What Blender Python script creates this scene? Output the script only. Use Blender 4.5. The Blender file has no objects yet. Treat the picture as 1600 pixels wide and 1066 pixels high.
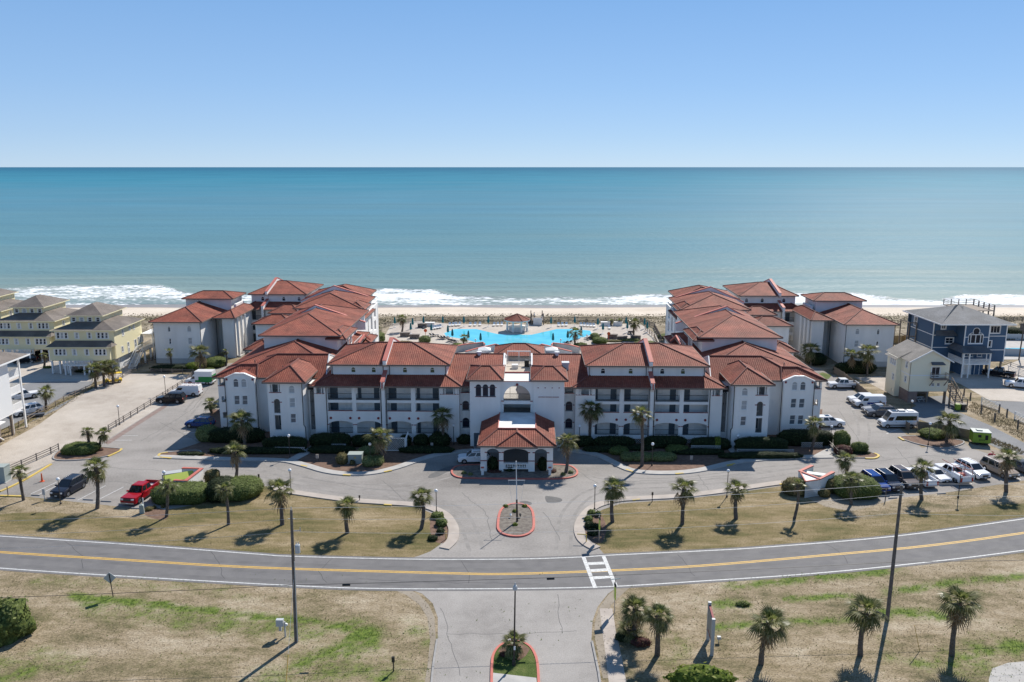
import bpy, bmesh, math, random
from mathutils import Vector, Matrix, noise
from mathutils.geometry import delaunay_2d_cdt
random.seed(7)
S = bpy.context.scene
COL = S.collection
R = math.radians
PI = math.pi
# ------------------------------------------------------------------ camera, sky, sun, exposure
CAM_H, FPX, CU, CV = 42.0, 1300.0, 800.0, 533.0
PITCH = math.atan(272 / FPX)
cd = bpy.data.cameras.new('camera'); co = bpy.data.objects.new('camera', cd); COL.objects.link(co)
co.location = (0, 0, CAM_H); co.rotation_euler = (PI / 2 - PITCH, 0, 0)
cd.sensor_width = 36; cd.lens = 36 * FPX / 1600; cd.clip_start = 1; cd.clip_end = 200000
S.camera = co
SUN_AZ, SUN_EL = R(29), R(43)          # azimuth measured from +Y towards +X
w = bpy.data.worlds.new('World'); S.world = w; w.use_nodes = True
wn = w.node_tree.nodes; wl = w.node_tree.links
bg = wn['Background']
sk = wn.new('ShaderNodeTexSky'); sk.sky_type = 'NISHITA'; sk.sun_disc = False
sk.sun_elevation = SUN_EL; sk.sun_rotation = SUN_AZ; sk.altitude = 3000
sk.air_density = 1.0; sk.dust_density = 0.0; sk.ozone_density = 10.0
# the clear sky of the photograph: the physical sky, evened out by a pale-to-blue ramp over the elevation
tc = wn.new('ShaderNodeTexCoord'); sx = wn.new('ShaderNodeSeparateXYZ'); wl.new(tc.outputs['Generated'], sx.inputs[0])
cr = wn.new('ShaderNodeValToRGB'); ce = cr.color_ramp.elements
SKY = [(0, (3.35, 4.35, 5.6)), (.035, (2.85, 4.0, 5.5)), (.09, (2.3, 3.65, 5.5)), (.19, (1.6, 3.05, 5.25)), (.45, (1.05, 2.1, 3.9)), (1, (.55, 1.2, 2.5))]
while len(ce) < len(SKY): ce.new(.5)
for i, (p, c) in enumerate(SKY): ce[i].position = p; ce[i].color = (*[x / 6 for x in c], 1)
vm = wn.new('ShaderNodeVectorMath'); vm.operation = 'SCALE'; vm.inputs[3].default_value = 6; wl.new(sx.outputs[2], cr.inputs[0]); wl.new(cr.outputs[0], vm.inputs[0])
mxs = wn.new('ShaderNodeMix'); mxs.data_type = 'RGBA'; mxs.inputs[0].default_value = .8; wl.new(sk.outputs[0], mxs.inputs[6]); wl.new(vm.outputs[0], mxs.inputs[7])
wl.new(mxs.outputs[2], bg.inputs[0]); bg.inputs[1].default_value = 0.098
sd = bpy.data.lights.new('sun', 'SUN'); sd.energy = 4.3; sd.angle = R(0.5); sd.color = (1, .95, .87)
so = bpy.data.objects.new('sun', sd); COL.objects.link(so)
sunv = Vector((math.sin(SUN_AZ) * math.cos(SUN_EL), math.cos(SUN_AZ) * math.cos(SUN_EL), math.sin(SUN_EL)))
so.rotation_euler = sunv.to_track_quat('Z', 'Y').to_euler(); so.location = (60, 120, 120)
S.view_settings.view_transform = 'Standard'; S.view_settings.look = 'None'
S.view_settings.exposure = 0.57; S.view_settings.gamma = 1; S.view_settings.use_curve_mapping = False
S.render.engine = 'CYCLES'

# ------------------------------------------------------------------ pixel of the survey photo -> point of the place
_c, _s = math.cos(PITCH), math.sin(PITCH)
def ray(u, v):
    a = (u - CU) / FPX; b = (v - CV) / FPX
    return Vector((a, _c - b * _s, -_s - b * _c))
def G(u, v, z=0.0):
    d = ray(u, v); t = (z - CAM_H) / d.z
    return Vector((d.x * t, d.y * t, z))
def V(u, v, Y):
    d = ray(u, v); t = Y / d.y
    return Vector((d.x * t, Y, CAM_H + d.z * t))
def PX(x, y, z):
    q = z - CAM_H; dep = y * _c - q * _s
    return CU + FPX * x / dep, CV - FPX * (y * _s + q * _c) / dep

# ------------------------------------------------------------------ materials
M = {}
def mat(name, c1, c2=None, rough=.8, scale=3., bump=0., bscale=None, metal=0., spec=.5, world=True, detail=4., lo=.35, hi=.65):
    m = bpy.data.materials.new(name); m.use_nodes = True
    n = m.node_tree.nodes; l = m.node_tree.links; b = n['Principled BSDF']
    b.inputs['Base Color'].default_value = (*c1, 1); b.inputs['Roughness'].default_value = rough
    b.inputs['Metallic'].default_value = metal; b.inputs['Specular IOR Level'].default_value = spec
    if c2 or bump:
        if world: src = n.new('ShaderNodeNewGeometry').outputs['Position']
        else: src = n.new('ShaderNodeTexCoord').outputs['Object']
    if c2:
        t = n.new('ShaderNodeTexNoise'); t.inputs['Scale'].default_value = scale; t.inputs['Detail'].default_value = detail
        l.new(src, t.inputs['Vector'])
        r = n.new('ShaderNodeMapRange'); r.inputs[1].default_value = lo; r.inputs[2].default_value = hi
        l.new(t.outputs[0], r.inputs[0])
        x = n.new('ShaderNodeMix'); x.data_type = 'RGBA'; x.inputs[6].default_value = (*c1, 1); x.inputs[7].default_value = (*c2, 1)
        l.new(r.outputs[0], x.inputs[0]); l.new(x.outputs[2], b.inputs['Base Color'])
    if bump:
        t2 = n.new('ShaderNodeTexNoise'); t2.inputs['Scale'].default_value = bscale or scale * 5; t2.inputs['Detail'].default_value = 5
        l.new(src, t2.inputs['Vector'])
        bp = n.new('ShaderNodeBump'); bp.inputs['Strength'].default_value = bump; bp.inputs['Distance'].default_value = .1
        l.new(t2.outputs[0], bp.inputs['Height']); l.new(bp.outputs[0], b.inputs['Normal'])
    M[name] = m; return m

def leafmat(name, cols, trans=.35, rough=.6):
    m = bpy.data.materials.new(name); m.use_nodes = True
    n = m.node_tree.nodes; l = m.node_tree.links; b = n['Principled BSDF']
    g = n.new('ShaderNodeNewGeometry'); r = n.new('ShaderNodeValToRGB'); e = r.color_ramp.elements
    while len(e) < len(cols): e.new(.5)
    for i, c in enumerate(cols): e[i].position = i / (len(cols) - 1); e[i].color = (*c, 1)
    l.new(g.outputs['Random Per Island'], r.inputs[0]); l.new(r.outputs[0], b.inputs['Base Color'])
    b.inputs['Roughness'].default_value = rough; b.inputs['Specular IOR Level'].default_value = .18
    t = n.new('ShaderNodeBsdfTranslucent'); l.new(r.outputs[0], t.inputs[0])
    x = n.new('ShaderNodeMixShader'); x.inputs[0].default_value = trans
    l.new(b.outputs[0], x.inputs[1]); l.new(t.outputs[0], x.inputs[2])
    l.new(x.outputs[0], n['Material Output'].inputs['Surface'])
    M[name] = m; return m

def nd(n, t, **k):
    o = n.new(t)
    for a, v in k.items(): setattr(o, a, v)
    return o

def groundmat(name, stops, scale, scale2, fine=18., bump=.5, extra=None, stretch=(1, 1, 1), rough=.95, gain=1.7):
    """several octaves of noise through a colour ramp, fine grain on top"""
    m = bpy.data.materials.new(name); m.use_nodes = True
    n = m.node_tree.nodes; l = m.node_tree.links; b = n['Principled BSDF']; b.inputs['Roughness'].default_value = rough
    b.inputs['Specular IOR Level'].default_value = .25
    g = n.new('ShaderNodeNewGeometry'); mp = n.new('ShaderNodeMapping'); mp.inputs['Scale'].default_value = stretch
    l.new(g.outputs['Position'], mp.inputs[0]); src = mp.outputs[0]
    def nz(sc, det=5., ro=.55):
        t = n.new('ShaderNodeTexNoise'); t.inputs['Scale'].default_value = sc; t.inputs['Detail'].default_value = det
        t.inputs['Roughness'].default_value = ro; l.new(src, t.inputs['Vector']); return t.outputs[0]
    def ma(op, a, c):
        x = n.new('ShaderNodeMath'); x.operation = op
        for i, q in enumerate((a, c)):
            if hasattr(q, 'links'): l.new(q, x.inputs[i])
            else: x.inputs[i].default_value = q
        return x.outputs[0]
    a = nz(scale); c = nz(scale2); f = nz(fine, 3., .7)
    v = ma('ADD', ma('MULTIPLY', a, .55), ma('ADD', ma('MULTIPLY', c, .3), ma('MULTIPLY', f, .15)))
    if extra: v = extra(n, l, g, v, ma, nz)
    mr = n.new('ShaderNodeMapRange'); mr.inputs[1].default_value = .36; mr.inputs[2].default_value = .64; l.new(v, mr.inputs[0])
    r = n.new('ShaderNodeValToRGB'); e = r.color_ramp.elements
    while len(e) < len(stops): e.new(.5)
    for i, (p, cc) in enumerate(stops): e[i].position = p; e[i].color = (*cc, 1)
    l.new(mr.outputs[0], r.inputs[0])
    hs = n.new('ShaderNodeHueSaturation'); l.new(r.outputs[0], hs.inputs['Color'])
    l.new(ma('ADD', ma('MULTIPLY', f, gain), 1 - gain / 2), hs.inputs['Value'])
    l.new(hs.outputs[0], b.inputs['Base Color'])
    bp = n.new('ShaderNodeBump'); bp.inputs['Strength'].default_value = bump; bp.inputs['Distance'].default_value = .12
    l.new(f, bp.inputs['Height']); l.new(bp.outputs[0], b.inputs['Normal'])
    M[name] = m; return m

def roofmat(name, c1, c2, cw=.3, rh=.38, tile=True, dark=.6):
    """courses and single tiles from the roof's own UV (metres along the eave, metres up the slope)"""
    m = bpy.data.materials.new(name); m.use_nodes = True
    n = m.node_tree.nodes; l = m.node_tree.links; b = n['Principled BSDF']; b.inputs['Roughness'].default_value = .75
    b.inputs['Specular IOR Level'].default_value = .3
    uv = n.new('ShaderNodeUVMap')
    br = n.new('ShaderNodeTexBrick'); br.inputs['Scale'].default_value = 1.; br.offset = 0 if tile else .5
    br.inputs['Brick Width'].default_value = cw; br.inputs['Row Height'].default_value = rh
    br.inputs['Mortar Size'].default_value = .03 if tile else .012; br.inputs['Mortar Smooth'].default_value = .6
    br.inputs['Color1'].default_value = (*c1, 1); br.inputs['Color2'].default_value = (*c2, 1)
    br.inputs['Mortar'].default_value = (c1[0] * dark, c1[1] * dark, c1[2] * dark, 1)
    l.new(uv.outputs[0], br.inputs['Vector'])
    g = n.new('ShaderNodeNewGeometry'); t = n.new('ShaderNodeTexNoise'); t.inputs['Scale'].default_value = .35; t.inputs['Detail'].default_value = 6
    l.new(g.outputs['Position'], t.inputs['Vector'])
    hs = n.new('ShaderNodeHueSaturation'); l.new(br.outputs[0], hs.inputs['Color'])
    mr = n.new('ShaderNodeMapRange'); mr.inputs[3].default_value = .70; mr.inputs[4].default_value = 1.25
    mr.inputs[1].default_value = .3; mr.inputs[2].default_value = .7
    l.new(t.outputs[0], mr.inputs[0]); l.new(mr.outputs[0], hs.inputs['Value']); l.new(hs.outputs[0], b.inputs['Base Color'])
    bp = n.new('ShaderNodeBump'); bp.inputs['Strength'].default_value = .5; bp.inputs['Distance'].default_value = .05; bp.invert = True
    l.new(br.outputs['Fac'], bp.inputs['Height']); l.new(bp.outputs[0], b.inputs['Normal'])
    M[name] = m; return m

mat('stucco', (.85, .83, .80), (.77, .75, .725), .9, .25, .15, 8., lo=.3, hi=.8)
_m = M['stucco']; _n = _m.node_tree.nodes; _l = _m.node_tree.links; _b = _n['Principled BSDF']    # rain streaks down the render coat
_g = _n.new('ShaderNodeNewGeometry'); _p = _n.new('ShaderNodeMapping'); _p.inputs['Scale'].default_value = (.6, .6, .09); _l.new(_g.outputs['Position'], _p.inputs[0])
_t = _n.new('ShaderNodeTexNoise'); _t.inputs['Scale'].default_value = 1.; _t.inputs['Detail'].default_value = 6; _l.new(_p.outputs[0], _t.inputs['Vector'])
_r = _n.new('ShaderNodeMapRange'); _r.inputs[1].default_value = .35; _r.inputs[2].default_value = .6; _r.inputs[3].default_value = .92; _r.inputs[4].default_value = 1.; _l.new(_t.outputs[0], _r.inputs[0])
_h = _n.new('ShaderNodeHueSaturation'); _l.new(_b.inputs['Base Color'].links[0].from_socket, _h.inputs['Color']); _l.new(_r.outputs[0], _h.inputs['Value']); _l.new(_h.outputs[0], _b.inputs['Base Color'])
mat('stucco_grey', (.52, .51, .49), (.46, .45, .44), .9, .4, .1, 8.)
mat('trim_white', (.8, .79, .77), rough=.6)
mat('roof_white', (.75, .75, .74), (.6, .59, .57), .7, .6)
mat('pink_coping', (.50, .135, .10), (.42, .11, .085), .7, 1.5)
mat('red_trim', (.22, .035, .035), rough=.7)
mat('dark_metal', (.025, .023, .022), rough=.5)
mat('bronze', (.05, .04, .035), rough=.5)
mat('steel', (.45, .45, .46), rough=.35, metal=.8)
mat('alu', (.6, .6, .6), rough=.5)
mat('glass', (.012, .022, .04), rough=.1, spec=.35)
mat('wire_grey', (.48, .48, .48), rough=.6)
mat('glass_dark', (.010, .016, .035), rough=.2, spec=.3)
mat('glass_green', (.07, .09, .045), rough=.12, spec=.6)
mat('blind', (.38, .4, .42), rough=.3)
mat('curtain', (.13, .15, .17), rough=.12)
mat('tyre_wear', (.205, .19, .176), (.265, .246, .229), .9, .9, .2, 12.)
mat('road_wear', (.112, .108, .108), (.150, .144, .142), .85, .5, .2, 20.)
mat('crack', (.13, .125, .12), rough=.9)
mat('crack_road', (.07, .068, .068), rough=.9)
mat('door_teal', (.07, .10, .125), rough=.6)
mat('near_black', (.015, .015, .018), rough=.9)  # backing panels wear this black in place of unlit depth
mat('downspout', (.03, .028, .027), rough=.6)
mat('gutter', (.16, .12, .10), rough=.6)
mat('lamp_globe', (.85, .85, .85), rough=.12)
roofmat('tile', (.235, .053, .031), (.305, .09, .052))
mat('ridge', (.15, .045, .032), rough=.8)  # darker than the tiles: the shadow along the caps is painted in
roofmat('shingle', (.16, .135, .115), (.19, .16, .14), .35, .16, False, .75)
roofmat('shingle_grey', (.12, .125, .135), (.15, .155, .165), .35, .16, False, .75)
roofmat('shingle_tan', (.22, .20, .175), (.25, .225, .2), .35, .16, False, .75)
def sidingmat(name, c):
    m = mat(name, c, rough=.7); n = m.node_tree.nodes; l = m.node_tree.links
    g = n.new('ShaderNodeNewGeometry'); wv = n.new('ShaderNodeTexWave'); wv.bands_direction = 'Z'; wv.wave_profile = 'SAW'; wv.inputs['Scale'].default_value = 1.6
    l.new(g.outputs['Position'], wv.inputs[0]); bp = n.new('ShaderNodeBump'); bp.inputs['Strength'].default_value = .5; bp.inputs['Distance'].default_value = .03
    l.new(wv.outputs['Fac'], bp.inputs['Height']); l.new(bp.outputs[0], n['Principled BSDF'].inputs['Normal']); return m
sidingmat('siding_yellow', (.80, .72, .46)); sidingmat('siding_cream', (.84, .78, .60)); sidingmat('siding_blue', (.045, .10, .18)); sidingmat('siding_white', (.74, .74, .73))
mat('deck_wood', (.19, .155, .125), (.26, .21, .17), .85, 2.)
mat('new_wood', (.45, .30, .13), (.38, .25, .11), .85, 2.)
mat('fence_wood', (.24, .185, .135), (.17, .135, .105), .9, 1.2)
mat('rail_wood', (.20, .17, .15), (.14, .12, .11), .9, 2.)
mat('pole_wood', (.10, .085, .075), (.16, .14, .125), .9, 3.)
mat('pole_dark', (.045, .033, .026), rough=.7)
mat('concrete', (.43, .41, .385), (.36, .345, .325), .9, .8, .15)
mat('concrete_pink', (.44, .385, .335), (.36, .31, .27), .9, .6, .15)
mat('road_asphalt', (.135, .130, .131), (.165, .158, .156), .9, .6, .3, 25.)
mat('paint_white', (.62, .62, .61), (.42, .42, .41), .7, 4.)
mat('paint_yellow', (.62, .38, .07), (.5, .3, .06), .7, 3.)
mat('kerb_yellow', (.62, .43, .08), (.5, .37, .12), .8, 2.)
mat('kerb_grey', (.33, .315, .30), (.26, .25, .24), .9, 1.5)
mat('mulch', (.125, .072, .048), (.19, .115, .08), .95, 1.6, .6, 14.)
mat('mulch_grey', (.21, .185, .155), (.12, .10, .085), .95, 2.2, .6, 14.)
mat('brick_strip', (.20, .135, .115), (.25, .19, .165), .9, 1.5, .3)
mat('soil_patch', (.30, .255, .20), (.24, .2, .15), .95, .5, .4)
mat('asphalt_patch', (.10, .098, .098), (.13, .125, .12), .9, 1.5)
mat('orange', (.65, .10, .025), rough=.6)
mat('lime', (.20, .32, .025), rough=.5)
mat('lime_board', (.50, .58, .09), rough=.5)
mat('teal_canvas', (.012, .13, .15), (.02, .17, .19), .9, 3.)
mat('yellow_plastic', (.75, .50, .03), rough=.4)
mat('magenta', (.6, .03, .25), rough=.6)
mat('sign_grey', (.42, .43, .43), rough=.5)
mat('sign_yellowgreen', (.50, .62, .03), rough=.5)
mat('sign_teal', (.16, .21, .22), rough=.5)
mat('utility_green', (.30, .34, .32), rough=.6)
mat('transformer', (.45, .47, .48), rough=.5)
mat('plastic_white', (.72, .72, .71), rough=.5)
mat('lounger_dark', (.06, .07, .09), rough=.8)
mat('rubber', (.018, .018, .018), rough=.85)
mat('rim', (.42, .42, .43), rough=.35, metal=.7)
mat('car_glass', (.012, .014, .017), rough=.05, spec=.8)
mat('car_trim', (.025, .025, .027), rough=.5)
mat('headlight', (.6, .62, .65), rough=.1, spec=.8)
mat('taillight', (.35, .015, .015), rough=.12)
mat('skin', (.45, .27, .19), rough=.6)
def paint(name, c, rough=.12):
    m = mat(name, c, rough=rough, spec=.2); m.node_tree.nodes['Principled BSDF'].inputs['Coat Weight'].default_value = .06
for k, c in dict(c_navy=(.018, .022, .035), c_red=(.32, .012, .018), c_black=(.012, .012, .015), c_white=(.74, .74, .75), c_blue=(.012, .045, .16), c_dkblue=(.012, .02, .045),
                 c_grey=(.10, .105, .12), c_silver=(.36, .37, .39), c_brown=(.14, .115, .105), c_tan=(.34, .27, .21), c_royal=(.015, .05, .22), c_green=(.02, .22, .06)).items(): paint(k, c)
leafmat('palm_leaf', [(.07, .082, .026), (.12, .132, .046), (.19, .19, .082), (.29, .27, .145)], .42, .38)
leafmat('palm_young', [(.09, .12, .03), (.19, .22, .06), (.32, .32, .12)], .42, .38)
leafmat('palm_dead', [(.15, .105, .06), (.27, .20, .12), (.36, .29, .19)], .3, .8)
mat('palm_trunk', (.15, .125, .105), (.085, .07, .06), .95, 5., .8, 12.)
mat('palm_trunk_dark', (.085, .065, .052), (.05, .04, .033), .95, 5., .8, 12.)
leafmat('bush_dark', [(.015, .024, .009), (.030, .047, .016), (.075, .10, .035)], .25)
leafmat('bush_mid', [(.08, .105, .03), (.15, .185, .052), (.26, .29, .10)], .4)
leafmat('bush_light', [(.12, .145, .052), (.20, .23, .09), (.32, .335, .16)], .4)
leafmat('bush_brown', [(.11, .095, .038), (.19, .165, .07), (.27, .235, .12)], .4)
leafmat('bush_bright', [(.07, .115, .016), (.16, .21, .032), (.30, .33, .07)], .42)
leafmat('bush_red', [(.07, .025, .025), (.13, .05, .04), (.10, .09, .04)], .25)
leafmat('dune_plant', [(.085, .075, .045), (.15, .13, .08), (.23, .20, .135), (.10, .105, .045)], .2, .8)
leafmat('weed', [(.09, .15, .02), (.14, .21, .03), (.2, .27, .05)], .5)
leafmat('lawn_blade', [(.12, .11, .045), (.20, .165, .08), (.27, .225, .12), (.12, .14, .045)], .3, .9)
leafmat('dry_tuft', [(.20, .165, .105), (.27, .225, .15), (.17, .15, .08)], .3, .9)
mat('bush_core', (.018, .022, .01), rough=1.)

# ------------------------------------------------------------------ mesh building
class MB:
    def __init__(s): s.v = []; s.f = []; s.uv = []; s.mi = []
    def quad(s, *p, uv=None, m=0):
        i = len(s.v); s.v += [tuple(q) for q in p]; s.f.append(tuple(range(i, i + len(p)))); s.uv.append(uv); s.mi.append(m)
    def box(s, x0, x1, y0, y1, z0, z1, m=0, mtx=None):
        i = len(s.v)
        P = [(x0, y0, z0), (x1, y0, z0), (x1, y1, z0), (x0, y1, z0), (x0, y0, z1), (x1, y0, z1), (x1, y1, z1), (x0, y1, z1)]
        if mtx is not None: P = [tuple(mtx @ Vector(q)) for q in P]
        s.v += P
        for f in ((3, 2, 1, 0), (4, 5, 6, 7), (0, 1, 5, 4), (1, 2, 6, 5), (2, 3, 7, 6), (3, 0, 4, 7)):
            s.f.append(tuple(i + k for k in f)); s.uv.append(None); s.mi.append(m)
        return s
    def bar(s, a, b, w, h=None, m=0):
        """square bar from a to b"""
        a = Vector(a); b = Vector(b); d = b - a; L = d.length
        if L < 1e-6: return s
        q = d.to_track_quat('X', 'Z').to_matrix().to_4x4(); q.translation = a
        h = h or w
        return s.box(0, L, -w / 2, w / 2, -h / 2, h / 2, m, q)
    def tube(s, a, b, r0, r1=None, n=8, cap=True, m=0):
        a = Vector(a); b = Vector(b); d = (b - a)
        q = d.to_track_quat('Z', 'Y').to_matrix(); r1 = r0 if r1 is None else r1
        i = len(s.v)
        for p, r in ((a, r0), (b, r1)):
            for k in range(n):
                t = 2 * PI * k / n; s.v.append(tuple(p + q @ Vector((r * math.cos(t), r * math.sin(t), 0))))
        for k in range(n):
            s.f.append((i + k, i + (k + 1) % n, i + n + (k + 1) % n, i + n + k)); s.uv.append(None); s.mi.append(m)
        if cap:
            s.f.append(tuple(i + k for k in range(n))[::-1]); s.f.append(tuple(i + n + k for k in range(n))); s.uv += [None, None]; s.mi += [m, m]
        return s
    def lathe(s, c, prof, n=12, m=0):
        """prof: list of (r, z) about a vertical axis at c"""
        i = len(s.v); c = Vector(c)
        for r, z in prof:
            for k in range(n):
                t = 2 * PI * k / n; s.v.append((c.x + r * math.cos(t), c.y + r * math.sin(t), c.z + z))
        for j in range(len(prof) - 1):
            for k in range(n):
                s.f.append((i + j * n + k, i + j * n + (k + 1) % n, i + (j + 1) * n + (k + 1) % n, i + (j + 1) * n + k)); s.uv.append(None); s.mi.append(m)
        s.f.append(tuple(i + k for k in range(n))[::-1]); s.f.append(tuple(i + (len(prof) - 1) * n + k for k in range(n))); s.uv += [None, None]; s.mi += [m, m]
        return s
    def ball(s, c, r, n=12, m=0, sz=1.):
        return s.lathe(c, [(r * math.sin(PI * k / 8) + 1e-4, -r * sz * math.cos(PI * k / 8)) for k in range(9)], n, m)
    def prism(s, poly, plane, t0, t1, m=0):
        """2D polygon extruded; plane 'xz' -> along y, 'yz' -> along x, 'xy' -> along z"""
        def p3(a, b, t): return (a, t, b) if plane == 'xz' else (t, a, b) if plane == 'yz' else (a, b, t)
        i = len(s.v); n = len(poly)
        s.v += [p3(a, b, t0) for a, b in poly] + [p3(a, b, t1) for a, b in poly]
        s.f.append(tuple(i + k for k in range(n))); s.f.append(tuple(i + n + k for k in range(n))[::-1])
        s.uv += [None, None]; s.mi += [m, m]
        for k in range(n):
            s.f.append((i + k, i + n + k, i + n + (k + 1) % n, i + (k + 1) % n)); s.uv.append(None); s.mi.append(m)
        return s
    def mesh(s, name, mats, smooth=False, fix=True):
        me = bpy.data.meshes.new(name); me.from_pydata(s.v, [], s.f)
        if not isinstance(mats, (list, tuple)): mats = [mats]
        for k in mats: me.materials.append(M[k] if isinstance(k, str) else k)
        if any(s.mi): me.polygons.foreach_set('material_index', s.mi)
        if any(u is not None for u in s.uv):
            ul = me.uv_layers.new(name='UVMap'); k = 0
            for f, u in zip(s.f, s.uv):
                for j in range(len(f)):
                    ul.data[k].uv = u[j] if u else (0, 0); k += 1
        if fix:
            bm = bmesh.new(); bm.from_mesh(me); bmesh.ops.recalc_face_normals(bm, faces=bm.faces); bm.to_mesh(me); bm.free()
        if smooth: me.polygons.foreach_set('use_smooth', [True] * len(me.polygons))
        me.update(); return me
    def build(s, name, mats, parent=None, loc=(0, 0, 0), rz=0, smooth=False, fix=True):
        return put(name, s.mesh(name, mats, smooth, fix), parent, loc, rz)
def put(name, me, parent=None, loc=(0, 0, 0), rz=0):
    o = bpy.data.objects.new(name, me); COL.objects.link(o); o.location = loc; o.rotation_euler = (0, 0, rz)
    if parent: o.parent = parent
    return o
def tag(o, label=None, cat=None, group=None, kind=None):
    if label: o['label'] = label
    if cat: o['category'] = cat
    if group: o['group'] = group
    if kind: o['kind'] = kind
    return o
def thing(name, label, cat, loc=(0, 0, 0), rz=0, group=None):
    o = bpy.data.objects.new(name, None); COL.objects.link(o); o.location = loc; o.rotation_euler = (0, 0, rz); o.empty_display_size = .5
    return tag(o, label, cat, group)
def dup(root, loc, rz=0, label=None, sc=None):
    def cp(o, par):
        c = o.copy(); COL.objects.link(c)
        if par: c.parent = par
        for k in o.children: cp(k, c)
        return c
    r = cp(root, None); r.location = loc; r.rotation_euler = (0, 0, rz)
    if label: r['label'] = label
    if sc: r.scale = sc if isinstance(sc, tuple) else (sc,) * 3
    return r

def spl(pts, n=6, closed=False):
    """Catmull-Rom through 2D points"""
    P = [Vector((p[0], p[1])) for p in pts]; out = []; N = len(P)
    rng = range(N) if closed else range(N - 1)
    for i in rng:
        if closed: a, b, c, d = P[i - 1], P[i], P[(i + 1) % N], P[(i + 2) % N]
        else: a, b, c, d = P[max(i - 1, 0)], P[i], P[i + 1], P[min(i + 2, N - 1)]
        for k in range(n):
            t = k / n
            out.append(.5 * ((2 * b) + (c - a) * t + (2 * a - 5 * b + 4 * c - d) * t * t + (3 * b - a - 3 * c + d) * t ** 3))
    if not closed: out.append(P[-1])
    return out
def gp(px, n=0, closed=False):
    """pixel polyline -> ground polyline (2D)"""
    p = [G(*q).to_2d() for q in px]
    return spl(p, n, closed) if n else p
def sheet(name, poly, z, m, kind='structure', label=None, parent=None, thick=0):
    me = bpy.data.meshes.new(name)
    if thick:
        b = MB(); b.prism([(p[0], p[1]) for p in poly], 'xy', z - thick, z); o = b.build(name, m, parent)
    else:
        me.from_pydata([(p[0], p[1], z) for p in poly], [], [tuple(range(len(poly)))]); me.materials.append(M[m])
        bm = bmesh.new(); bm.from_mesh(me)
        for f in bm.faces:
            if f.normal.z < 0: f.normal_flip()
        bm.to_mesh(me); bm.free()
        o = put(name, me, parent)
    if kind and not parent: o['kind'] = kind
    return o
def ribbon(mb, line, w, z0, z1, closed=False, off=0., m=0):
    """extruded strip along a ground polyline, w wide, centred off to its left"""
    N = len(line); L = []
    for i in range(N):
        a = line[i - 1] if (i or closed) else line[i]; b = line[(i + 1) % N] if (i < N - 1 or closed) else line[i]
        d = (Vector(b[:2]) - Vector(a[:2])); d = d.normalized() if d.length else Vector((1, 0)); nrm = Vector((-d.y, d.x))
        p = Vector(line[i][:2]); L.append((p + nrm * (off + w / 2), p + nrm * (off - w / 2)))
    for i in range(N if closed else N - 1):
        (a, b), (c, d) = L[i], L[(i + 1) % N]
        if z1 - z0 < 1e-6: mb.quad((b.x, b.y, z1), (d.x, d.y, z1), (c.x, c.y, z1), (a.x, a.y, z1), m=m)
        else:
            mb.quad((b.x, b.y, z1), (d.x, d.y, z1), (c.x, c.y, z1), (a.x, a.y, z1), m=m)
            mb.quad((a.x, a.y, z0), (c.x, c.y, z0), (c.x, c.y, z1), (a.x, a.y, z1), m=m)
            mb.quad((b.x, b.y, z0), (d.x, d.y, z0), (d.x, d.y, z1), (b.x, b.y, z1), m=m)
            if not closed and i == 0: mb.quad((a.x, a.y, z0), (b.x, b.y, z0), (b.x, b.y, z1), (a.x, a.y, z1), m=m)
            if not closed and i == N - 2: mb.quad((c.x, c.y, z0), (d.x, d.y, z0), (d.x, d.y, z1), (c.x, c.y, z1), m=m)
    return mb
def inside(p, poly):
    r = False; n = len(poly); x, y = p[0], p[1]
    for i in range(n):
        x1, y1 = poly[i][0], poly[i][1]; x2, y2 = poly[i - 1][0], poly[i - 1][1]
        if (y1 > y) != (y2 > y) and x < (x2 - x1) * (y - y1) / (y2 - y1) + x1: r = not r
    return r
# ------------------------------------------------------------------ ground, roads, water
def swale(n, l, g, v, ma, nz):
    """greener strip of ditch weeds in the verge south of the road"""
    sp = n.new('ShaderNodeSeparateXYZ'); l.new(g.outputs['Position'], sp.inputs[0])
    return v
DRY = [(0, (.10, .09, .042)), (.28, (.18, .146, .082)), (.5, (.262, .205, .13)), (.75, (.335, .27, .187)), (1, (.41, .345, .25))]
LAWN = [(0, (.085, .082, .026)), (.25, (.13, .112, .044)), (.5, (.195, .152, .072)), (.75, (.26, .20, .112)), (1, (.36, .285, .18))]
groundmat('dry_grass', DRY, .2, 1.1, 6., .7, stretch=(.7, 1.3, 1))
groundmat('lawn_grass', LAWN, .13, .8, 9., .6, stretch=(.55, 1.5, 1))
groundmat('green_grass', [(0, (.04, .07, .012)), (.5, (.08, .11, .025)), (1, (.16, .16, .06))], .3, 1.5, 9.)
groundmat('sand_lot', [(0, (.33, .285, .24)), (.5, (.42, .37, .318)), (1, (.49, .44, .385))], .09, .5, 6., .4, gain=.8)
groundmat('beach_sand', [(0, (.50, .42, .335)), (.5, (.57, .49, .40)), (1, (.62, .545, .455))], .05, .3, 3., .3, gain=.6)
groundmat('scrub', [(0, (.10, .085, .05)), (.4, (.19, .155, .10)), (.7, (.31, .26, .19)), (1, (.42, .36, .28))], .2, 1.1, 7., .7)
def drift(n, l, g, v, ma, nz):
    return v
groundmat('lot_asphalt', [(0, (.175, .16, .147)), (.3, (.24, .222, .205)), (.6, (.285, .264, .245)), (1, (.335, .31, .288))], .06, .28, 5., .2, stretch=(.7, 1.3, 1), gain=.55)
groundmat('grey_asphalt', [(0, (.17, .172, .178)), (.5, (.205, .205, .208)), (1, (.24, .238, .236))], .1, .6, 6., .25, gain=.6)
groundmat('driveway', [(0, (.25, .232, .215)), (.4, (.305, .284, .264)), (1, (.355, .332, .31))], .12, .8, 8., .2, gain=.55)
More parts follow.
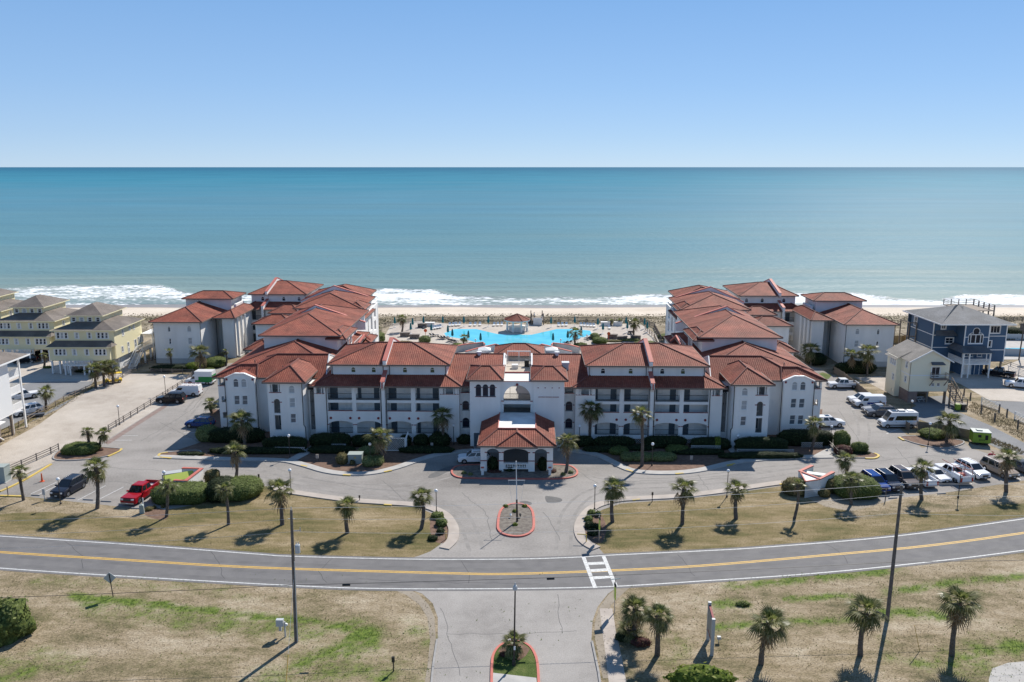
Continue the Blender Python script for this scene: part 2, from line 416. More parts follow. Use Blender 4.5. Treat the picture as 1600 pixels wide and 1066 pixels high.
groundmat('paver', [(0, (.40, .35, .30)), (.5, (.455, .405, .35)), (1, (.51, .455, .40))], .15, .8, 6., .2, gain=.7)
# base land
b = MB(); xs = [-900 + 75 * i for i in range(25)]; ys = [-60, 40, 80, 120, 160, 200, 231]
for i in range(24):
    for j in range(6): b.quad((xs[i], ys[j], 0), (xs[i + 1], ys[j], 0), (xs[i + 1], ys[j + 1], 0), (xs[i], ys[j + 1], 0))
b.build('ground', 'dry_grass', fix=False)['kind'] = 'structure'
# beach: from the dune line down under the water; wet sand near the waterline
prof = [(231, 0.0), (236, -.25), (244, -.75), (254, -1.35), (264, -1.95), (272, -2.5), (290, -3.6), (330, -5.)]
b = MB(); xs = [-900, -600, -450] + [-350 + 10 * i for i in range(71)] + [450, 600, 900]
def beach_z(x, y):
    for (y0, z0), (y1, z1) in zip(prof, prof[1:]):
        if y <= y1: t = (y - y0) / (y1 - y0); z = z0 + (z1 - z0) * t; break
    return z + (.18 * noise.noise(Vector((x * .02, y * .05, 3))) if 236 < y < 300 else 0)
ysb = [231, 234, 238, 242, 246, 250, 254, 258, 262, 266, 270, 275, 282, 292, 330]
for i in range(len(xs) - 1):
    for j in range(len(ysb) - 1):
        q = [(xs[i], ysb[j]), (xs[i + 1], ysb[j]), (xs[i + 1], ysb[j + 1]), (xs[i], ysb[j + 1])]
        b.quad(*[(x, y, beach_z(x, y)) for x, y in q])
m = M['beach_sand']; n = m.node_tree.nodes; l = m.node_tree.links; pb = n['Principled BSDF']
g = n.new('ShaderNodeNewGeometry'); sp = n.new('ShaderNodeSeparateXYZ'); l.new(g.outputs['Position'], sp.inputs[0])
wx = n.new('ShaderNodeTexNoise'); wx.inputs['Scale'].default_value = .03; l.new(g.outputs['Position'], wx.inputs['Vector'])
ad = n.new('ShaderNodeMath'); ad.operation = 'MULTIPLY_ADD'; l.new(wx.outputs[0], ad.inputs[0]); ad.inputs[1].default_value = 9; l.new(sp.outputs[1], ad.inputs[2])
mr = n.new('ShaderNodeMapRange'); mr.inputs[1].default_value = 263.5; mr.inputs[2].default_value = 267.5; l.new(ad.outputs[0], mr.inputs[0])
mx = n.new('ShaderNodeMix'); mx.data_type = 'RGBA'; oldc = pb.inputs['Base Color'].links[0].from_socket
l.new(oldc, mx.inputs[6]); mx.inputs[7].default_value = (.26, .215, .175, 1); l.new(mr.outputs[0], mx.inputs[0]); l.new(mx.outputs[2], pb.inputs['Base Color'])
rr = n.new('ShaderNodeMapRange'); rr.inputs[3].default_value = .95; rr.inputs[4].default_value = .3; l.new(mr.outputs[0], rr.inputs[0]); l.new(rr.outputs[0], pb.inputs['Roughness'])
b.build('beach', 'beach_sand', smooth=True)['kind'] = 'structure'
# sea: fine grid by the shore with swell and a foam attribute, plain sheet out to the horizon
SEA = -2.4
FOAM_TOP = [(-100, 450), (0, 452), (60, 447), (120, 446), (250, 446), (290, 458), (400, 462), (560, 456), (600, 453), (680, 455), (715, 463), (800, 466), (960, 465), (1000, 461), (1100, 461), (1200, 462), (1290, 458), (1340, 460), (1400, 468), (1470, 470), (1500, 462), (1560, 462), (1620, 465), (1800, 465)]
FOAM_DEN = [(-100, .62), (0, .55), (60, .64), (260, .68), (300, .7), (420, .6), (560, .75), (680, .8), (730, .64), (800, .58), (940, .62), (980, .68), (1050, .76), (1150, .72), (1280, .86), (1350, .9), (1420, .8), (1480, .74), (1540, .84), (1800, .8)]
def lerp(tab, x):
    for (a, p), (c, q) in zip(tab, tab[1:]):
        if x <= c: return p + (q - p) * max(0, min(1, (x - a) / (c - a)))
    return tab[-1][1]
SHORE = [(-100, 476), (0, 476), (150, 477), (300, 480), (450, 480), (600, 482), (800, 485), (1000, 485), (1200, 484), (1350, 483), (1450, 486), (1600, 487), (1800, 487)]
def sstep(a, c, x):
    t = max(0, min(1, (x - a) / (c - a))); return t * t * (3 - 2 * t)
NX0, NX1, NDX = -340, 340, 1.6
nx = int((NX1 - NX0) / NDX); rows = []; y = 258.
while y < 420: rows.append(y); y += .45 if y < 325 else 1.2
rows.append(420.)
sv, sf, den = [], [], []
for j, y in enumerate(rows):
    for i in range(nx + 1):
        x = NX0 + i * NDX
        u, v = PX(x, y, SEA)
        wob = 1.6 * noise.noise(Vector((x * .035, y * .03, 0))) + .9 * noise.noise(Vector((x * .16, y * .1, 5)))
        top = lerp(FOAM_TOP, u) + wob * 1.6; bot = lerp(SHORE, u) + wob * .8
        d = lerp(FOAM_DEN, u)
        f = sstep(top - 1.2, top + 2.5, v) * (d + .12 * noise.noise(Vector((x * .05, y * .12, 9))))
        mid = (v - top) / max(bot - top, 1)
        f *= 1. - .35 * sstep(.35, .9, mid) + .38 * sstep(.84, .95, mid)      # thinner towards the swash, bright edge at its end
        # far thin whitecaps of the outer bar
        oc = noise.noise(Vector((x * .012, y * .09, 20)))
        if v < top - 2: f = max(f, .40 * sstep(.52, .72, oc) * sstep(436, 452, v))
        fade = sstep(420, 380, y)
        z = SEA + fade * (.16 * math.sin(y * .42 + 3 * noise.noise(Vector((x * .012, y * .02, 1)))) * sstep(400, 330, y) + .10 * noise.noise(Vector((x * .09, y * .35, 2))) + .22 * f * (noise.noise(Vector((x * .3, y * .6, 4))) + .5))
        # rising wave face along the breaker's outer edge
        z += .75 * math.exp(-((v - top - .6) / 1.5) ** 2) * d * sstep(260, 275, y)
        if y < 275: z -= .10 * (275 - y) * (.15 + .1 * noise.noise(Vector((x * .03, 0, 7))))
        if i in (0, nx): z = SEA
        sv.append((x, y, z)); den.append(f)
W1 = nx + 1
for j in range(len(rows) - 1):
    for i in range(nx): sf.append((j * W1 + i, j * W1 + i + 1, (j + 1) * W1 + i + 1, (j + 1) * W1 + i))
def seaq(x0, x1, x2, x3, y0, y1):
    k = len(sv); sv.extend([(x0, y0, SEA), (x1, y0, SEA), (x2, y1, SEA), (x3, y1, SEA)]); den.extend([.35 if y0 < 300 else 0] * 4); sf.append((k, k + 1, k + 2, k + 3))
seaq(-900, -340, -340, -900, 258, 420); seaq(340, 900, 900, 340, 258, 420)
yy = [420, 900, 2500, 8000, 30000, 140000]
for a, c in zip(yy, yy[1:]):
    seaq(-2.2 * a, 2.2 * a, 2.2 * c, -2.2 * c, a, c)
me = bpy.data.meshes.new('sea'); me.from_pydata(sv, [], sf); at = me.attributes.new('foam', 'FLOAT', 'POINT'); at.data.foreach_set('value', den)
me.polygons.foreach_set('use_smooth', [True] * len(me.polygons))
m = bpy.data.materials.new('sea_water'); m.use_nodes = True; M['sea_water'] = m
n = m.node_tree.nodes; l = m.node_tree.links; n.remove(n['Principled BSDF'])
g = n.new('ShaderNodeNewGeometry'); sp = n.new('ShaderNodeSeparateXYZ'); l.new(g.outputs['Position'], sp.inputs[0])
lg = n.new('ShaderNodeMath'); lg.operation = 'LOGARITHM'; lg.inputs[1].default_value = 10; l.new(sp.outputs[1], lg.inputs[0])
# streaky colour bands parallel to the shore
def nz(scale, sx, sy, det=4.):
    mp = n.new('ShaderNodeMapping'); mp.inputs['Scale'].default_value = (sx, sy, 1); l.new(g.outputs['Position'], mp.inputs[0])
    t = n.new('ShaderNodeTexNoise'); t.inputs['Scale'].default_value = scale; t.inputs['Detail'].default_value = det; l.new(mp.outputs[0], t.inputs['Vector']); return t.outputs[0]
def ma(op, a, c, cl=False):
    x = n.new('ShaderNodeMath'); x.operation = op; x.use_clamp = cl
    for i, q in enumerate((a, c)):
        if hasattr(q, 'links'): l.new(q, x.inputs[i])
        else: x.inputs[i].default_value = q
    return x.outputs[0]
cb = n.new('ShaderNodeCombineXYZ'); l.new(ma('MULTIPLY', sp.outputs[0], .0016), cb.inputs[0]); l.new(ma('MULTIPLY', lg.outputs[0], 9.), cb.inputs[1])
t = n.new('ShaderNodeTexNoise'); t.inputs['Scale'].default_value = 1.6; t.inputs['Detail'].default_value = 5; l.new(cb.outputs[0], t.inputs['Vector'])
pos = ma('ADD', lg.outputs[0], ma('MULTIPLY', ma('SUBTRACT', t.outputs[0], .5), .52))
mr = n.new('ShaderNodeMapRange'); mr.inputs[1].default_value = 2.42; mr.inputs[2].default_value = 4.2; l.new(pos, mr.inputs[0])
r = n.new('ShaderNodeValToRGB'); e = r.color_ramp.elements
WST = [(0, (.18, .25, .25)), (.06, (.135, .23, .255)), (.17, (.10, .215, .265)), (.33, (.085, .21, .285)), (.6, (.045, .195, .28)), (.85, (.032, .155, .24)), (1, (.03, .13, .215))]
while len(e) < len(WST): e.new(.5)
for i, (p, cc) in enumerate(WST): e[i].position = p; e[i].color = (*cc, 1)
l.new(mr.outputs[0], r.inputs[0])
cb2 = n.new('ShaderNodeCombineXYZ'); l.new(ma('MULTIPLY', sp.outputs[0], .0035), cb2.inputs[0]); l.new(ma('MULTIPLY', lg.outputs[0], 34.), cb2.inputs[1])
t9 = n.new('ShaderNodeTexNoise'); t9.inputs['Scale'].default_value = 1.; t9.inputs['Detail'].default_value = 6; t9.inputs['Roughness'].default_value = .6; l.new(cb2.outputs[0], t9.inputs['Vector'])
swl = n.new('ShaderNodeHueSaturation'); l.new(r.outputs[0], swl.inputs['Color']); l.new(ma('ADD', ma('MULTIPLY', t9.outputs[0], .36), .83), swl.inputs['Value'])
fa = n.new('ShaderNodeAttribute'); fa.attribute_name = 'foam'
f1 = nz(1., .55, 1.1, 7.); f2 = nz(.35, .35, 1.2, 6.)
fm = ma('ADD', ma('MULTIPLY', f1, .55), ma('MULTIPLY', f2, .45))
thr = ma('SUBTRACT', .80, ma('MULTIPLY', fa.outputs['Fac'], .48))
fk = n.new('ShaderNodeMapRange'); fk.inputs[1].default_value = -.035; fk.inputs[2].default_value = .055; l.new(ma('SUBTRACT', fm, thr), fk.inputs[0])
# sandy, milky water inside the surf zone
ml = n.new('ShaderNodeMix'); ml.data_type = 'RGBA'; l.new(ma('MULTIPLY', fa.outputs['Fac'], .75, True), ml.inputs[0]); l.new(swl.outputs[0], ml.inputs[6]); ml.inputs[7].default_value = (.32, .345, .34, 1)
mf = n.new('ShaderNodeMix'); mf.data_type = 'RGBA'; l.new(fk.outputs[0], mf.inputs[0]); l.new(ml.outputs[2], mf.inputs[6]); mf.inputs[7].default_value = (.80, .82, .83, 1)
df = n.new('ShaderNodeBsdfDiffuse'); l.new(mf.outputs[2], df.inputs[0])
gl = n.new('ShaderNodeBsdfGlossy'); gl.inputs['Roughness'].default_value = .45
w1 = nz(.9, .35, 1., 6.); w2 = nz(.12, .3, 1., 4.)
bp = n.new('ShaderNodeBump'); bp.inputs['Strength'].default_value = .8; bp.inputs['Distance'].default_value = .9
l.new(ma('ADD', ma('MULTIPLY', w1, .6), w2), bp.inputs['Height']); l.new(bp.outputs[0], gl.inputs['Normal']); l.new(bp.outputs[0], df.inputs['Normal'])
ms = n.new('ShaderNodeMixShader'); gfac = ma('MULTIPLY', ma('SUBTRACT', 1., fk.outputs[0]), .032); l.new(gfac, ms.inputs[0])
l.new(df.outputs[0], ms.inputs[1]); l.new(gl.outputs[0], ms.inputs[2]); l.new(ms.outputs[0], n['Material Output'].inputs['Surface'])
me.materials.append(m); so_ = put('sea', me); so_['kind'] = 'structure'

# --- scrub behind the pool, sandy verge strips
sheet('dune_ground', [(-400, 205), (400, 205), (400, 236), (-400, 236)], .003, 'scrub')
# --- county road
RT = gp([(-500, 800), (-250, 822), (0, 838), (200, 851), (400, 866), (455, 869.5), (640, 874), (800, 874), (900, 871), (960, 867.5), (1100, 861), (1200, 855), (1400, 838), (1600, 811), (1850, 775), (2100, 740)], 6)
RB = gp([(-500, 845), (-250, 868), (0, 888), (200, 901), (460, 915.5), (600, 920), (800, 920), (950, 917), (1100, 908), (1250, 898), (1400, 884), (1600, 860), (1850, 822), (2100, 784)], 6)
RC = gp([(-500, 822), (-250, 845), (0, 863), (200, 875.5), (400, 887), (700, 896), (800, 897), (950, 892), (1100, 884), (1300, 867), (1450, 853), (1600, 833), (1850, 796), (2100, 760)], 6)
def off(line, d):
    out = []
    for i in range(len(line)):
        a = line[max(i - 1, 0)]; c = line[min(i + 1, len(line) - 1)]; t = (c - a).normalized(); out.append(line[i] + Vector((-t.y, t.x)) * d)
    return out
# sandy shoulders just outside the lines
def ribbon_obj(name, line, w, z0, z1, m, closed=False, o=0., kind='structure', parent=None):
    b = MB(); ribbon(b, line, w, z0, z1, closed, o); ob = b.build(name, m, parent, fix=(z1 > z0)); 
    if kind and not parent: ob['kind'] = kind
    return ob
# --- parking lot and driveways (one asphalt sheet), lawns drawn over it
LOT = gp([(-60, 840), (-60, 760), (30, 748), (80, 722), (110, 716), (255, 633), (300, 588), (335, 570), (440, 560), (1240, 560), (1300, 585), (1372, 640), (1425, 687), (1440, 700), (1500, 690), (1560, 712), (1640, 722), (1700, 735), (1700, 800), (1500, 830), (945, 880), (660, 885)])
sheet('parking_lot', LOT, .006, 'lot_asphalt')
LAWN_L = gp([(-300, 815), (-80, 788), (0, 774), (46, 777), (150, 788), (222, 796), (240, 800), (300, 790), (350, 775), (385, 765), (402, 757), (432, 764), (462, 772), (545, 784), (590, 788), (650, 793), (682, 805), (693, 822), (694, 838), (688, 851), (672, 862), (655, 868.5), (640, 873), (455, 868.5), (400, 865), (200, 850), (0, 837), (-250, 821)])
sheet('lawn', LAWN_L, .011, 'lawn_grass')
LAWN_R = gp([(945, 867), (930, 850), (918, 838), (924, 812), (940, 797), (970, 787), (1010, 784), (1060, 781), (1130, 773), (1205, 762), (1240, 757), (1250, 770), (1330, 792), (1375, 787), (1400, 781), (1500, 769), (1600, 753), (1800, 725), (1900, 720), (1850, 773), (1600, 809), (1400, 836.5), (1200, 853.5), (1100, 859.5), (960, 866.5)])
sheet('lawn', LAWN_R, .011, 'lawn_grass')
b = MB(); b2 = MB()
sheet('road', off(RT, .45) + off(RB, -.45)[::-1], .016, 'road_asphalt')
for nm, ln, w_, m_, o_ in (('edge_line', RT, .17, 'paint_white', 0), ('edge_line', RB, .17, 'paint_white', 0), ('centre_line', RC, .17, 'paint_yellow', .14), ('centre_line', RC, .17, 'paint_yellow', -.14)):
    ribbon_obj(nm, ln, w_, .021, .021, m_, o=o_)
cw = MB()
A = [G(*q) for q in ((911.5, 870.5), (930, 919), (943, 869.5), (962, 916))]
ribbon(cw, [A[0].to_2d(), A[1].to_2d()], .42, .026, .026); ribbon(cw, [A[2].to_2d(), A[3].to_2d()], .42, .026, .026)
for t in (.24, .47, .70):
    p = A[0].lerp(A[1], t); q = A[2].lerp(A[3], t); d = (q - p).normalized(); ribbon(cw, [(p + d * .23).to_2d(), (q - d * .23).to_2d()], .62, .0261, .0261)
o = cw.build('crosswalk_marking', 'paint_white', fix=False); o['kind'] = 'structure'
# driveway south of the road
DRV = gp([(640, 921), (660, 928), (676, 943), (684, 965), (684, 1000), (678, 1040), (672, 1100), (660, 1180), (960, 1180), (940, 1100), (934, 1050), (924, 1000), (926, 970), (934, 948), (950, 928), (965, 917.5)])
sheet('driveway', DRV, .012, 'driveway')
for px in ([(640, 921), (655, 930), (670, 945), (679, 965), (681, 1000), (676, 1040), (668, 1090), (660, 1090), (668, 1040), (672, 1000), (668, 965), (655, 945), (635, 930), (615, 922)],
           [(965, 918), (950, 930), (936, 950), (929, 975), (930, 1000), (942, 1060), (960, 1060), (950, 1000), (946, 970), (955, 945), (985, 917)]):
    sheet('sandy_verge', gp(px), .009, 'soil_patch')
ribbon_obj('kerb', gp([(683, 1000), (677, 1040), (671, 1100)]), .18, 0, .12, 'kerb_grey')
ribbon_obj('kerb', gp([(925, 1003), (935, 1050), (944, 1110)]), .18, 0, .12, 'kerb_grey')
sheet('footpath', gp([(937, 951), (957, 951), (962, 985), (972, 1030), (985, 1100), (955, 1100), (947, 1030), (941, 985)]), .014, 'concrete_pink')
sheet('footpath', gp([(1545, 1062), (1550, 1045), (1575, 1036), (1640, 1030), (1640, 1085), (1545, 1085)], 0), .014, 'concrete')
for k in range(7):     # joints of the footpath, cut as narrow dark grooves
    a = G(941 + k * 3.2 + (k > 4) * k * .6, 966 + k * 16); c = G(961 + k * 4, 966 + k * 16)
    ribbon_obj('path_joint', [a.to_2d(), c.to_2d()], .03, .0165, .0165, 'kerb_grey')
# median islands
ISL = gp([(768, 1075), (769, 1035), (773, 1020), (783, 1009), (797, 1004), (812, 1004), (826, 1010), (835, 1022), (840, 1040), (842, 1075)], 4)
sheet('island_turf', ISL, .10, 'green_grass', thick=.1)
ribbon_obj('brick_kerb', ISL, .22, 0, .15, 'pink_coping')
sheet('island_mulch', gp([(797, 1008), (815, 1007), (828, 1016), (822, 1026), (811, 1034), (803, 1030), (778, 1020), (786, 1010)]), .106, 'mulch')
sheet('island_paving', gp([(770, 1053), (838, 1061), (842, 1100), (768, 1100)]), .108, 'concrete')
IS2 = gp([(778, 822), (781, 802), (790, 792), (806, 788), (823, 791), (832, 801), (834, 822), (830, 832), (818, 838), (803, 839), (788, 836), (780, 830)], 4, True)
sheet('island_mulch', IS2, .10, 'mulch_grey', thick=.1)
ribbon_obj('brick_kerb', IS2, .3, 0, .17, 'pink_coping', True)
IS3 = gp([(706, 739), (711, 731), (725, 728), (760, 727), (800, 726), (850, 727), (885, 728), (898, 733), (902, 740), (895, 746), (870, 749), (800, 749), (735, 748), (714, 746)], 4, True)
sheet('island_mulch', IS3, .10, 'mulch_grey', thick=.1)
ribbon_obj('brick_kerb', IS3, .28, 0, .17, 'pink_coping', True)
# left and right curved walks by the entrance drive
WL = gp([(432, 764), (462, 770.5), (545, 782), (600, 786), (660, 791), (692, 803), (706, 820), (709, 832), (706, 846), (694, 858)], 5)
ribbon_obj('sidewalk', WL, 1.25, 0, .13, 'concrete_pink')
WR = gp([(1242, 753), (1205, 757), (1130, 768), (1060, 776), (1010, 779), (965, 782), (930, 792), (912, 808), (905, 825), (908, 840), (917, 850), (932, 858)], 5)
ribbon_obj('sidewalk', WR, 1.25, 0, .13, 'concrete_pink')
# walk along the building, planting bed behind it
FR_L = [(243, 714), (300, 716), (360, 718), (440, 720), (475, 727), (510, 737), (545, 741), (585, 739), (620, 731), (655, 719), (690, 710), (740, 704)]
FR_R = [(872, 703), (905, 706), (935, 712), (960, 724), (985, 735), (1015, 739), (1060, 739), (1100, 734), (1150, 723), (1220, 716), (1300, 714)]
bedL = gp(FR_L + [(740, 640), (330, 640), (318, 690), (270, 706)]); bedR = gp([(872, 640)] + FR_R + [(1282, 690), (1285, 640)])
sheet('planting_bed', bedL, .04, 'mulch', thick=.04); sheet('planting_bed', bedR, .04, 'mulch', thick=.04)
ribbon_obj('sidewalk', gp(FR_L, 5), 1.3, 0, .13, 'concrete'); ribbon_obj('sidewalk', gp(FR_R, 5), 1.3, 0, .13, 'concrete')
for px in ([(451, 722), (470, 712), (490, 700), (500, 690)], [(1165, 718), (1150, 708), (1142, 698), (1138, 690)], [(1278, 715), (1300, 704), (1322, 704)]):
    ribbon_obj('entry_path', gp(px, 3), 1.5, 0, .10, 'concrete')
for px in ([(470, 728), (480, 730)], [(536, 743), (548, 743.6)], [(600, 738.5), (612, 736)], [(978, 734.5), (990, 738.5)], [(1055, 741.5), (1068, 740.5)], [(1135, 728.5), (1148, 725.5)], [(600, 789.5), (612, 790.3)], [(988, 782.5), (1000, 781.5)], [(1218, 758), (1232, 756)]):
    ribbon_obj('painted_kerb', gp(px), .3, .0, .145, 'kerb_yellow')
# lot islands
def island(px, mulch, label=None):
    p = gp(px, 4, True); sheet('island_mulch', p, .09, mulch, thick=.09); ribbon_obj('island_kerb', p, .2, 0, .14, 'kerb_grey', True)
island([(83, 716), (95, 704), (130, 698), (165, 700), (188, 702), (188, 706), (165, 714), (130, 719), (95, 720)], 'mulch')
island([(248, 713), (252, 709), (280, 706), (312, 705), (308, 713), (280, 716), (258, 716)], 'mulch')
island([(1406, 684), (1425, 682), (1450, 683), (1480, 686), (1505, 690), (1500, 696), (1475, 701), (1450, 698), (1425, 692)], 'mulch')
island([(1322, 706), (1345, 705), (1365, 709), (1372, 713), (1365, 716), (1340, 716), (1322, 716)], 'mulch')
for px in ([(0, 769), (20, 760), (45, 747), (80, 726)], [(169, 714), (178, 710), (187, 706), (190, 702)], [(248, 714), (250, 710), (262, 708)], [(250, 715.5), (268, 717)], [(0, 775.5), (35, 776.5)], [(1404, 684), (1412, 689)], [(1366, 709), (1373, 713), (1366, 717), (1352, 717)]):
    ribbon_obj('painted_kerb', gp(px, 3), .32, .0, .15, 'kerb_yellow')
# parking bay lines and patches
for px in ([(121, 782), (165, 759)], [(146, 785), (193, 761)], [(48, 772), (92, 752)], [(60, 773), (112, 748)], [(1418, 772), (1390, 752)], [(1520, 757), (1490, 740)], [(1450, 770), (1420, 750)], [(1595, 750), (1560, 728)], [(280, 686), (318, 686)], [(287, 676), (320, 676)], [(1385, 678), (1408, 669)], [(170, 688), (206, 688)], [(180, 681), (215, 681)], [(1330, 640), (1352, 640)], [(1345, 652), (1365, 653)]):
    ribbon_obj('bay_line', gp(px), .11, .0105, .0105, 'paint_white')
def blob(px, n=5): return gp(px, n, True)
for px in ([(852, 776), (862, 776), (876, 779), (878, 783), (868, 786), (855, 785)], [(812, 784), (822, 783), (831, 786), (828, 789), (816, 788)], [(672, 742), (690, 733), (708, 728), (718, 731), (700, 737), (684, 745), (670, 747)], [(945, 747), (955, 747), (957, 751), (946, 751)]):
    sheet('asphalt_patch', blob(px), .0115, 'asphalt_patch')
sheet('bare_verge', gp([(1378, 786), (1400, 779), (1500, 767), (1600, 751), (1700, 736), (1700, 770), (1640, 778), (1600, 787), (1540, 790), (1480, 800), (1430, 801), (1390, 806), (1350, 812), (1300, 804), (1340, 796)]), .0118, 'dry_grass'); sheet('bare_verge', gp([(-100, 788), (0, 775), (46, 778), (150, 789), (222, 797), (262, 803), (250, 812), (200, 810), (140, 808), (80, 800), (20, 802), (-100, 815)]), .0118, 'dry_grass')
# darkened wheel paths
for o_ in (-.9, .9): ribbon_obj('wheel_path', off([(a + c) / 2 for a, c in zip(RT, RC)], o_) if len(RT) == len(RC) else off(RC, 1.9 + o_), .62, .0178, .0178, 'road_wear'); ribbon_obj('wheel_path', off(RC, -1.75 + o_), .62, .0178, .0178, 'road_wear')
tz = .0066
for px in ([(300, 650), (330, 690), (420, 733), (520, 757), (620, 760), (680, 748), (735, 733)], [(240, 770), (300, 738), (400, 740), (520, 765), (640, 776), (715, 800), (745, 860)], [(880, 860), (890, 800), (940, 765), (1060, 757), (1180, 745), (1290, 730), (1380, 735)], [(905, 735), (960, 748), (1060, 750), (1200, 733), (1310, 720), (1350, 680), (1335, 630)], [(240, 690), (280, 660), (315, 620)]):
    ln = gp(px, 8)
    for o_ in (-.8, .8): tz += .0004; ribbon_obj('tyre_track', off(ln, o_), .42, tz, tz, 'tyre_wear')
# sealed cracks wandering over the old asphalt
rdk = random.Random(3)
def crack(px, m_, w_, z):
    ln = gp(px); out = []
    for a, c in zip(ln, ln[1:]):
        n_ = max(2, int((c - a).length / .9))
        for k in range(n_): out.append(a.lerp(c, k / n_) + Vector((rdk.uniform(-.16, .16), rdk.uniform(-.16, .16))))
    ribbon_obj('sealed_crack', out, w_, z, z, m_)
for px in ([(220, 690), (300, 640), (330, 600)], [(150, 730), (240, 735), (330, 745), (420, 752)], [(250, 660), (330, 700)], [(470, 745), (560, 762), (660, 770)], [(600, 752), (640, 790)], [(720, 770), (760, 800), (770, 850)], [(850, 800), (880, 850)], [(900, 735), (940, 760)], [(940, 752), (1050, 752), (1180, 738)], [(1090, 742), (1110, 770)], [(1310, 640), (1350, 700), (1390, 720)], [(1330, 725), (1450, 712), (1560, 720)], [(1400, 700), (1430, 735)], [(90, 760), (180, 752), (230, 760)]): crack(px, 'crack', .07, .0118)
for px in ([(700, 990), (800, 992), (920, 985)], [(690, 950), (720, 1066)], [(870, 930), (880, 1000)]): crack(px, 'crack', .06, .0135)
for px in ([(330, 862), (345, 885), (352, 910)], [(520, 872), (500, 892), (515, 917)], [(720, 876), (735, 896), (730, 919)], [(1060, 866), (1075, 888), (1090, 908)], [(1290, 850), (1320, 868), (1330, 888)], [(100, 846), (130, 870), (128, 895)], [(560, 905), (700, 911), (860, 912)]): crack(px, 'crack_road', .06, .0185)
# bare sandy ground, left sand lot and neighbours' paving
sheet('sand_lot', gp([(-120, 760), (-120, 730), (0, 697), (60, 664), (120, 620), (151, 603), (186, 588), (205, 583), (300, 586), (292, 597), (255, 633), (160, 692), (95, 717), (40, 741), (0, 752)]), .013, 'sand_lot')
sheet('brick_strip', gp([(163, 692), (255, 634), (292, 600), (295, 602), (259, 637), (169, 695)]), .017, 'brick_strip')
sheet('neighbour_parking', gp([(-60, 650), (40, 600), (60, 597), (146, 596), (140, 606), (90, 640), (30, 668), (-60, 690)]), .014, 'grey_asphalt')
sheet('paved_yard', gp([(-60, 600), (-60, 560), (60, 552), (205, 570), (205, 583), (186, 588), (151, 597), (60, 597), (40, 600)]), .012, 'paver')
ribbon_obj('concrete_apron', gp([(38, 597), (90, 594), (150, 593)]), 1.3, .016, .016, 'concrete')
sheet('green_verge', gp([(-40, 696), (0, 680), (40, 664), (90, 634), (150, 605), (150, 600), (90, 626), (40, 655), (0, 672), (-40, 686)]), .0155, 'lawn_grass')
# right side: gravel lane, paved forecourt, verge
sheet('gravel_lane', gp([(1420, 640), (1435, 655), (1470, 668), (1515, 681), (1600, 719), (1720, 770), (1720, 745), (1600, 692), (1545, 664), (1500, 645), (1480, 636), (1440, 630)]), .012, 'grey_asphalt')
sheet('carport_slab', gp([(1418, 626), (1446, 642), (1500, 640), (1478, 618), (1450, 620)]), .015, 'grey_asphalt')
sheet('paved_forecourt', gp([(1470, 588), (1500, 600), (1545, 625), (1600, 628), (1720, 632), (1720, 560), (1600, 560), (1560, 575), (1500, 580)]), .013, 'paver')
sheet('grey_drive', gp([(1545, 626), (1600, 628), (1720, 633), (1720, 700), (1640, 672), (1590, 650)]), .014, 'grey_asphalt')
sheet('sandy_yard', gp([(1335, 590), (1375, 588), (1420, 598), (1422, 615), (1395, 618), (1360, 600)]), .013, 'sand_lot')
sheet('bare_soil', gp([(1505, 690), (1540, 700), (1600, 712), (1640, 725), (1640, 745), (1560, 714), (1515, 700)]), .0135, 'soil_patch')
sheet('green_turf', gp([(1262, 590), (1285, 582), (1300, 586), (1295, 592), (1272, 596)]), .0135, 'green_grass')
sheet('bare_soil', gp([(1262, 779), (1290, 792), (1330, 799), (1368, 790), (1380, 784), (1360, 770), (1300, 765)]), .0155, 'soil_patch')
for px in ([(675, 808), (690, 800), (700, 815), (702, 832), (694, 848), (680, 846), (672, 828)], [(918, 808), (936, 803), (945, 815), (947, 830), (940, 848), (922, 846), (914, 828)], [(222, 796), (238, 792), (262, 800), (258, 812), (232, 808)]):
    sheet('planting_mulch', gp(px, 4, True), .0165, 'mulch')
# verge south of the road: its own finer sheet that carries how green the weeds are
STRIPS = [([(110, 930), (180, 938), (330, 955), (480, 972), (565, 985)], .55, 1.), ([(140, 948), (300, 968), (460, 985), (560, 990)], 1.5, .55),
          ([(560, 985), (575, 1000), (540, 1020), (480, 1040)], 1.6, .8), ([(420, 1066), (500, 1040), (620, 1060)], 2.2, .5), ([(640, 975), (670, 1000)], .9, .5),
          ([(1140, 915), (1260, 905), (1340, 897), (1400, 890)], .7, .8), ([(1120, 945), (1160, 943)], .6, 1.), ([(1230, 936), (1330, 930)], .5, 1.), ([(1390, 925), (1480, 912), (1600, 900)], .6, .9),
          ([(1380, 958), (1440, 958), (1500, 963)], .9, .8), ([(1120, 980), (1180, 975), (1330, 966)], .6, .7), ([(1500, 1040), (1560, 1015), (1620, 1000)], 1.5, .7), ([(1430, 1035), (1460, 1045)], .8, .6),
          ([(0, 1040), (60, 1025), (110, 1040)], 1.2, .5), ([(0, 1060), (40, 1050)], 1., .7), ([(60, 908), (200, 912), (340, 920)], .9, .35), ([(300, 925), (420, 935)], .7, .3), ([(1060, 1000), (1060, 1030)], 1.2, .4), ([(1380, 1000), (1390, 1030)], .8, .4)]
SG = [(gp(p), w_, s_) for p, w_, s_ in STRIPS]
def segd(p, line):
    best = 1e9
    for a, c in zip(line, line[1:]):
        d = c - a; t = max(0, min(1, (p - a).dot(d) / d.length_squared)); best = min(best, (p - a - d * t).length)
    return best
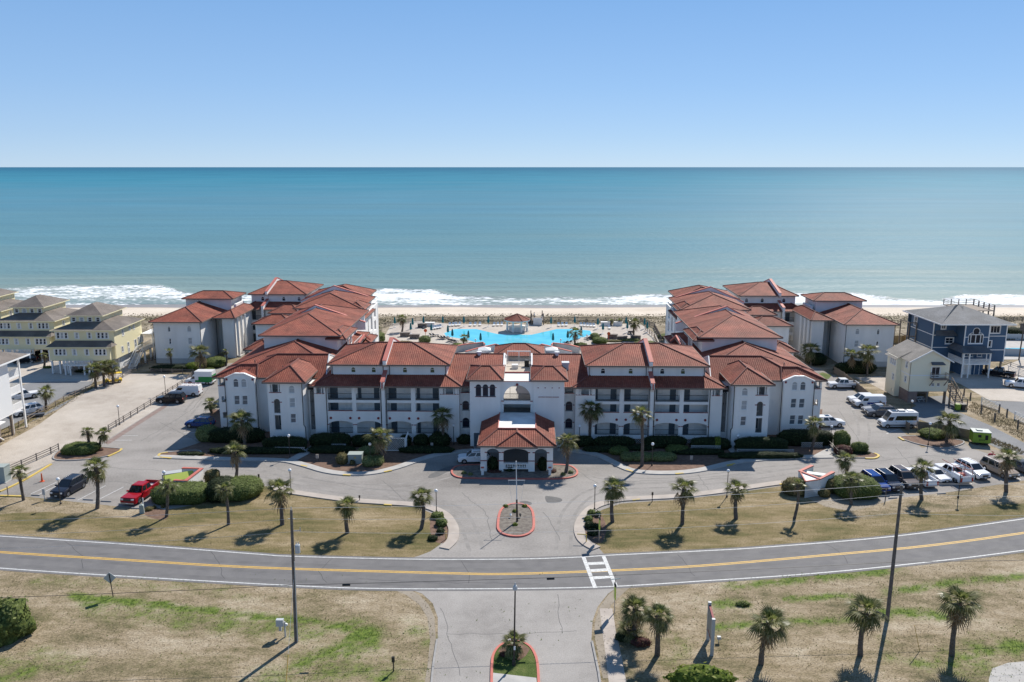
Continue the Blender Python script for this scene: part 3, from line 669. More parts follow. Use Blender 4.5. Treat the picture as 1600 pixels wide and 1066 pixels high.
def green(x, y):
    p = Vector((x, y)); g_ = 0
    q = .75 + .8 * noise.noise(Vector((x * .5, y * .5, 0))) + .5 * noise.noise(Vector((x * 1.7, y * 1.7, 2)))
    for ln, w_, s_ in SG:
        d = segd(p, ln)
        if d < w_ * 3.5: g_ = max(g_, 1.25 * s_ * math.exp(-(d / w_) ** 2 * .45))
    g_ = max(g_ * q * 1.15, .30 * max(0, noise.noise(Vector((x * .07, y * .16, 6))) + .25) * q)
    return max(0, min(1, g_))
vx0, vy0, vdx = -75., 50., .5; vnx, vny = 300, 72
vv = []; va = []
for j in range(vny + 1):
    for i in range(vnx + 1):
        x = vx0 + i * vdx; y = vy0 + j * vdx
        vv.append((x, y, .003)); va.append(green(x, y) if y < 84 else 0)
vf = [(j * (vnx + 1) + i, j * (vnx + 1) + i + 1, (j + 1) * (vnx + 1) + i + 1, (j + 1) * (vnx + 1) + i) for j in range(vny) for i in range(vnx)]
me = bpy.data.meshes.new('verge'); me.from_pydata(vv, [], vf); me.attributes.new('green', 'FLOAT', 'POINT').data.foreach_set('value', va)
m = M['dry_grass'].copy(); m.name = 'verge_grass'; n = m.node_tree.nodes; l = m.node_tree.links; pb = n['Principled BSDF']
fa = n.new('ShaderNodeAttribute'); fa.attribute_name = 'green'; t = n.new('ShaderNodeTexNoise'); t.inputs['Scale'].default_value = 2.5; t.inputs['Detail'].default_value = 6
g = n.new('ShaderNodeNewGeometry'); l.new(g.outputs['Position'], t.inputs['Vector'])
x1 = n.new('ShaderNodeMath'); x1.operation = 'MULTIPLY_ADD'; l.new(t.outputs[0], x1.inputs[0]); x1.inputs[1].default_value = 1.6; x1.inputs[2].default_value = -.8
x2 = n.new('ShaderNodeMath'); x2.operation = 'MULTIPLY_ADD'; l.new(fa.outputs['Fac'], x2.inputs[0]); x2.inputs[1].default_value = 1.25; l.new(x1.outputs[0], x2.inputs[2]); x2.use_clamp = True
x3 = n.new('ShaderNodeMath'); x3.operation = 'MULTIPLY'; l.new(x2.outputs[0], x3.inputs[0]); l.new(fa.outputs['Fac'], x3.inputs[1]); x3.use_clamp = True
gr = n.new('ShaderNodeValToRGB'); gr.color_ramp.elements[0].color = (.055, .095, .012, 1); gr.color_ramp.elements[0].position = .35; gr.color_ramp.elements[1].color = (.15, .20, .035, 1); gr.color_ramp.elements[1].position = .65
l.new(t.outputs[0], gr.inputs[0])
mx = n.new('ShaderNodeMix'); mx.data_type = 'RGBA'; oldc = pb.inputs['Base Color'].links[0].from_socket
l.new(x3.outputs[0], mx.inputs[0]); l.new(oldc, mx.inputs[6]); l.new(gr.outputs[0], mx.inputs[7]); l.new(mx.outputs[2], pb.inputs['Base Color'])
me.materials.append(m); put('verge', me)['kind'] = 'structure'
# weeds and dry tufts standing on the verge (nobody could count them)
def tufts(name, m, pts, smin, smax, label=None, blades=4):
    b = MB()
    for x, y, z in pts:
        s = random.uniform(smin, smax)
        for k in range(blades):
            a = random.uniform(0, 2 * PI); r_ = s * random.uniform(.15, .7); q = a + PI / 2; wd = s * .16
            bx, by = x + math.cos(a) * s * .2, y + math.sin(a) * s * .2
            b.quad((bx - math.cos(q) * wd, by - math.sin(q) * wd, z), (bx + math.cos(q) * wd, by + math.sin(q) * wd, z), (bx + math.cos(a) * r_, by + math.sin(a) * r_, z + s * random.uniform(.5, 1.)))
    o = b.build(name, m, fix=False); o['kind'] = 'stuff'; return o
wp = []; dp = []
while len(wp) < 4200:
    x, y = random.uniform(-50, 52), random.uniform(60, 81)
    if random.random() < green(x, y) ** 1.3: wp.append((x, y, .006))
DRVP = DRV
while len(dp) < 9000:
    x, y = random.uniform(-52, 54), random.uniform(61, 83.)
    v_ = PX(x, y, 0)
    if inside((x, y), RT + RB[::-1]) or inside((x, y), DRV) or not (RB[0].y - 30 < y): continue
    k = min(range(len(RB)), key=lambda i: abs(RB[i].x - x))
    if y > RB[k].y - .8: continue
    if noise.noise(Vector((x * .2, y * .2, 3))) + random.uniform(-.5, .5) > -.1: dp.append((x, y, .006))
lp = []; rdl = random.Random(9)
for poly, n_ in ((LAWN_L, 5200), (LAWN_R, 5200)):
    c_ = 0
    while c_ < n_:
        x, y = rdl.uniform(-62, 66), rdl.uniform(84.5, 103)
        if inside((x, y), poly) and noise.noise(Vector((x * .25, y * .5, 8))) > rdl.uniform(-.6, .4): lp.append((x, y, .011)); c_ += 1
        elif rdl.random() < .001: c_ += 1
tufts('lawn_tufts', 'lawn_blade', lp, .04, .10)
tufts('verge_weeds', 'weed', wp, .06, .16); tufts('dry_grass_tufts', 'dry_tuft', dp, .05, .12)
# ------------------------------------------------------------------ building kit
def rect(x, z, w, h): return [(x - w / 2, z), (x + w / 2, z), (x + w / 2, z + h), (x - w / 2, z + h)]
def arch(x, z, w, h, n=10, rise=None):
    """flat sill at z, total height h, the top an arc of the given rise (half circle by default)"""
    r = rise if rise is not None else w / 2; zs = z + h - r; pts = [(x - w / 2, z), (x + w / 2, z)]
    for k in range(n + 1):
        t = PI * k / n; pts.append((x + w / 2 * math.cos(t), zs + r * math.sin(t)))
    return pts
def wallmb(outline, holes, thick, mb=None, m=0):
    """wall in the xz plane facing -y, front at y=0, with real openings"""
    mb = mb or MB(); vs = []; ed = []
    for loop in [outline] + holes:
        i = len(vs); vs += [Vector(p) for p in loop]; ed += [(i + k, i + (k + 1) % len(loop)) for k in range(len(loop))]
    ov, oe, of, _, _, _ = delaunay_2d_cdt(vs, ed, [], 0, 1e-5)
    tri = []
    for f in of:
        c = sum((ov[k] for k in f), Vector((0, 0))) / len(f)
        if inside(c, outline) and not any(inside(c, h) for h in holes): tri.append(tuple(f))
    i = len(mb.v); N = len(ov)
    mb.v += [(p.x, 0, p.y) for p in ov] + [(p.x, thick, p.y) for p in ov]
    cnt = {}
    for f in tri:
        mb.f.append(tuple(i + k for k in f)); mb.f.append(tuple(i + N + k for k in f[::-1])); mb.uv += [None, None]; mb.mi += [m, m]
        for a, c in zip(f, f[1:] + f[:1]): cnt.setdefault(frozenset((a, c)), []).append((a, c))
    for k, e_ in cnt.items():
        if len(e_) == 1:
            a, c = e_[0]; mb.f.append((i + c, i + a, i + N + a, i + N + c)); mb.uv.append(None); mb.mi.append(m)
    return mb
WCACHE = {}
def ring(mb, loop, d, y0, y1, outward=False, m=0):
    """frame that follows a closed outline: loop itself and the loop moved d inwards (or outwards)"""
    n = len(loop); cx = sum(p[0] for p in loop) / n; cz = sum(p[1] for p in loop) / n
    def offp(k, q):
        a, p, c = Vector(loop[k - 1]), Vector(loop[k]), Vector(loop[(k + 1) % n]); t = (c - a).normalized(); nn = Vector((t.y, -t.x))
        e1 = (p - a).normalized(); f = 1 / max(.5, abs(e1.dot(t))); return p + nn * q * f
    o = [offp(k, d) if outward else Vector(loop[k]) for k in range(n)]; i_ = [Vector(loop[k]) if outward else offp(k, -d) for k in range(n)]
    for k in range(n):
        j = (k + 1) % n
        mb.quad((o[k].x, y0, o[k].y), (o[j].x, y0, o[j].y), (i_[j].x, y0, i_[j].y), (i_[k].x, y0, i_[k].y), m=m)
        mb.quad((i_[k].x, y0, i_[k].y), (i_[j].x, y0, i_[j].y), (i_[j].x, y1, i_[j].y), (i_[k].x, y1, i_[k].y), m=m)
        mb.quad((o[k].x, y0, o[k].y), (o[j].x, y0, o[j].y), (o[j].x, y1, o[j].y), (o[k].x, y1, o[k].y), m=m)
def window(parent, x, y, z, w_, h, shape='rect', rz=0, frame='trim_white', glass='glass', trim=None, mull=(1, 1), name='window'):
    """framed window set into an opening; frame is the part, pane (and trim) its sub-parts; (x, y, z) is the middle of its sill"""
    if glass == 'glass' and (round(abs(x) * 7 + z * 3 + abs(y)) % 3 == 0): glass = 'curtain'
    key = (shape, round(w_, 2), round(h, 2), frame, glass, trim, mull)
    if key not in WCACHE:
        lp = rect(0, 0, w_, h) if shape == 'rect' else arch(0, 0, w_, h)
        f = MB(); ring(f, lp, .07, .03, .15); nx_, nz_ = mull
        for k in range(1, nx_): f.box(-w_ / 2 + w_ * k / nx_ - .025, -w_ / 2 + w_ * k / nx_ + .025, .05, .13, .07, h - .07 - (.0 if shape == 'rect' else (1 - math.sqrt(max(0, 1 - (2 * k / nx_ - 1) ** 2))) * w_ / 2))
        for k in range(1, nz_ + 1):
            zz = h * k / (nz_ + 1) if shape == 'rect' else (h - w_ / 2) * k / nz_
            f.box(-w_ / 2 + .07, w_ / 2 - .07, .048, .128, zz - .03, zz + .03)
        f.box(-w_ / 2 - .08, w_ / 2 + .08, -.07, .04, -.09, -.005)
        p = MB(); p.prism([(a * .97, c * .985 + .01) for a, c in lp], 'xz', .085, .10)
        t = None
        if trim: t = MB(); ring(t, lp, .14, -.05, .005, True); t = t.mesh('window_trim', trim)
        WCACHE[key] = (f.mesh('window', frame), p.mesh('pane', glass), t)
    f, p, t = WCACHE[key]
    o = put(name, f, parent, (x, y, z), rz); put('pane', p, o)
    if t: put('window_trim', t, o)
    return o
DCACHE = {}
def door(parent, x, y, z, w_=.95, h=2.1, m='door_teal', rz=0, name='door'):
    key = (w_, h, m)
    if key not in DCACHE:
        d = MB(); d.box(-w_ / 2, w_ / 2, 0, .05, 0, h); hd = MB(); hd.box(w_ / 2 - .14, w_ / 2 - .08, -.05, .0, 1., 1.12)
        fr = MB(); ring(fr, rect(0, 0, w_, h), .07, -.03, .06, True)
        DCACHE[key] = (d.mesh('door', m), hd.mesh('handle', 'steel'), fr.mesh('door_frame', 'trim_white'))
    d, hd, fr = DCACHE[key]; o = put(name, d, parent, (x, y, z), rz); put('handle', hd, o); put('door_frame', fr, o); return o
def tiled(mb, pts, tile=True, rib=.32, amp=.034):
    """one roof slope; pts: eave start, eave end, then up and back. Barrel tile ribs run up the slope"""
    P = [Vector(p) for p in pts]; u = (P[1] - P[0]).normalized(); nrm = None
    for k in range(2, len(P)):
        c = (P[1] - P[0]).cross(P[k] - P[0])
        if c.length > 1e-6: nrm = c.normalized(); break
    if nrm.z < 0: nrm = -nrm
    v = nrm.cross(u)
    if v.z < 0: v = -v
    Q = [((p - P[0]).dot(u), (p - P[0]).dot(v)) for p in P]
    if not tile:
        mb.quad(*[tuple(p) for p in P], uv=Q); return
    u0, u1 = min(q[0] for q in Q), max(q[0] for q in Q); n = max(1, round((u1 - u0) / rib)); st = (u1 - u0) / n
    us = []
    hh = [0, .72, 1, .72]
    for k in range(n * 4 + 1): us.append((u0 + st * k / 4, hh[k % 4] * amp))
    prev = None
    for uu, h in us:
        t = min(max(uu, u0 + 1e-4), u1 - 1e-4); lo, hi = 1e9, -1e9
        for k in range(len(Q)):
            a, c = Q[k], Q[(k + 1) % len(Q)]
            if (a[0] - t) * (c[0] - t) <= 0 and abs(a[0] - c[0]) > 1e-9:
                vv_ = a[1] + (c[1] - a[1]) * (t - a[0]) / (c[0] - a[0]); lo = min(lo, vv_); hi = max(hi, vv_)
        if lo > hi: prev = None; continue
        p0 = P[0] + u * uu + v * lo + nrm * h; p1 = P[0] + u * uu + v * hi + nrm * h
        if prev: mb.quad(tuple(prev[0]), tuple(p0), tuple(p1), tuple(prev[1]), uv=[prev[2], (uu, lo), (uu, hi), prev[3]])
        prev = (p0, p1, (uu, lo), (uu, hi))
def caps(roof, lines, m='ridge', r=.13):
    b = MB()
    for a, c in lines: b.tube((a[0], a[1], a[2] + .03), (c[0], c[1], c[2] + .03), r, r, 6)
    if lines: b.build('ridge_cap', m, roof)
def roof(parent, x0, x1, y0, y1, ze, a, c, zr, m='tile', tile=True, gable='', name='roof', fascia='gutter', wall='stucco', capm='ridge', fh=.2, skip=''):
    """hip roof over an eave rectangle; a, c = ends of the ridge (x, y); gable lists sides left vertical"""
    if x0 > x1: x0, x1 = x1, x0
    alongx = abs(a[0] - c[0]) >= abs(a[1] - c[1])
    if (alongx and a[0] > c[0]) or (not alongx and a[1] > c[1]): a, c = c, a
    A = (a[0], a[1], zr); C = (c[0], c[1], zr)
    e = [(x0, y0, ze), (x1, y0, ze), (x1, y1, ze), (x0, y1, ze)]
    same = abs(a[0] - c[0]) + abs(a[1] - c[1]) < 1e-6
    if alongx: F = dict(f=[e[0], e[1], C, A], r=[e[1], e[2], C], b=[e[2], e[3], A, C], l=[e[3], e[0], A])
    else: F = dict(f=[e[0], e[1], A], r=[e[1], e[2], C, A], b=[e[2], e[3], C], l=[e[3], e[0], A, C])
    if same: F = {k: [p for i, p in enumerate(v) if not (i == 3 and p == v[2])] for k, v in F.items()}
    mb = MB()
    for k, p in F.items():
        if k not in gable and k not in skip: tiled(mb, p, tile)
    o = mb.build(name, m, parent, fix=False)
    L = [] if same else [(A, C)]
    hips = [(e[0], A, 'fl'), (e[1], (C if alongx else A), 'fr'), (e[2], C, 'rb'), (e[3], (A if alongx else C), 'bl')]
    for p, q, k in hips:
        if not (k[0] in gable or k[1] in gable): L.append((p, q))
    if capm: caps(o, L, capm, .13 if tile else .06)
    f = MB()
    t = .06
    for k, (x_0, x_1, y_0, y_1) in dict(f=(x0 - t, x1 + t, y0 - t, y0), b=(x0 - t, x1 + t, y1, y1 + t), l=(x0 - t, x0, y0, y1), r=(x1, x1 + t, y0, y1)).items():
        if k not in skip and k not in gable: f.box(x_0, x_1, y_0, y_1, ze - fh, ze + .04)
    f.quad((x0, y0, ze - fh + .01), (x0, y1, ze - fh + .01), (x1, y1, ze - fh + .01), (x1, y0, ze - fh + .01))
    f.build('fascia', fascia, o)
    for k in gable:
        if k in F:
            g_ = MB(); p = [Vector(q) for q in F[k]]; n_ = dict(f=(0, -1, 0), b=(0, 1, 0), l=(-1, 0, 0), r=(1, 0, 0))[k]
            g_.quad(*[tuple(q) for q in p]); g_.build('gable_wall', wall, o, fix=False)
            rk = MB(); top = p[2] if len(p) == 3 else None
            if top:
                for q in p[:2]: rk.bar(q, top, .16, .2)
                rk.build('rake_board', 'trim_white', o)
    return o
def box(parent, name, x0, x1, y0, y1, z0, z1, m):
    b = MB(); b.box(min(x0, x1), max(x0, x1), min(y0, y1), max(y0, y1), z0, z1); return b.build(name, m, parent)
def lattice(parent, x0, x1, z0, z1, y, m='trim_white', step=.3, rz=0, name='lattice_panel', x=0, w_=.07):
    """diagonal lath between z0 and z1"""
    b = MB(); H_ = z1 - z0; W_ = x1 - x0
    k = -H_
    while k < W_:
        for s_ in (1, -1):
            p = []
            a0, a1 = (k, k + H_)
            t0 = max(0, -k) ; t1 = min(H_, W_ - k)
            if t1 - t0 > .05:
                xa, xb = k + t0, k + t1
                if s_ > 0: b.bar((x0 + xa, y, z0 + t0), (x0 + xb, y, z0 + t1), w_, .02)
                else: b.bar((x1 - xa, y + .022, z0 + t0), (x1 - xb, y + .022, z0 + t1), w_, .02)
        k += step
    return b.build(name, m, parent)
def railing(parent, x0, x1, y, z0, h, m='dark_metal', step=.14, name='railing', axis='x', r=.02):
    b = MB(); 
    def P3(s, z): return (s, y, z) if axis == 'x' else (y, s, z)
    b.bar(P3(x0, z0 + h), P3(x1, z0 + h), .06); b.bar(P3(x0, z0 + .09), P3(x1, z0 + .09), .04)
    n = max(2, int((x1 - x0) / step))
    for k in range(n + 1):
        s = x0 + (x1 - x0) * k / n; b.bar(P3(s, z0 + .0), P3(s, z0 + h), r * (2 if k in (0, n) else 1))
    return b.build(name, m, parent)
def spout(parent, pts, r=.06):
    b = MB()
    for a, c in zip(pts, pts[1:]): b.tube(a, c, r, r, 6)
    return b.build('downspout', 'downspout', parent)
def parapet_wall(parent, x, w_, yz, coping, name='party_wall', cm='pink_coping'):
    """thin wall across a roof; yz outline; coping = indices of outline edges that carry the coloured coping"""
    b = MB(); b.prism(yz, 'yz', x - w_ / 2, x + w_ / 2); o = b.build(name, 'stucco', parent)
    c = MB()
    for i in coping:
        a, d = Vector((x, *yz[i])), Vector((x, *yz[(i + 1) % len(yz)])); c.bar(a, d, w_ + .14, .16)
    c.build('coping', cm, o); return o
def cross_wall(parent, y, w_, xz, coping, name='party_wall', cm='pink_coping'):
    b = MB(); b.prism(xz, 'xz', y - w_ / 2, y + w_ / 2); o = b.build(name, 'stucco', parent); c = MB()
    for i in coping:
        a, d = Vector((xz[i][0], y, xz[i][1])), Vector((xz[(i + 1) % len(xz)][0], y, xz[(i + 1) % len(xz)][1])); c.bar(a, d, w_ + .14, .16)
    c.build('coping', cm, o); return o

# ------------------------------------------------------------------ the resort: local frame, x = 0 on the entrance axis, y = 0 on the balcony fronts
RES = (0.80, 123.5, 0); RROT = R(-1.17)
def balcony_block(s, label):
    """three floors of balconies under a skirt roof with an attic above it; s = -1 left of the entrance, +1 right"""
    t = thing('balcony_block', label, 'building', RES, RROT, 'condominium blocks of the resort')
    X = lambda v: s * v
    def xr(a, c): return (min(s * a, s * c), max(s * a, s * c))
    bays = [(25.55, 29.3), (21.2, 24.9), (16.4, 20.1), (12.0, 15.7)]
    x0, x1 = xr(8.95, 31.4); holes = []
    for a, c in bays:
        p, q = xr(a, c); m_, w_ = (p + q) / 2, q - p
        holes += [rect(m_, 6.72, w_, 2.12), rect(m_, 5.02, w_, 1.27), arch(m_, 1.33, w_, 2.02, 12, .52)]
    for a, c in ((9.6, 11.4), (29.9, 31.0)):
        p, q = xr(a, c); holes.append(rect((p + q) / 2, 7.78, q - p, 1.06))
    w_ = wallmb([(x0, 0.75), (x1, 0.75), (x1, 8.98), (x0, 8.98)], holes, .32); w_.build('front_wall', 'stucco', t)
    box(t, 'back_wall', x0, x1, 1.75, 2.0, .3, 8.9, 'stucco')
    for sx_ in (x0, x1 - .3): box(t, 'side_wall', sx_, sx_ + .3, .32, 1.75, .3, 8.7, 'stucco')
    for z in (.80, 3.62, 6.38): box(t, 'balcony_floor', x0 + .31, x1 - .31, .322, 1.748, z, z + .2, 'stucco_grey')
    # piers down to the ground with lattice between them
    ed = [x0 + .9] + sorted([(xr(*bays[k])[0] if s > 0 else xr(*bays[k])[0]) - .32 for k in range(4)] + [xr(*b_)[1] + .32 for b_ in bays]) + [x1 - .9]
    for px_ in sorted(set(round(e_, 1) for e_ in ed)): box(t, 'pier', px_ - .3, px_ + .3, .02, .5, 0, .748, 'stucco')
    for a, c in bays + [(9.4, 11.6), (29.7, 31.0)]:
        p, q = xr(a, c); lattice(t, p + .05, q - .05, .05, .74, .12)
    for k, (a, c) in enumerate(bays):
        p, q = xr(a, c); mm = (p + q) / 2
        railing(t, p, q, .16, 6.7, 1.02); railing(t, p, q, .16, 1.34, .86)
        box(t, 'sill', p - .05, q + .05, -.05, .1, 4.96, 5.05, 'red_trim')
        # doors and windows on the back wall of each balcony
        for z in (1.0, 3.82, 6.58):
            dx = p + .75 if (k % 2 == 0) else q - .75
            door(t, dx, 1.70, z, .95, 2.05)
            ox = q - .95 if (k % 2 == 0) else p + .95
            window(t, ox, 1.72, z + .95, .8, 1.1, trim='trim_white')
            if z > 5 or k in (0, 3): box(t, 'shutter_panel', p + .02, p + .5, 1.6, 1.74, z, z + 2.2, 'door_teal')
        for mx_ in (p + .35, q - .35):
            b = MB(); b.tube((mx_, -.06, 3.83), (mx_, .02, 3.83), .2, .2, 12); b.build('medallion', 'red_trim', t)
        for mx_ in (p - .14, q + .14): box(t, 'impost', mx_ - .16, mx_ + .16, -.06, .02, 2.72, 2.83, 'red_trim')
    for a in (9.3, 9.75, 11.1, 11.6, 15.95, 24.75, 25.2, 29.6, 30.2, 31.1):     # twin posts under the eave
        box(t, 'post', s * a - .07, s * a + .07, -.08, .0, 7.75, 8.95, 'trim_white')
    box(t, 'sill', *xr(9.0, 11.9), -.05, .05, 7.70, 7.79, 'red_trim'); box(t, 'sill', *xr(29.8, 31.35), -.05, .05, 7.70, 7.79, 'red_trim')
    spout(t, [(s * 29.5, -.1, 8.9), (s * 29.5, -.1, .1)]); spout(t, [(s * 20.2, -.1, 8.9), (s * 20.2, -.1, .1)]); spout(t, [(s * 21.05, -.1, 8.9), (s * 21.05, -.1, .1)])
    # skirt roof, attic, top roof, party wall
    rx0, rx1 = xr(8.35, 31.9)
    lo = xr(12.2, 28.0)
    roof(t, rx0, rx1, -.75, 17.5, 9.1, (rx0 + 8.2, 8.4), (rx1 - 8.2, 8.4), 12.1, name='skirt_roof')
    ax0, ax1 = xr(11.05, 29.15)
    hol = []; WX = [13.3, 17.6, 22.5, 25.7]
    for a in WX: hol.append(arch(s * a, 10.45, .72, .92))
    wallmb([(ax0, 9.6), (ax1, 9.6), (ax1, 11.75), (ax0, 11.75)], hol, .2).build('attic_wall', 'stucco', t, (0, 2.5, 0))
    for k, a in enumerate(WX): window(t, s * a, 2.5, 10.45, .72, .92, 'arch', trim='trim_white', glass='glass_green' if s < 0 or k % 2 else 'glass')
    for a in WX:
        box(t, 'vent_panel', s * a - .34, s * a + .34, 2.44, 2.5, 10.22, 10.34, 'trim_white')
    box(t, 'attic_wall', ax0, ax0 + .2, 2.702, 15.6, 9.6, 11.75, 'stucco'); box(t, 'attic_wall', ax1 - .2, ax1, 2.702, 15.6, 9.6, 11.75, 'stucco'); box(t, 'attic_wall', ax0, ax1, 15.602, 15.8, 9.4, 11.75, 'stucco')
    roof(t, ax0 - .55, ax1 + .55, 1.85, 16.3, 11.9, (ax0 + 6.2, 9.0), (ax1 - 6.2, 9.0), 13.95, name='attic_roof')
    for a in (11.2, 20.0, 21.0, 29.0): spout(t, [(s * a, 2.4, 11.7), (s * a, 2.4, 10.0)], .05)
    yz = [(-.95, 0), (.5, 0), (3, 8.5), (17, 8.5), (17.2, 12.3), (16.6, 12.75), (9, 14.75), (1.55, 12.75), (1.5, 12.2), (2.3, 11.6), (2.3, 10.85), (-.95, 9.75)]
    parapet_wall(t, s * 20.62, .5, [(-.42, 0), (.0, 0), (3, 8.5), (16.9, 8.5), (16.9, 12.3), (9, 14.75), (1.5, 12.6), (1.5, 12.0), (2.3, 11.4), (2.3, 10.9), (-.95, 9.85), (-.95, 8.9), (-.42, 8.4)], [4, 5, 9, 10])
    return t
def corner_block(s, label):
    t = thing('corner_block', label, 'building', RES, RROT, 'condominium blocks of the resort')
    def xr(a, c): return (min(s * a, s * c), max(s * a, s * c))
    # main mass, rear wall level with the roof
    x0, x1 = xr(31.35, 47.0)
    box(t, 'wall', *xr(31.35, 45.9), 4.6, 16.5, 0, 9.35, 'stucco')
    # stair recess with tall lattice; near-black panels paint the shade behind it
    box(t, 'stair_wall', *xr(31.42, 32.6), 1.2, 4.59, 0, 9.0, 'stucco'); box(t, 'stair_shade_panel', *xr(31.5, 32.5), .9, 1.19, 8.1, 9.0, 'near_black')
    lp = xr(31.5, 32.35); box(t, 'stair_shade_panel', lp[0], lp[1], 1.15, 1.19, 1.6, 8.4, 'near_black')
    for z in (1.6, 3.9, 6.2): lattice(t, lp[0], lp[1], z, z + 2.2, 1.12)
    # hip-roofed bay
    b0, b1 = xr(32.65, 38.1); mid = -1.6
    hl = [rect(s * 34.35, 3.5, .9, 1.45), rect(s * 34.35, 6.0, .9, 1.45), arch(s * 34.35, 8.2, .9, 1.25), arch(s * 36.75, 5.0, .95, 2.3), rect(s * 36.75, 2.35, .95, 2.35), rect(s * 36.9, 8.35, 1.7, 1.25)]
    wallmb([(b0, .0), (b1, 0), (b1, 9.95), (b0, 9.95)], hl, .3).build('bay_wall', 'stucco', t, (0, mid, 0))
    box(t, 'bay_side_wall', b0, b0 + .3, mid + .301, 4.598, 0, 9.95, 'stucco'); box(t, 'bay_side_wall', b1 - .3, b1, mid + .301, 4.598, 0, 9.95, 'stucco')
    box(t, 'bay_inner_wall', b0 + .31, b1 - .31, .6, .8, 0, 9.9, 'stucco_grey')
    for z in (3.5, 6.0): window(t, s * 34.35, mid, z, .9, 1.45, trim='trim_white', glass='curtain' if z < 5 else 'blind')
    window(t, s * 34.35, mid, 8.2, .9, 1.25, 'arch', trim='trim_white', glass='blind')
    box(t, 'landing_rail', s * 36.75 - .47, s * 36.75 + .47, mid + .1, mid + .2, 4.72, 4.98, 'trim_white'); box(t, 'sill', s * 36.9 - .95, s * 36.9 + .95, mid - .06, mid + .05, 8.26, 8.35, 'red_trim')
    for q in (-.62, .62): box(t, 'impost', s * 36.75 + q - .16, s * 36.75 + q + .16, mid - .06, mid + .02, 6.72, 6.84, 'red_trim')
    for q in (-.78, -.5, .5, .78): box(t, 'post', s * 36.9 + q - .06, s * 36.9 + q + .06, mid + .02, mid + .14, 8.35, 9.6, 'trim_white')
    door(t, s * 36.75, .55, 2.4, .9, 2.1); window(t, s * 36.75, .58, 5.2, .8, 1.4); window(t, s * 36.9, .58, 8.4, .9, 1.1)
    lattice(t, s * 36.75 - .5, s * 36.75 + .5, .5, 1.3, mid - .04)
    roof(t, b0 - .55, b1 + .55, mid - .6, 8.2, 10.05, (s * 35.35, 1.7), (s * 35.35, 6.5), 11.75, name='bay_roof')
    spout(t, [(s * 32.75, mid - .1, 9.9), (s * 32.75, mid - .1, 3.2), (s * 32.5, mid - .1, 2.8), (s * 32.5, mid - .1, .1)])
    # gabled bay
    g0, g1 = xr(41.55, 46.25); gm = (g0 + g1) / 2; gy = 3.0
    hl = []
    for q in (-.64, .64): hl += [arch(gm + q, 7.85, .86, 1.4), rect(gm + q, 5.0, .92, 1.5), rect(gm + q, 2.3, .92, 1.5)]
    wallmb([(g0, 0), (g1, 0), (g1, 9.3), (gm + .75, 10.05), (gm - .75, 10.05), (g0, 9.3)], hl, .3).build('gable_front', 'stucco', t, (0, gy, 0))
    box(t, 'bay_side_wall', g0, g0 + .3, gy + .301, 4.598, 0, 9.3, 'stucco'); box(t, 'bay_side_wall', g1 - .3, g1, gy + .301, 4.598, 0, 9.3, 'stucco'); box(t, 'bay_inner_wall', g0 + .31, g1 - .31, 3.7, 3.8, 0, 9.2, 'near_black')
    for q in (-.64, .64):
        window(t, gm + q, gy, 7.85, .86, 1.4, 'arch', trim='trim_white', glass='blind' if (q > 0) == (s < 0) else 'curtain')
        for z in (5.0, 2.3): window(t, gm + q, gy, z, .92, 1.5, trim='trim_white', glass='curtain')
    for q in (g0 + .28, g1 - .28): box(t, 'bracket', q - .14, q + .14, gy - .1, gy + .02, 9.0, 9.3, 'red_trim')
    gc = MB(); gc.bar((g0 - .1, gy + .1, 9.36), (gm - .75, gy + .1, 10.12), .5, .12); gc.bar((gm - .75, gy + .1, 10.12), (gm + .75, gy + .1, 10.12), .5, .12); gc.bar((gm + .75, gy + .1, 10.12), (g1 + .1, gy + .1, 9.36), .5, .12); gc.build('gable_coping', 'trim_white', t)
    r_ = MB(); tiled(r_, [(g0, 8.2, 9.4), (g0, gy + .2, 9.4), (gm, gy + .2, 10.2), (gm, 7.0, 10.2)]); tiled(r_, [(g1, gy + .2, 9.4), (g1, 8.2, 9.4), (gm, 7.0, 10.2), (gm, gy + .2, 10.2)]); r_.build('gable_roof', 'tile', t, fix=False)
    for q in (41.3, 46.3): spout(t, [(s * q, gy - .1, 9.2), (s * q, gy - .1, .1)])
    # end loggia
    e0, e1 = xr(46.3, 48.0); hl = [rect((e0 + e1) / 2, 7.75, 1.2, 1.3), rect((e0 + e1) / 2, 4.95, .85, 1.0), rect((e0 + e1) / 2, 2.3, .8, 1.)]
    wallmb([(e0, 0), (e1, 0), (e1, 9.2), (e0, 9.2)], hl, .25).build('loggia_wall', 'stucco', t, (0, 4.5, 0))
    ex = e0 if s < 0 else e1 - .25
    wallmb([(-10.5, 0), (-4.751, 0), (-4.751, 9.2), (-10.5, 9.2)], [rect(-6., 7.75, 1.6, 1.3), rect(-8.6, 7.75, 1.6, 1.3), rect(-6., 4.95, 1.2, 1.), rect(-8.6, 4.95, 1.2, 1.)], .25).build('loggia_side_wall', 'stucco', t, (s * 48.0, 0, 0), R(-90) if s < 0 else R(-90)).location.x = s * 48.0 if s < 0 else s * 48.0 - .25
    box(t, 'sill', e0 - .03, e1 + .03, 4.44, 4.5, 7.66, 7.75, 'red_trim')
    box(t, 'loggia_floor', e0 + .26, e1 - .26, 4.76, 10.4, 6.7, 6.9, 'stucco_grey'); box(t, 'inner_wall', xr(45.95, 46.2)[0], xr(45.95, 46.2)[1], 4.76, 10.4, 0, 9.2, 'stucco')
    # roofs: front range, end annex, rear hip
    roof(t, *xr(30.4, 45.2), 3.9, 17, 9.2, (xr(31, 39.5)[0], 9.1), (xr(31, 39.5)[1], 9.1), 11.9, name='front_roof', gable='r' if s < 0 else 'l')
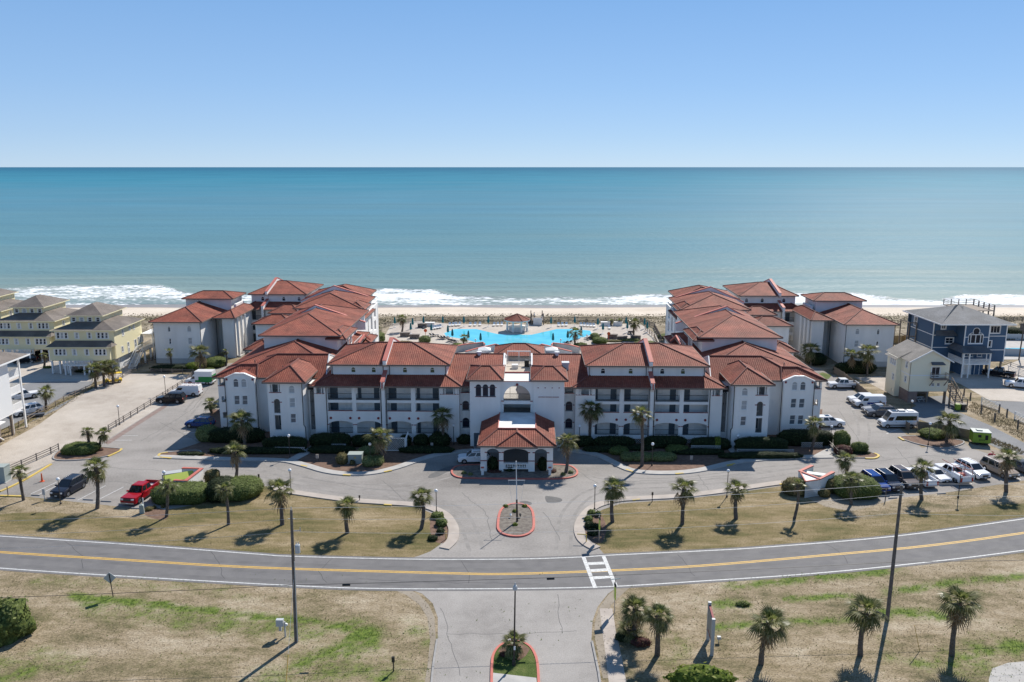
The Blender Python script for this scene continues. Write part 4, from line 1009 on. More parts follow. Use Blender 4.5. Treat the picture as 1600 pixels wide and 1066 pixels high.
    roof(t, *xr(41.4, 48.6), 3.95, 11.2, 9.2, (xr(42, 44.6)[0], 6.4), (xr(42, 44.6)[1], 6.4), 10.75, name='end_roof')
    roof(t, *xr(30.2, 48.3), 9.6, 40, 9.4, (s * 39.3, 18.6), (s * 39.3, 31), 12.0, name='rear_roof')
    for q, y_ in ((37.5, 5.), (42.5, 6.6), (35.0, 6.0)):
        b = MB(); zz = 9.45 + (y_ - 2.3) * .36; b.tube((s * q, y_, zz - .1), (s * q, y_, zz + .5), .08, .08, 8); b.build('vent_pipe', 'gutter', t)
    return t
def courtyard_wing(s, label):
    t = thing('courtyard_wing', label, 'building', RES, RROT, 'courtyard wings of the resort')
    def xr(a, c): return (min(s * a, s * c), max(s * a, s * c))
    def mass(a, c, y0, y1, z0, z1, m='stucco', name='wall'): return box(t, name, *xr(a, c), y0, y1, z0, z1, m)
    def rf(a, c, y0, y1, ze, p, q, zr, **k): return roof(t, *xr(a, c), y0, y1, ze, (s * p[0], p[1]), (s * q[0], q[1]), zr, **k)
    # D range running back from the corner, pool side
    mass(31.2, 46.6, 16.6, 40, 0, 9.3); mass(32.3, 45.4, 20.6, 46, 9.0, 12.7, name='attic_wall')
    rf(31.55, 46.1, 19.8, 46.6, 12.8, (39.9, 30.5), (39.9, 41), 14.9, name='attic_roof')
    rf(30.6, 34.2, 19.9, 30, 12.2, (32.6, 23.5), (32.6, 27), 13.3, name='dormer_roof')
    cross_wall(t, 37., .5, [(s * 47.5, 11.6), (s * 40.2, 15.5), (s * 30.4, 12.1), (s * 30.4, 10.6), (s * 47.5, 10.2)], [0, 1])
    # pool-side terrace front of D with arched window wall
    mass(29.6, 31.19, 33, 44, 0, 7.6, name='terrace_wall'); rf(29.2, 33.5, 35.5, 43, 8.2, (31.6, 38), (31.6, 41), 9.1, name='terrace_roof')
    pc = MB(); pc.bar((s * 29.6, 26, 10.2), (s * 29.9, 33, 10.4), .3, .3); pc.bar((s * 29.9, 33, 10.4), (s * 29.4, 36, 8.8), .3, .25); pc.build('terrace_coping', 'pink_coping', t)
    for y_ in (24.6, 27.0): window(t, s * 31.2 if s < 0 else s * 32.3 - 1.1, y_, 10.0, .8, 1.6, rz=R(90) if s < 0 else R(-90), trim='trim_white')
    railing(t, 25.5, 33, s * 30.4, 9.35, 1.0, 'trim_white', .25, axis='y')
    mass(34.5, 49.4, 40.01, 60, 0, 9.3); mass(35.0, 48.2, 52.6, 68, 9.0, 12.1, name='attic_wall')
    rf(33.8, 50.5, 44, 66, 9.7, (42.6, 52), (42.6, 60), 12.7, name='skirt_roof')
    rf(34.2, 49., 52, 68.5, 12.25, (42.6, 59.6), (42.6, 64), 14.4, name='attic_roof')
    rf(33.2, 37.2, 38.8, 47, 11.7, (35.2, 42), (35.2, 45), 12.9, name='dormer_roof')
    rf(33.6, 38, 52.6, 60, 11.9, (36, 55.5), (36, 58), 13.1, name='dormer_roof')
    mass(33.2, 36.5, 41, 46, 9.2, 11.6, name='dormer_wall')
    cross_wall(t, 66.8, .5, [(s * 51.2, 11.6), (s * 43.4, 15.1), (s * 35.4, 12.6), (s * 35.4, 11.4), (s * 51.2, 10.4)], [0, 1])
    mass(36.3, 50, 60.01, 82, 0, 9.3); mass(36.8, 49.5, 68.01, 79, 9.0, 12.0, name='attic_wall'); rf(36.0, 50.4, 67.2, 80, 12.15, (42.5, 72), (42.5, 75), 14.3, name='attic_roof')
    # pool-side end tower with arched openings and white posts
    hl = [arch(-64.2, 1.2, 2.2, 3.4), arch(-64.2, 5.2, 2.2, 3.4), rect(-68.5, 1.2, 2.4, 2.2), rect(-68.5, 4.4, 2.4, 2.2), rect(-68.5, 7.4, 2.4, 2.0)]
    ew = wallmb([(-72, 0), (-61, 0), (-61, 10.2), (-72, 10.2)], hl, .3); o = ew.build('tower_wall', 'stucco', t, (s * 34.6, 0, 0), R(-90)); o.location.x = s * 34.6 - .15
    mass(34.7, 36.2, 62, 72, 0, 9.9, 'stucco_grey', 'tower_core'); mass(34.4, 36.29, 60.4, 61, 0, 10.2, name='tower_pier'); mass(34.4, 36.29, 72.01, 72.6, 0, 10.2, name='tower_pier')
    # courtyard-side stair porches
    mass(46.61, 50.5, 27, 33, 0, 8.6, name='porch_wall'); rf(45.9, 51.2, 26.2, 33.8, 8.8, (48.4, 29.2), (48.4, 31), 10.1, name='porch_roof')
    mass(49.41, 57, 51, 57, 0, 8.8, name='porch_wall'); rf(49., 57.6, 50.3, 57.8, 9.1, (52, 54), (54.2, 54), 10.5, name='porch_roof')
    mass(50.1, 56, 60, 66, 0, 9.6, name='porch_wall'); rf(49.8, 56.8, 59.3, 66.8, 9.9, (52.2, 63), (54, 63), 11.2, name='porch_roof')
    b = MB(); b.tube((s * 53.2, 50.95, 6.9), (s * 53.2, 51.02, 6.9), .75, .75, 14); b.build('round_vent', 'stucco_grey', t)
    # C range: balconies facing the courtyard
    cx0, cx1 = xr(50.1, 66.4); bays = [(51.2, 54.6), (55.2, 58.8), (61.6, 65.4)]; hl = []
    for a, c in bays:
        p, q = xr(a, c); mm, ww = (p + q) / 2, q - p; hl += [rect(mm, 6.4, ww, 2.3), rect(mm, 3.9, ww, 1.5), arch(mm, .9, ww, 2.3, 10, .5)]
    wallmb([(cx0, 0), (cx1, 0), (cx1, 8.9), (cx0, 8.9)], hl, .3).build('balcony_front', 'stucco', t, (0, 70, 0))
    mass(50.1, 66.4, 71.6, 86, 0, 8.9)
    for a, c in bays:
        p, q = xr(a, c)
        for z in (.6, 3.4, 6.2): box(t, 'balcony_floor', p - .2, q + .2, 70.31, 71.59, z - .25, z, 'stucco_grey'); door(t, (p + q) / 2 - .6, 71.55, z, 1., 2.1); window(t, (p + q) / 2 + .8, 71.57, z + .8, .9, 1.2)
        railing(t, p, q, 70.1, 6.4, 1.0); railing(t, p, q, 70.1, .9, .9)
        for mx_ in (p + .3, q - .3):
            b = MB(); b.tube((mx_, 69.94, 3.5), (mx_, 70.02, 3.5), .18, .18, 10); b.build('medallion', 'red_trim', t)
    rf(49.5, 67, 69.2, 92, 9.0, (57, 80), (60, 80), 12.0, name='skirt_roof')
    ax = xr(52.2, 65.1); WX = (53.6, 57.3, 62.4)
    wallmb([(ax[0], 9.4), (ax[1], 9.4), (ax[1], 12), (ax[0], 12)], [arch(s * a, 10.35, .8, 1.05) for a in WX], .2).build('attic_wall', 'stucco', t, (0, 73.6, 0))
    for a in WX: window(t, s * a, 73.6, 10.35, .8, 1.05, 'arch', trim='trim_white')
    mass(52.2, 52.4, 73.81, 89, 9, 12, name='attic_wall'); mass(64.9, 65.1, 73.81, 89, 9, 12, name='attic_wall')
    rf(51.6, 65.7, 73, 90, 12.1, (58.6, 81.5), (60.5, 81.5), 14.2, name='attic_roof')
    parapet_wall(t, s * 61.2, .5, [(72.8, 9.6), (90, 9.6), (90, 12.6), (81.5, 15.0), (72.6, 12.8), (72.6, 12.1), (73.5, 11.5), (73.5, 10.9), (69., 9.9), (69., 0), (69.6, 0), (69.6, 8)], [2, 3, 7])
    spout(t, [(s * 60.9, 69.9, 8.9), (s * 60.9, 69.9, .1)])
    # B stair block
    mass(64.0, 66.6, 57.5, 69.98, 0, 9.0); rf(63.4, 68.6, 56.7, 73, 9.2, (65.4, 60.2), (65.4, 69), 10.5, name='stair_roof')
    for k in range(3):
        b = MB(); b.tube((s * (63.6 - k * .1), 58.6 + k * 2.2, .3), (s * (63.6 - k * .1), 58.6 + k * 2.2, 9.0), .28, .28, 10); b.build('column', 'stucco', t)
    mass(63.1, 63.99, 58, 68, 0, .3, 'concrete', 'base_slab')
    # A end block with attic behind
    a0, a1 = xr(69.4, 79.6)
    hl = [rect(s * 71.8, 6.9, .8, 1.3) if False else arch(s * 71.8, 7.0, .85, 1.3), arch(s * 76.2, 7.0, .6, 1.2), rect(s * 71.8, 4.3, .9, 1.4), rect(s * 76.2, 4.3, .5, 1.2), rect(s * 71.8, 1.7, .9, 1.3)]
    wallmb([(a0, 0), (a1, 0), (a1, 9.2), (a0, 9.2)], hl, .3).build('end_wall', 'stucco', t, (0, 52, 0))
    window(t, s * 71.8, 52, 7.0, .85, 1.3, 'arch', trim='trim_white', glass='blind'); window(t, s * 76.2, 52, 7.0, .6, 1.2, 'arch', trim='trim_white')
    window(t, s * 71.8, 52, 4.3, .9, 1.4, trim='trim_white', glass='blind'); window(t, s * 76.2, 52, 4.3, .5, 1.2, trim='trim_white'); window(t, s * 71.8, 52, 1.7, .9, 1.3, trim='trim_white', glass='blind')
    mass(69.4, 69.7, 52.301, 68, 0, 9.2, name='side_wall'); mass(79.3, 79.6, 52.301, 74, 0, 9.2, name='side_wall'); mass(66.61, 79.3, 67, 67.3, 0, 9.2, name='rear_wall'); mass(66.6, 69.39, 63, 66.99, 0, 9.2, name='link_wall')
    for z, y_ in ((7.0, 58), (4.3, 58)): window(t, s * 69.4 + (.03 if s < 0 else -.03) * 1, y_, z, .5, 1.1, rz=R(90) if s < 0 else R(-90), trim='trim_white')
    rf(68.6, 80.2, 51.2, 71, 9.3, (75.0, 58.6), (75.0, 66.5), 11.3, name='end_roof')
    spout(t, [(s * 69.35, 51.9, 9.1), (s * 69.35, 51.9, .1)]); spout(t, [(s * 79.65, 51.9, 9.1), (s * 79.65, 51.9, .1)]); spout(t, [(s * 69.3, 61, 9.1), (s * 69.3, 61, .1)])
    mass(67.6, 78.2, 66.6, 74, 9.0, 11.95, name='attic_wall'); rf(66.8, 78.8, 65.8, 75, 12.1, (70.5, 70.2), (75.3, 70.2), 13.3, name='attic_roof')
    box(t, 'balcony_parapet', *xr(66.4, 67.0), 66.6, 72, 9.6, 10.7, 'trim_white')
    box(t, 'base_band', min(a0, a1) - .03, max(a0, a1) + .03, 51.95, 51.99, 0, 1.1, 'stucco_grey')
    return t
balcony_block(-1, 'white balcony block under red tile roofs left of the arched entrance'); balcony_block(1, 'white balcony block under red tile roofs right of the arched entrance')
corner_block(-1, 'white corner block with gabled bay at the left end of the front row'); corner_block(1, 'white corner block with gabled bay at the right end of the front row')
courtyard_wing(-1, 'red roofed courtyard wing stepping back to the beach left of the pool'); courtyard_wing(1, 'red roofed courtyard wing stepping back to the beach right of the pool')

# entrance block
t = thing('entrance_building', 'white central entrance building with big arch between two hip-roofed towers', 'building', RES, RROT)
for s in (-1, 1):
    a, c = (min(s * 2.55, s * 7.15), max(s * 2.55, s * 7.15)); cols = [s * 3.72, s * 4.78, s * 5.84]
    hl = [arch(q, 8.0, .84, 1.85) for q in cols]
    if s > 0: wallmb([(a, 0), (c, 0), (c, 10.55), (a, 10.55)], [], .3).build('tower_wall', 'stucco', t, (0, -1.9, 0))
    else: wallmb([(a, 0), (c, 0), (c, 10.55), (a, 10.55)], hl, .3).build('tower_wall', 'stucco', t, (0, -1.9, 0))
    for q in cols:
        if s < 0: window(t, q, -1.9, 8.0, .84, 1.85, 'arch', frame='door_teal', mull=(1, 1), glass='glass_dark')
        else:
            b = MB(); ring(b, arch(q, 8.0, .84, 1.85), .1, -.05, .01, True); b.build('blind_arch', 'trim_white', t, (0, -1.9, 0))
        box(t, 'sill', q - .5, q + .5, -1.97, -1.86, 7.88, 7.98, 'red_trim')
    for q in (s * 3.2, s * 4.25, s * 5.31, s * 6.36): box(t, 'impost', q - .1, q + .1, -1.96, -1.88, 9.3, 9.42, 'red_trim')
    box(t, 'tower_side', a, a + .3, -1.599, 6, 0, 10.5, 'stucco'); box(t, 'tower_side', c - .3, c, -1.599, 6, 0, 10.5, 'stucco'); box(t, 'tower_back', a + .31, c - .31, -.9, -.8, 0, 10.4, 'near_black')
    roof(t, a - .5, c + .5, -2.5, 7, 10.65, (a + 1.6, 1.0), (c - 1.6, 1.0), 12.0, name='tower_roof')
    # recess between tower and balcony block
    p, q = (min(s * 7.16, s * 8.94), max(s * 7.16, s * 8.94)); mx_ = (p + q) / 2
    wallmb([(p, 0), (q, 0), (q, 8.9), (p, 8.9)], [arch(mx_, 2.0, 1.1, 1.6), arch(mx_, 4.85, 1.05, 1.5), rect(mx_, 7.7, 1.3, 1.0)], .3).build('recess_wall', 'stucco', t, (0, 1.3, 0))
    for z, h_ in ((2.0, 1.6), (4.85, 1.5)): window(t, mx_, 1.36, z, 1.1 if z < 3 else 1.05, h_, 'arch', frame='door_teal', glass='glass_dark')
    for z in (2.9, 5.7):
        for k in (-.72, .72): box(t, 'impost', mx_ + k - .12, mx_ + k + .12, 1.22, 1.31, z, z + .12, 'red_trim')
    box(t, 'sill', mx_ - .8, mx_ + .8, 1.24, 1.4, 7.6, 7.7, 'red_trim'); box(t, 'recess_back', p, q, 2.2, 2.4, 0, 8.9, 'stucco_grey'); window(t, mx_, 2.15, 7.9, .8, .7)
    roof(t, *(sorted((s * 2.25, s * 15))), -.1, 21, 9.0, (min(s * 2.3, s * 14), 10.5), (max(s * 2.3, s * 14), 10.5), 11.75, name='link_roof', gable='r' if s < 0 else 'l')
    rk = MB(); rk.bar((s * 2.25, -.1, 9.05), (s * 2.25, 10.5, 11.8), .22, .3); rk.bar((s * 2.25, 10.5, 11.8), (s * 2.25, 21, 9.05), .22, .3); rk.build('rake_board', 'trim_white', t)
    box(t, 'terrace_side_wall', s * 2.3 - .1, s * 2.3 + .1, 4, 22, 0, 9.0, 'stucco')
    b = MB(); b.tube((s * 6.4, 10.2, 11.4), (s * 6.4, 10.2, 12.0), .3, .3, 10); b.tube((s * 6.4, 10.2, 12.0), (s * 6.4, 10.2, 12.25), .45, .45, 10); b.build('roof_vent', 'plastic_white', t)
b = MB(); b.box(7.1, 8.1, 5.2, 6.2, 10.0, 11.3); b.box(7.0, 8.2, 5.1, 6.3, 11.3, 11.6); b.build('rooftop_fan', 'alu', t)
wallmb([(-2.549, 0), (2.549, 0), (2.549, 10.25), (-2.549, 10.25)], [arch(0, 7.15, 4.1, 2.45, 16, 2.0), rect(0, 5.2, 4.1, 1.42)], .4).build('arch_wall', 'stucco', t, (0, -1.4, 0))
box(t, 'parapet_band', -2.55, 2.55, -1.47, -1.4, 10.16, 10.26, 'red_trim'); box(t, 'flat_roof', -2.54, 2.54, -.99, 3.4, 10.05, 10.27, 'roof_white'); box(t, 'flat_roof_band', -2.54, 2.54, 3.41, 3.55, 10.05, 10.5, 'pink_coping')
for k in (-2.2, 2.2): box(t, 'impost', k - .2, k + .2, -1.47, -1.39, 7.05, 7.17, 'red_trim')
b = MB(); b.tube((0, -1.5, 9.72), (0, -1.39, 9.72), .2, .2, 10); b.build('keystone', 'red_trim', t)
railing(t, -2.05, 2.05, -1.2, 7.15, 1.05, 'dark_metal', .12); box(t, 'arch_glazing_bar', -.03, .03, -1.2, -1.14, 7.2, 9.5, 'dark_metal'); box(t, 'arch_glazing_bar', -1.1, -1.05, -1.2, -1.14, 7.2, 9.2, 'dark_metal')
box(t, 'passage_floor', -2.5, 2.5, -.99, 9, 6.75, 6.95, 'concrete'); box(t, 'passage_floor', -2.5, 2.5, -.99, 3, 4.6, 4.8, 'concrete'); box(t, 'passage_wall', -2.5, 2.5, 3.02, 3.2, 0, 6.74, 'stucco')
box(t, 'passage_sill', -2.1, 2.1, -1.46, -1.35, 5.1, 5.19, 'pink_coping'); box(t, 'roof_terrace', -2.2, 2.2, 9.01, 24, 7.3, 7.5, 'paver')
for y_ in (9.3, 22.4): railing(t, -2.15, 2.15, y_, 7.5, 1.05, 'dark_metal', .2)
box(t, 'terrace_parapet', -2.2, 2.2, 9.05, 9.2, 6.9, 8.1, 'pink_coping'); box(t, 'terrace_bench', -1.5, 1.2, 12.5, 13.3, 7.5, 8.0, 'lounger_dark'); box(t, 'terrace_grill', 1.0, 1.8, 19, 19.8, 7.5, 8.7, 'dark_metal'); box(t, 'terrace_table', -1.2, -.1, 17.5, 18.6, 7.5, 8.2, 'alu')
for px_ in (-2.0, 0, 2.0): box(t, 'pergola_post', px_ - .06, px_ + .06, 21.5, 21.62, 7.5, 9.7, 'trim_white')
box(t, 'pergola_beam', -2.1, 2.1, 21.48, 21.64, 9.7, 9.85, 'trim_white')
roof(t, -4.7, 4.7, 24.2, 33, 8.3, (-1.2, 28.6), (1.2, 28.6), 9.7, name='garden_roof'); box(t, 'garden_room_wall', -4.2, 4.2, 24.8, 32.5, 0, 8.1, 'stucco')
door(t, -3.3 - 2.8, -1.96, 0, 1.0, 2.2)
box(t, 'entrance_glazing', -4.1, 4.1, -2.0, -1.91, .02, 3.1, 'glass_dark')  # dark glass, also standing in for the deep shade under the canopy

# entrance canopy
t = thing('entrance_canopy', 'drive-through entrance canopy with three arches and red tiled hip roof', 'canopy', RES, RROT)
fy = -12.8
hl = [arch(-3.22, 0, 1.72, 3.45, 12, .62), arch(.0, 1.3, 3.5, 2.15, 14, .55), arch(3.5, 0, 1.72, 3.45, 12, .62)]
hl[0] = [(x_, max(z_, -.001)) for x_, z_ in hl[0]]
out = [(-4.95, 0), (-4.08, 0)] + [(-4.08, 0)][:0]
front = [(-4.95, 0), (-4.08, 0)] + [(x_, z_) for x_, z_ in arch(-3.22, 0, 1.72, 3.45, 12, .62)[2:]][::-1] + [(-2.36, 0), (-1.75, 0), (-1.75, .45), (1.75, .45), (1.75, 0), (2.64, 0)] + [(x_, z_) for x_, z_ in arch(3.5, 0, 1.72, 3.45, 12, .62)[2:]][::-1] + [(4.36, 0), (5.2, 0), (5.2, 3.95), (-4.95, 3.95)]
cl = []
for p in front:
    if not cl or (abs(cl[-1][0] - p[0]) + abs(cl[-1][1] - p[1])) > 1e-4: cl.append(p)
bal = []
wallmb(cl, [hl[1], rect(0, .58, 3.0, .58)], .55).build('arcade_wall', 'stucco', t, (0, fy, 0))
b = MB()
for k in range(13): b.lathe((-1.45 + k * .242, fy + .28, .58), [(.05, 0), (.09, .12), (.05, .3), (.08, .46), (.05, .58)], 8)
b.build('balusters', 'trim_white', t)
box(t, 'balustrade_rail', -1.74, 1.74, fy - .05, fy + .6, 1.17, 1.29, 'trim_white')
for q in (-4.5, -2.05, 2.2, 4.78): box(t, 'pier_band', q - .48 if q < 3 else q - .45, q + .48 if q < -4 else q + .45, fy - .06, fy + .0, 1.62, 1.74, 'red_trim')
for q in (-4.2, -2.25, -1.85, 1.85, 2.5, 4.5): box(t, 'impost', q - .16, q + .16, fy - .07, fy + .0, 2.85, 2.97, 'red_trim')
for q in (-3.22, 3.5): b = MB(); b.prism([p_ for p_ in arch(q, 2.83, 1.7, .61, 12, .60)], 'xz', fy + .2, fy + .25); b.build('arch_screen', 'door_teal', t)
b = MB(); b.tube((0, fy - .1, 3.62), (0, fy, 3.62), .16, .16, 10); b.build('keystone', 'red_trim', t)
for q in (-4.95, 4.7):
    for y_ in (-9.4, -2.6): box(t, 'side_pier', q, q + .5, y_, y_ + .6, 0, 3.95, 'stucco')
    box(t, 'side_beam', q, q + .5, fy + .56, -2.0, 3.2, 3.95, 'stucco')
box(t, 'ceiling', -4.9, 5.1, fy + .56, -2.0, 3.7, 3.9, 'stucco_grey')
x0, x1, y0, y1, ze, zt = -5.35, 5.6, fy - .65, -1.95, 4.05, 5.35; tx0, tx1, ty0 = -2.55, 2.75, -9.6
b = MB(); tiled(b, [(x0, y0, ze), (x1, y0, ze), (tx1, ty0, zt), (tx0, ty0, zt)]); tiled(b, [(x1, y0, ze), (x1, y1, ze), (tx1, y1, zt), (tx1, ty0, zt)]); tiled(b, [(x0, y1, ze), (x0, y0, ze), (tx0, ty0, zt), (tx0, y1, zt)])
ro = b.build('roof', 'tile', t, fix=False); caps(ro, [((x0, y0, ze), (tx0, ty0, zt)), ((x1, y0, ze), (tx1, ty0, zt))])
f = MB(); f.box(x0 - .06, x1 + .06, y0 - .06, y0, ze - .2, ze + .04); f.box(x0 - .06, x0, y0, y1, ze - .2, ze + .04); f.box(x1, x1 + .06, y0, y1, ze - .2, ze + .04); f.quad((x0, y0, ze - .19), (x0, y1, ze - .19), (x1, y1, ze - .19), (x1, y0, ze - .19)); f.build('fascia', 'gutter', ro)
box(t, 'flat_roof', tx0, tx1, ty0, y1, zt - .25, zt + .03, 'roof_white'); b = MB()
b.box(tx0 - .1, tx1 + .1, ty0 - .12, ty0, zt - .05, zt + .16); b.box(tx0 - .12, tx0, ty0, y1, zt - .05, zt + .16); b.box(tx1, tx1 + .12, ty0, y1, zt - .05, zt + .16); b.build('roof_edge_trim', 'pink_coping', t)
rg = MB(); gx0, gx1, gy_ = -2.75, 3.0, y0 - .35; ga = (.12, gy_ + 2.7, 5.3)
tiled(rg, [(gx0, gy_, ze - .02), (gx1, gy_, ze - .02), ga]); tiled(rg, [(gx1, gy_, ze - .02), (gx1, y0 + .1, ze - .02), (.12, -9.7, 5.35), ga]); tiled(rg, [(gx0, y0 + .1, ze - .02), (gx0, gy_, ze - .02), ga, (.12, -9.7, 5.35)])
g_ = rg.build('front_hip_roof', 'tile', t, fix=False); caps(g_, [((gx0, gy_, ze), ga), ((gx1, gy_, ze), ga), (ga, (.12, -9.7, 5.35))]); box(g_, 'fascia', gx0 - .05, gx1 + .05, gy_ - .06, gy_, ze - .22, ze + .02, 'gutter')
# ------------------------------------------------------------------ neighbouring houses
def yellow_house(ox, oy, label, walk):
    t = thing('beach_house', label, 'house', (ox, oy, 0), 0, 'yellow beach houses on pilings')
    tri = lambda x: [x, x + .82, x + 1.64]
    w1 = tri(1.4) + [5.15, 7.7] + tri(9.65); w2 = tri(1.3) + [5.2, 7.8] + tri(9.7)
    def front(name, y, x0, x1, z0, z1, wins, zb, ww, wh, gl):
        wallmb([(x0, z0), (x1, z0), (x1, z1), (x0, z1)], [rect(q, zb, ww, wh) for q in wins], .2).build(name, 'siding_yellow', t, (0, y, 0))
        for k, q in enumerate(wins): window(t, q, y, zb, ww, wh, trim='trim_white', glass='blind' if k in gl else 'glass')
    front('front_wall', 0, 0, 12.4, 2.8, 5.7, w1, 4.0, .62, 1.2, (3,)); front('upper_wall', 1.5, .6, 12.9, 5.75, 8.8, w2, 7.2, .62, 1.2, (1, 3))
    front('attic_wall', 4.5, 2.5, 9.2, 9.2, 11.35, [3.3, 5.0, 6.7, 8.4], 10.2, .75, .85, (1,))
    box(t, 'side_wall', 12.2, 12.4, .201, 1.5, 2.8, 5.7, 'siding_yellow'); box(t, 'side_wall', 12.401, 12.9, 1.38, 1.499, 2.8, 5.78, 'siding_yellow')
    hl = [rect(4, 7.0, .6, 1.2), rect(7.2, 7.6, .5, .8), rect(9.2, 7.4, .5, 1.1), rect(3.2, 3.6, .6, 1.2), rect(6, 4.1, .55, 1.), rect(6., 2.95, .5, .9), rect(9.4, 3.2, .8, 1.8), rect(11., 3.9, .55, 1.3), rect(11.9, 3.9, .55, 1.3), rect(12.8, 3.9, .55, 1.3)]
    o = wallmb([(.201, 2.8), (13., 2.8), (13., 8.8), (.201, 8.8)], hl, .2).build('side_wall', 'siding_yellow', t, (12.9, 1.5, 0), R(90))
    for h in hl: window(t, 12.9, 1.5 + (h[0][0] + h[1][0]) / 2, h[0][1], h[1][0] - h[0][0], h[2][1] - h[0][1], rz=R(90), trim='trim_white')
    box(t, 'side_wall', .0, .2, .201, 13, 2.8, 5.7, 'siding_yellow'); box(t, 'side_wall', .6, .8, 1.701, 14.5, 5.7, 8.8, 'siding_yellow'); box(t, 'rear_wall', .6, 12.7, 14.3, 14.5, 2.8, 8.8, 'siding_yellow'); box(t, 'floor_deck', .21, 12.19, .21, 14.29, 2.7, 2.85, 'deck_wood')
    for sx_ in ((2.5, 2.7), (9.0, 9.2)): box(t, 'attic_wall', sx_[0], sx_[1], 4.701, 14, 9.2, 11.35, 'siding_yellow')
    b = MB(); tiled(b, [(-.5, -.5, 5.75), (13.1, -.5, 5.75), (12.3, 1.5, 6.75), (.6, 1.5, 6.75)], False); tiled(b, [(13.1, -.5, 5.75), (13.3, 1.7, 5.8), (12.3, 1.5, 6.75)], False); tiled(b, [(-.5, 1.7, 5.75), (-.5, -.5, 5.75), (.6, 1.5, 6.75)], False)
    r_ = b.build('skirt_roof', 'shingle', t, fix=False); box(r_, 'fascia', -.5, 13.1, -.55, -.5, 5.62, 5.76, 'siding_yellow')
    roof(t, 0, 13.5, .9, 15.2, 8.9, (6.7, 7.2), (6.7, 9), 11.2, 'shingle', False, fascia='siding_yellow', fh=.13, name='main_roof', capm=None)
    roof(t, 1.9, 9.8, 3.8, 14.8, 11.5, (5.6, 8.4), (5.6, 10.3), 13.5, 'shingle', False, fascia='siding_yellow', fh=.13, name='attic_roof', capm=None)
    for q in (.2, 1.8, 3.4, 8.5, 10.3, 12.0):
        for y_ in (.2, 4.5, 9, 13.8): box(t, 'piling', q - .16, q + .16, y_ - .16, y_ + .16, 0, 2.69, 'trim_white')
    lattice(t, .4, 1.6, .1, 2.6, .1); box(t, 'ground_store', 8.5, 12.1, 5, 13.5, 0, 2.68, 'siding_white')
    box(t, 'porch_floor', 3.2, 8.7, -1.3, -.02, 1.95, 2.1, 'trim_white'); railing(t, 3.2, 8.7, -1.25, 2.1, .95, 'trim_white', .12, 'porch_railing', r=.05); railing(t, -1.25, -.05, 3.25, 2.1, .95, 'trim_white', .2, 'porch_railing', 'y'); railing(t, -1.25, -.05, 8.65, 2.1, .95, 'trim_white', .2, 'porch_railing', 'y')
    for q in (3.5, 4.5, 7.4, 8.4): box(t, 'porch_post', q - .14, q + .14, -1.2, -.95, 0, 1.94, 'trim_white')
    if walk:
        # stair and long raised walkway to the beach on the right-hand side
        box(t, 'walkway_floor', 13.6, 15.2, 9, 44, 2.55, 2.7, 'deck_wood'); railing(t, 9, 44, 15.2, 2.7, 1.0, 'trim_white', .35, 'walkway_railing', 'y', .05); railing(t, 9, 44, 13.6, 2.7, 1.0, 'trim_white', .35, 'walkway_railing', 'y', .05)
        for y_ in range(10, 44, 3):
            for q in (13.7, 15.1): box(t, 'walkway_post', q - .15, q + .15, y_ - .15, y_ + .15, 0, 2.54, 'trim_white')
        s_ = MB()
        for k in range(12): s_.box(13.7, 15.1, 4.8 + k * .35, 5.15 + k * .35, k * .21, k * .21 + .06)
        s_.bar((13.65, 4.8, .0), (13.65, 9, 2.6), .1, .3); s_.bar((15.15, 4.8, .0), (15.15, 9, 2.6), .1, .3); s_.bar((15.15, 4.8, 1.), (15.15, 9, 3.6), .1); s_.bar((13.65, 4.8, 1.), (13.65, 9, 3.6), .1); s_.bar((15.15, 4.8, 0), (15.15, 4.8, 1.1), .12); s_.build('stair', 'trim_white', t)
        box(t, 'upper_deck', 12.91, 15.5, 13.8, 19, 5.6, 5.75, 'trim_white'); railing(t, 13.8, 19, 15.45, 5.75, 1., 'trim_white', .25, 'deck_railing', 'y', .05)
        for y_ in (14, 16.5, 19): box(t, 'deck_post', 15.3, 15.5, y_ - .1, y_ + .1, 0, 5.59, 'trim_white')
    return t
yellow_house(-95.4, 167.5, 'pale yellow house on white pilings beside the long white beach walkway', True)
yellow_house(-113.6, 178.2, 'pale yellow house on pilings farther left behind the white building', False)
yellow_house(-133.0, 191.0, 'yellow house whose roof corner just shows at the left edge', False)

t = thing('white_apartment_house', 'white sided building on braced pilings with rear decks at the left edge', 'house', (-79.5, 122, 0))
hl = [rect(-9, 6, 1, 1.4), rect(-9, 9, 1, 1.4)]
wallmb([(-18, 3.7), (5.5, 3.7), (5.5, 12.1), (-18, 12.1)], [], .25).build('side_wall', 'siding_white', t, (0, 0, 0), R(90))
box(t, 'front_wall', -18, -.26, -18, -17.8, 3.7, 12.1, 'siding_white'); box(t, 'rear_wall', -18, -.26, 5.3, 5.5, 3.7, 12.1, 'siding_white'); box(t, 'floor_deck', -18, -.0, -17.9, 5.5, 3.5, 3.69, 'trim_white')
roof(t, -19, .9, -19, 10.2, 12.2, (-9, -9), (-9, 2.5), 15.2, 'shingle', False, fascia='trim_white', capm=None)
for z in (3.6, 6.4, 9.1):
    box(t, 'deck_floor', -6, -.5, 5.52, 9.4, z - .3, z, 'trim_white'); railing(t, 5.6, 9.4, -.55, z, 1.05, 'trim_white', .13, 'deck_railing', 'y', .09); railing(t, -6, -.55, 9.35, z, 1.05, 'trim_white', .13, 'deck_railing', 'x', .09)
for y_ in (5.8, 9.3):
    for q in (-6, -.55): box(t, 'deck_post', q - .13, q + .13, y_ - .13, y_ + .13, 0, 12.1, 'trim_white')
for y_ in (-16, -11, -6.5, -2, 1.8, 5.2):
    for q in (-.3, -6, -12, -17.5): box(t, 'piling', q - .17, q + .17, y_ - .17, y_ + .17, 0, 3.49, 'deck_wood')
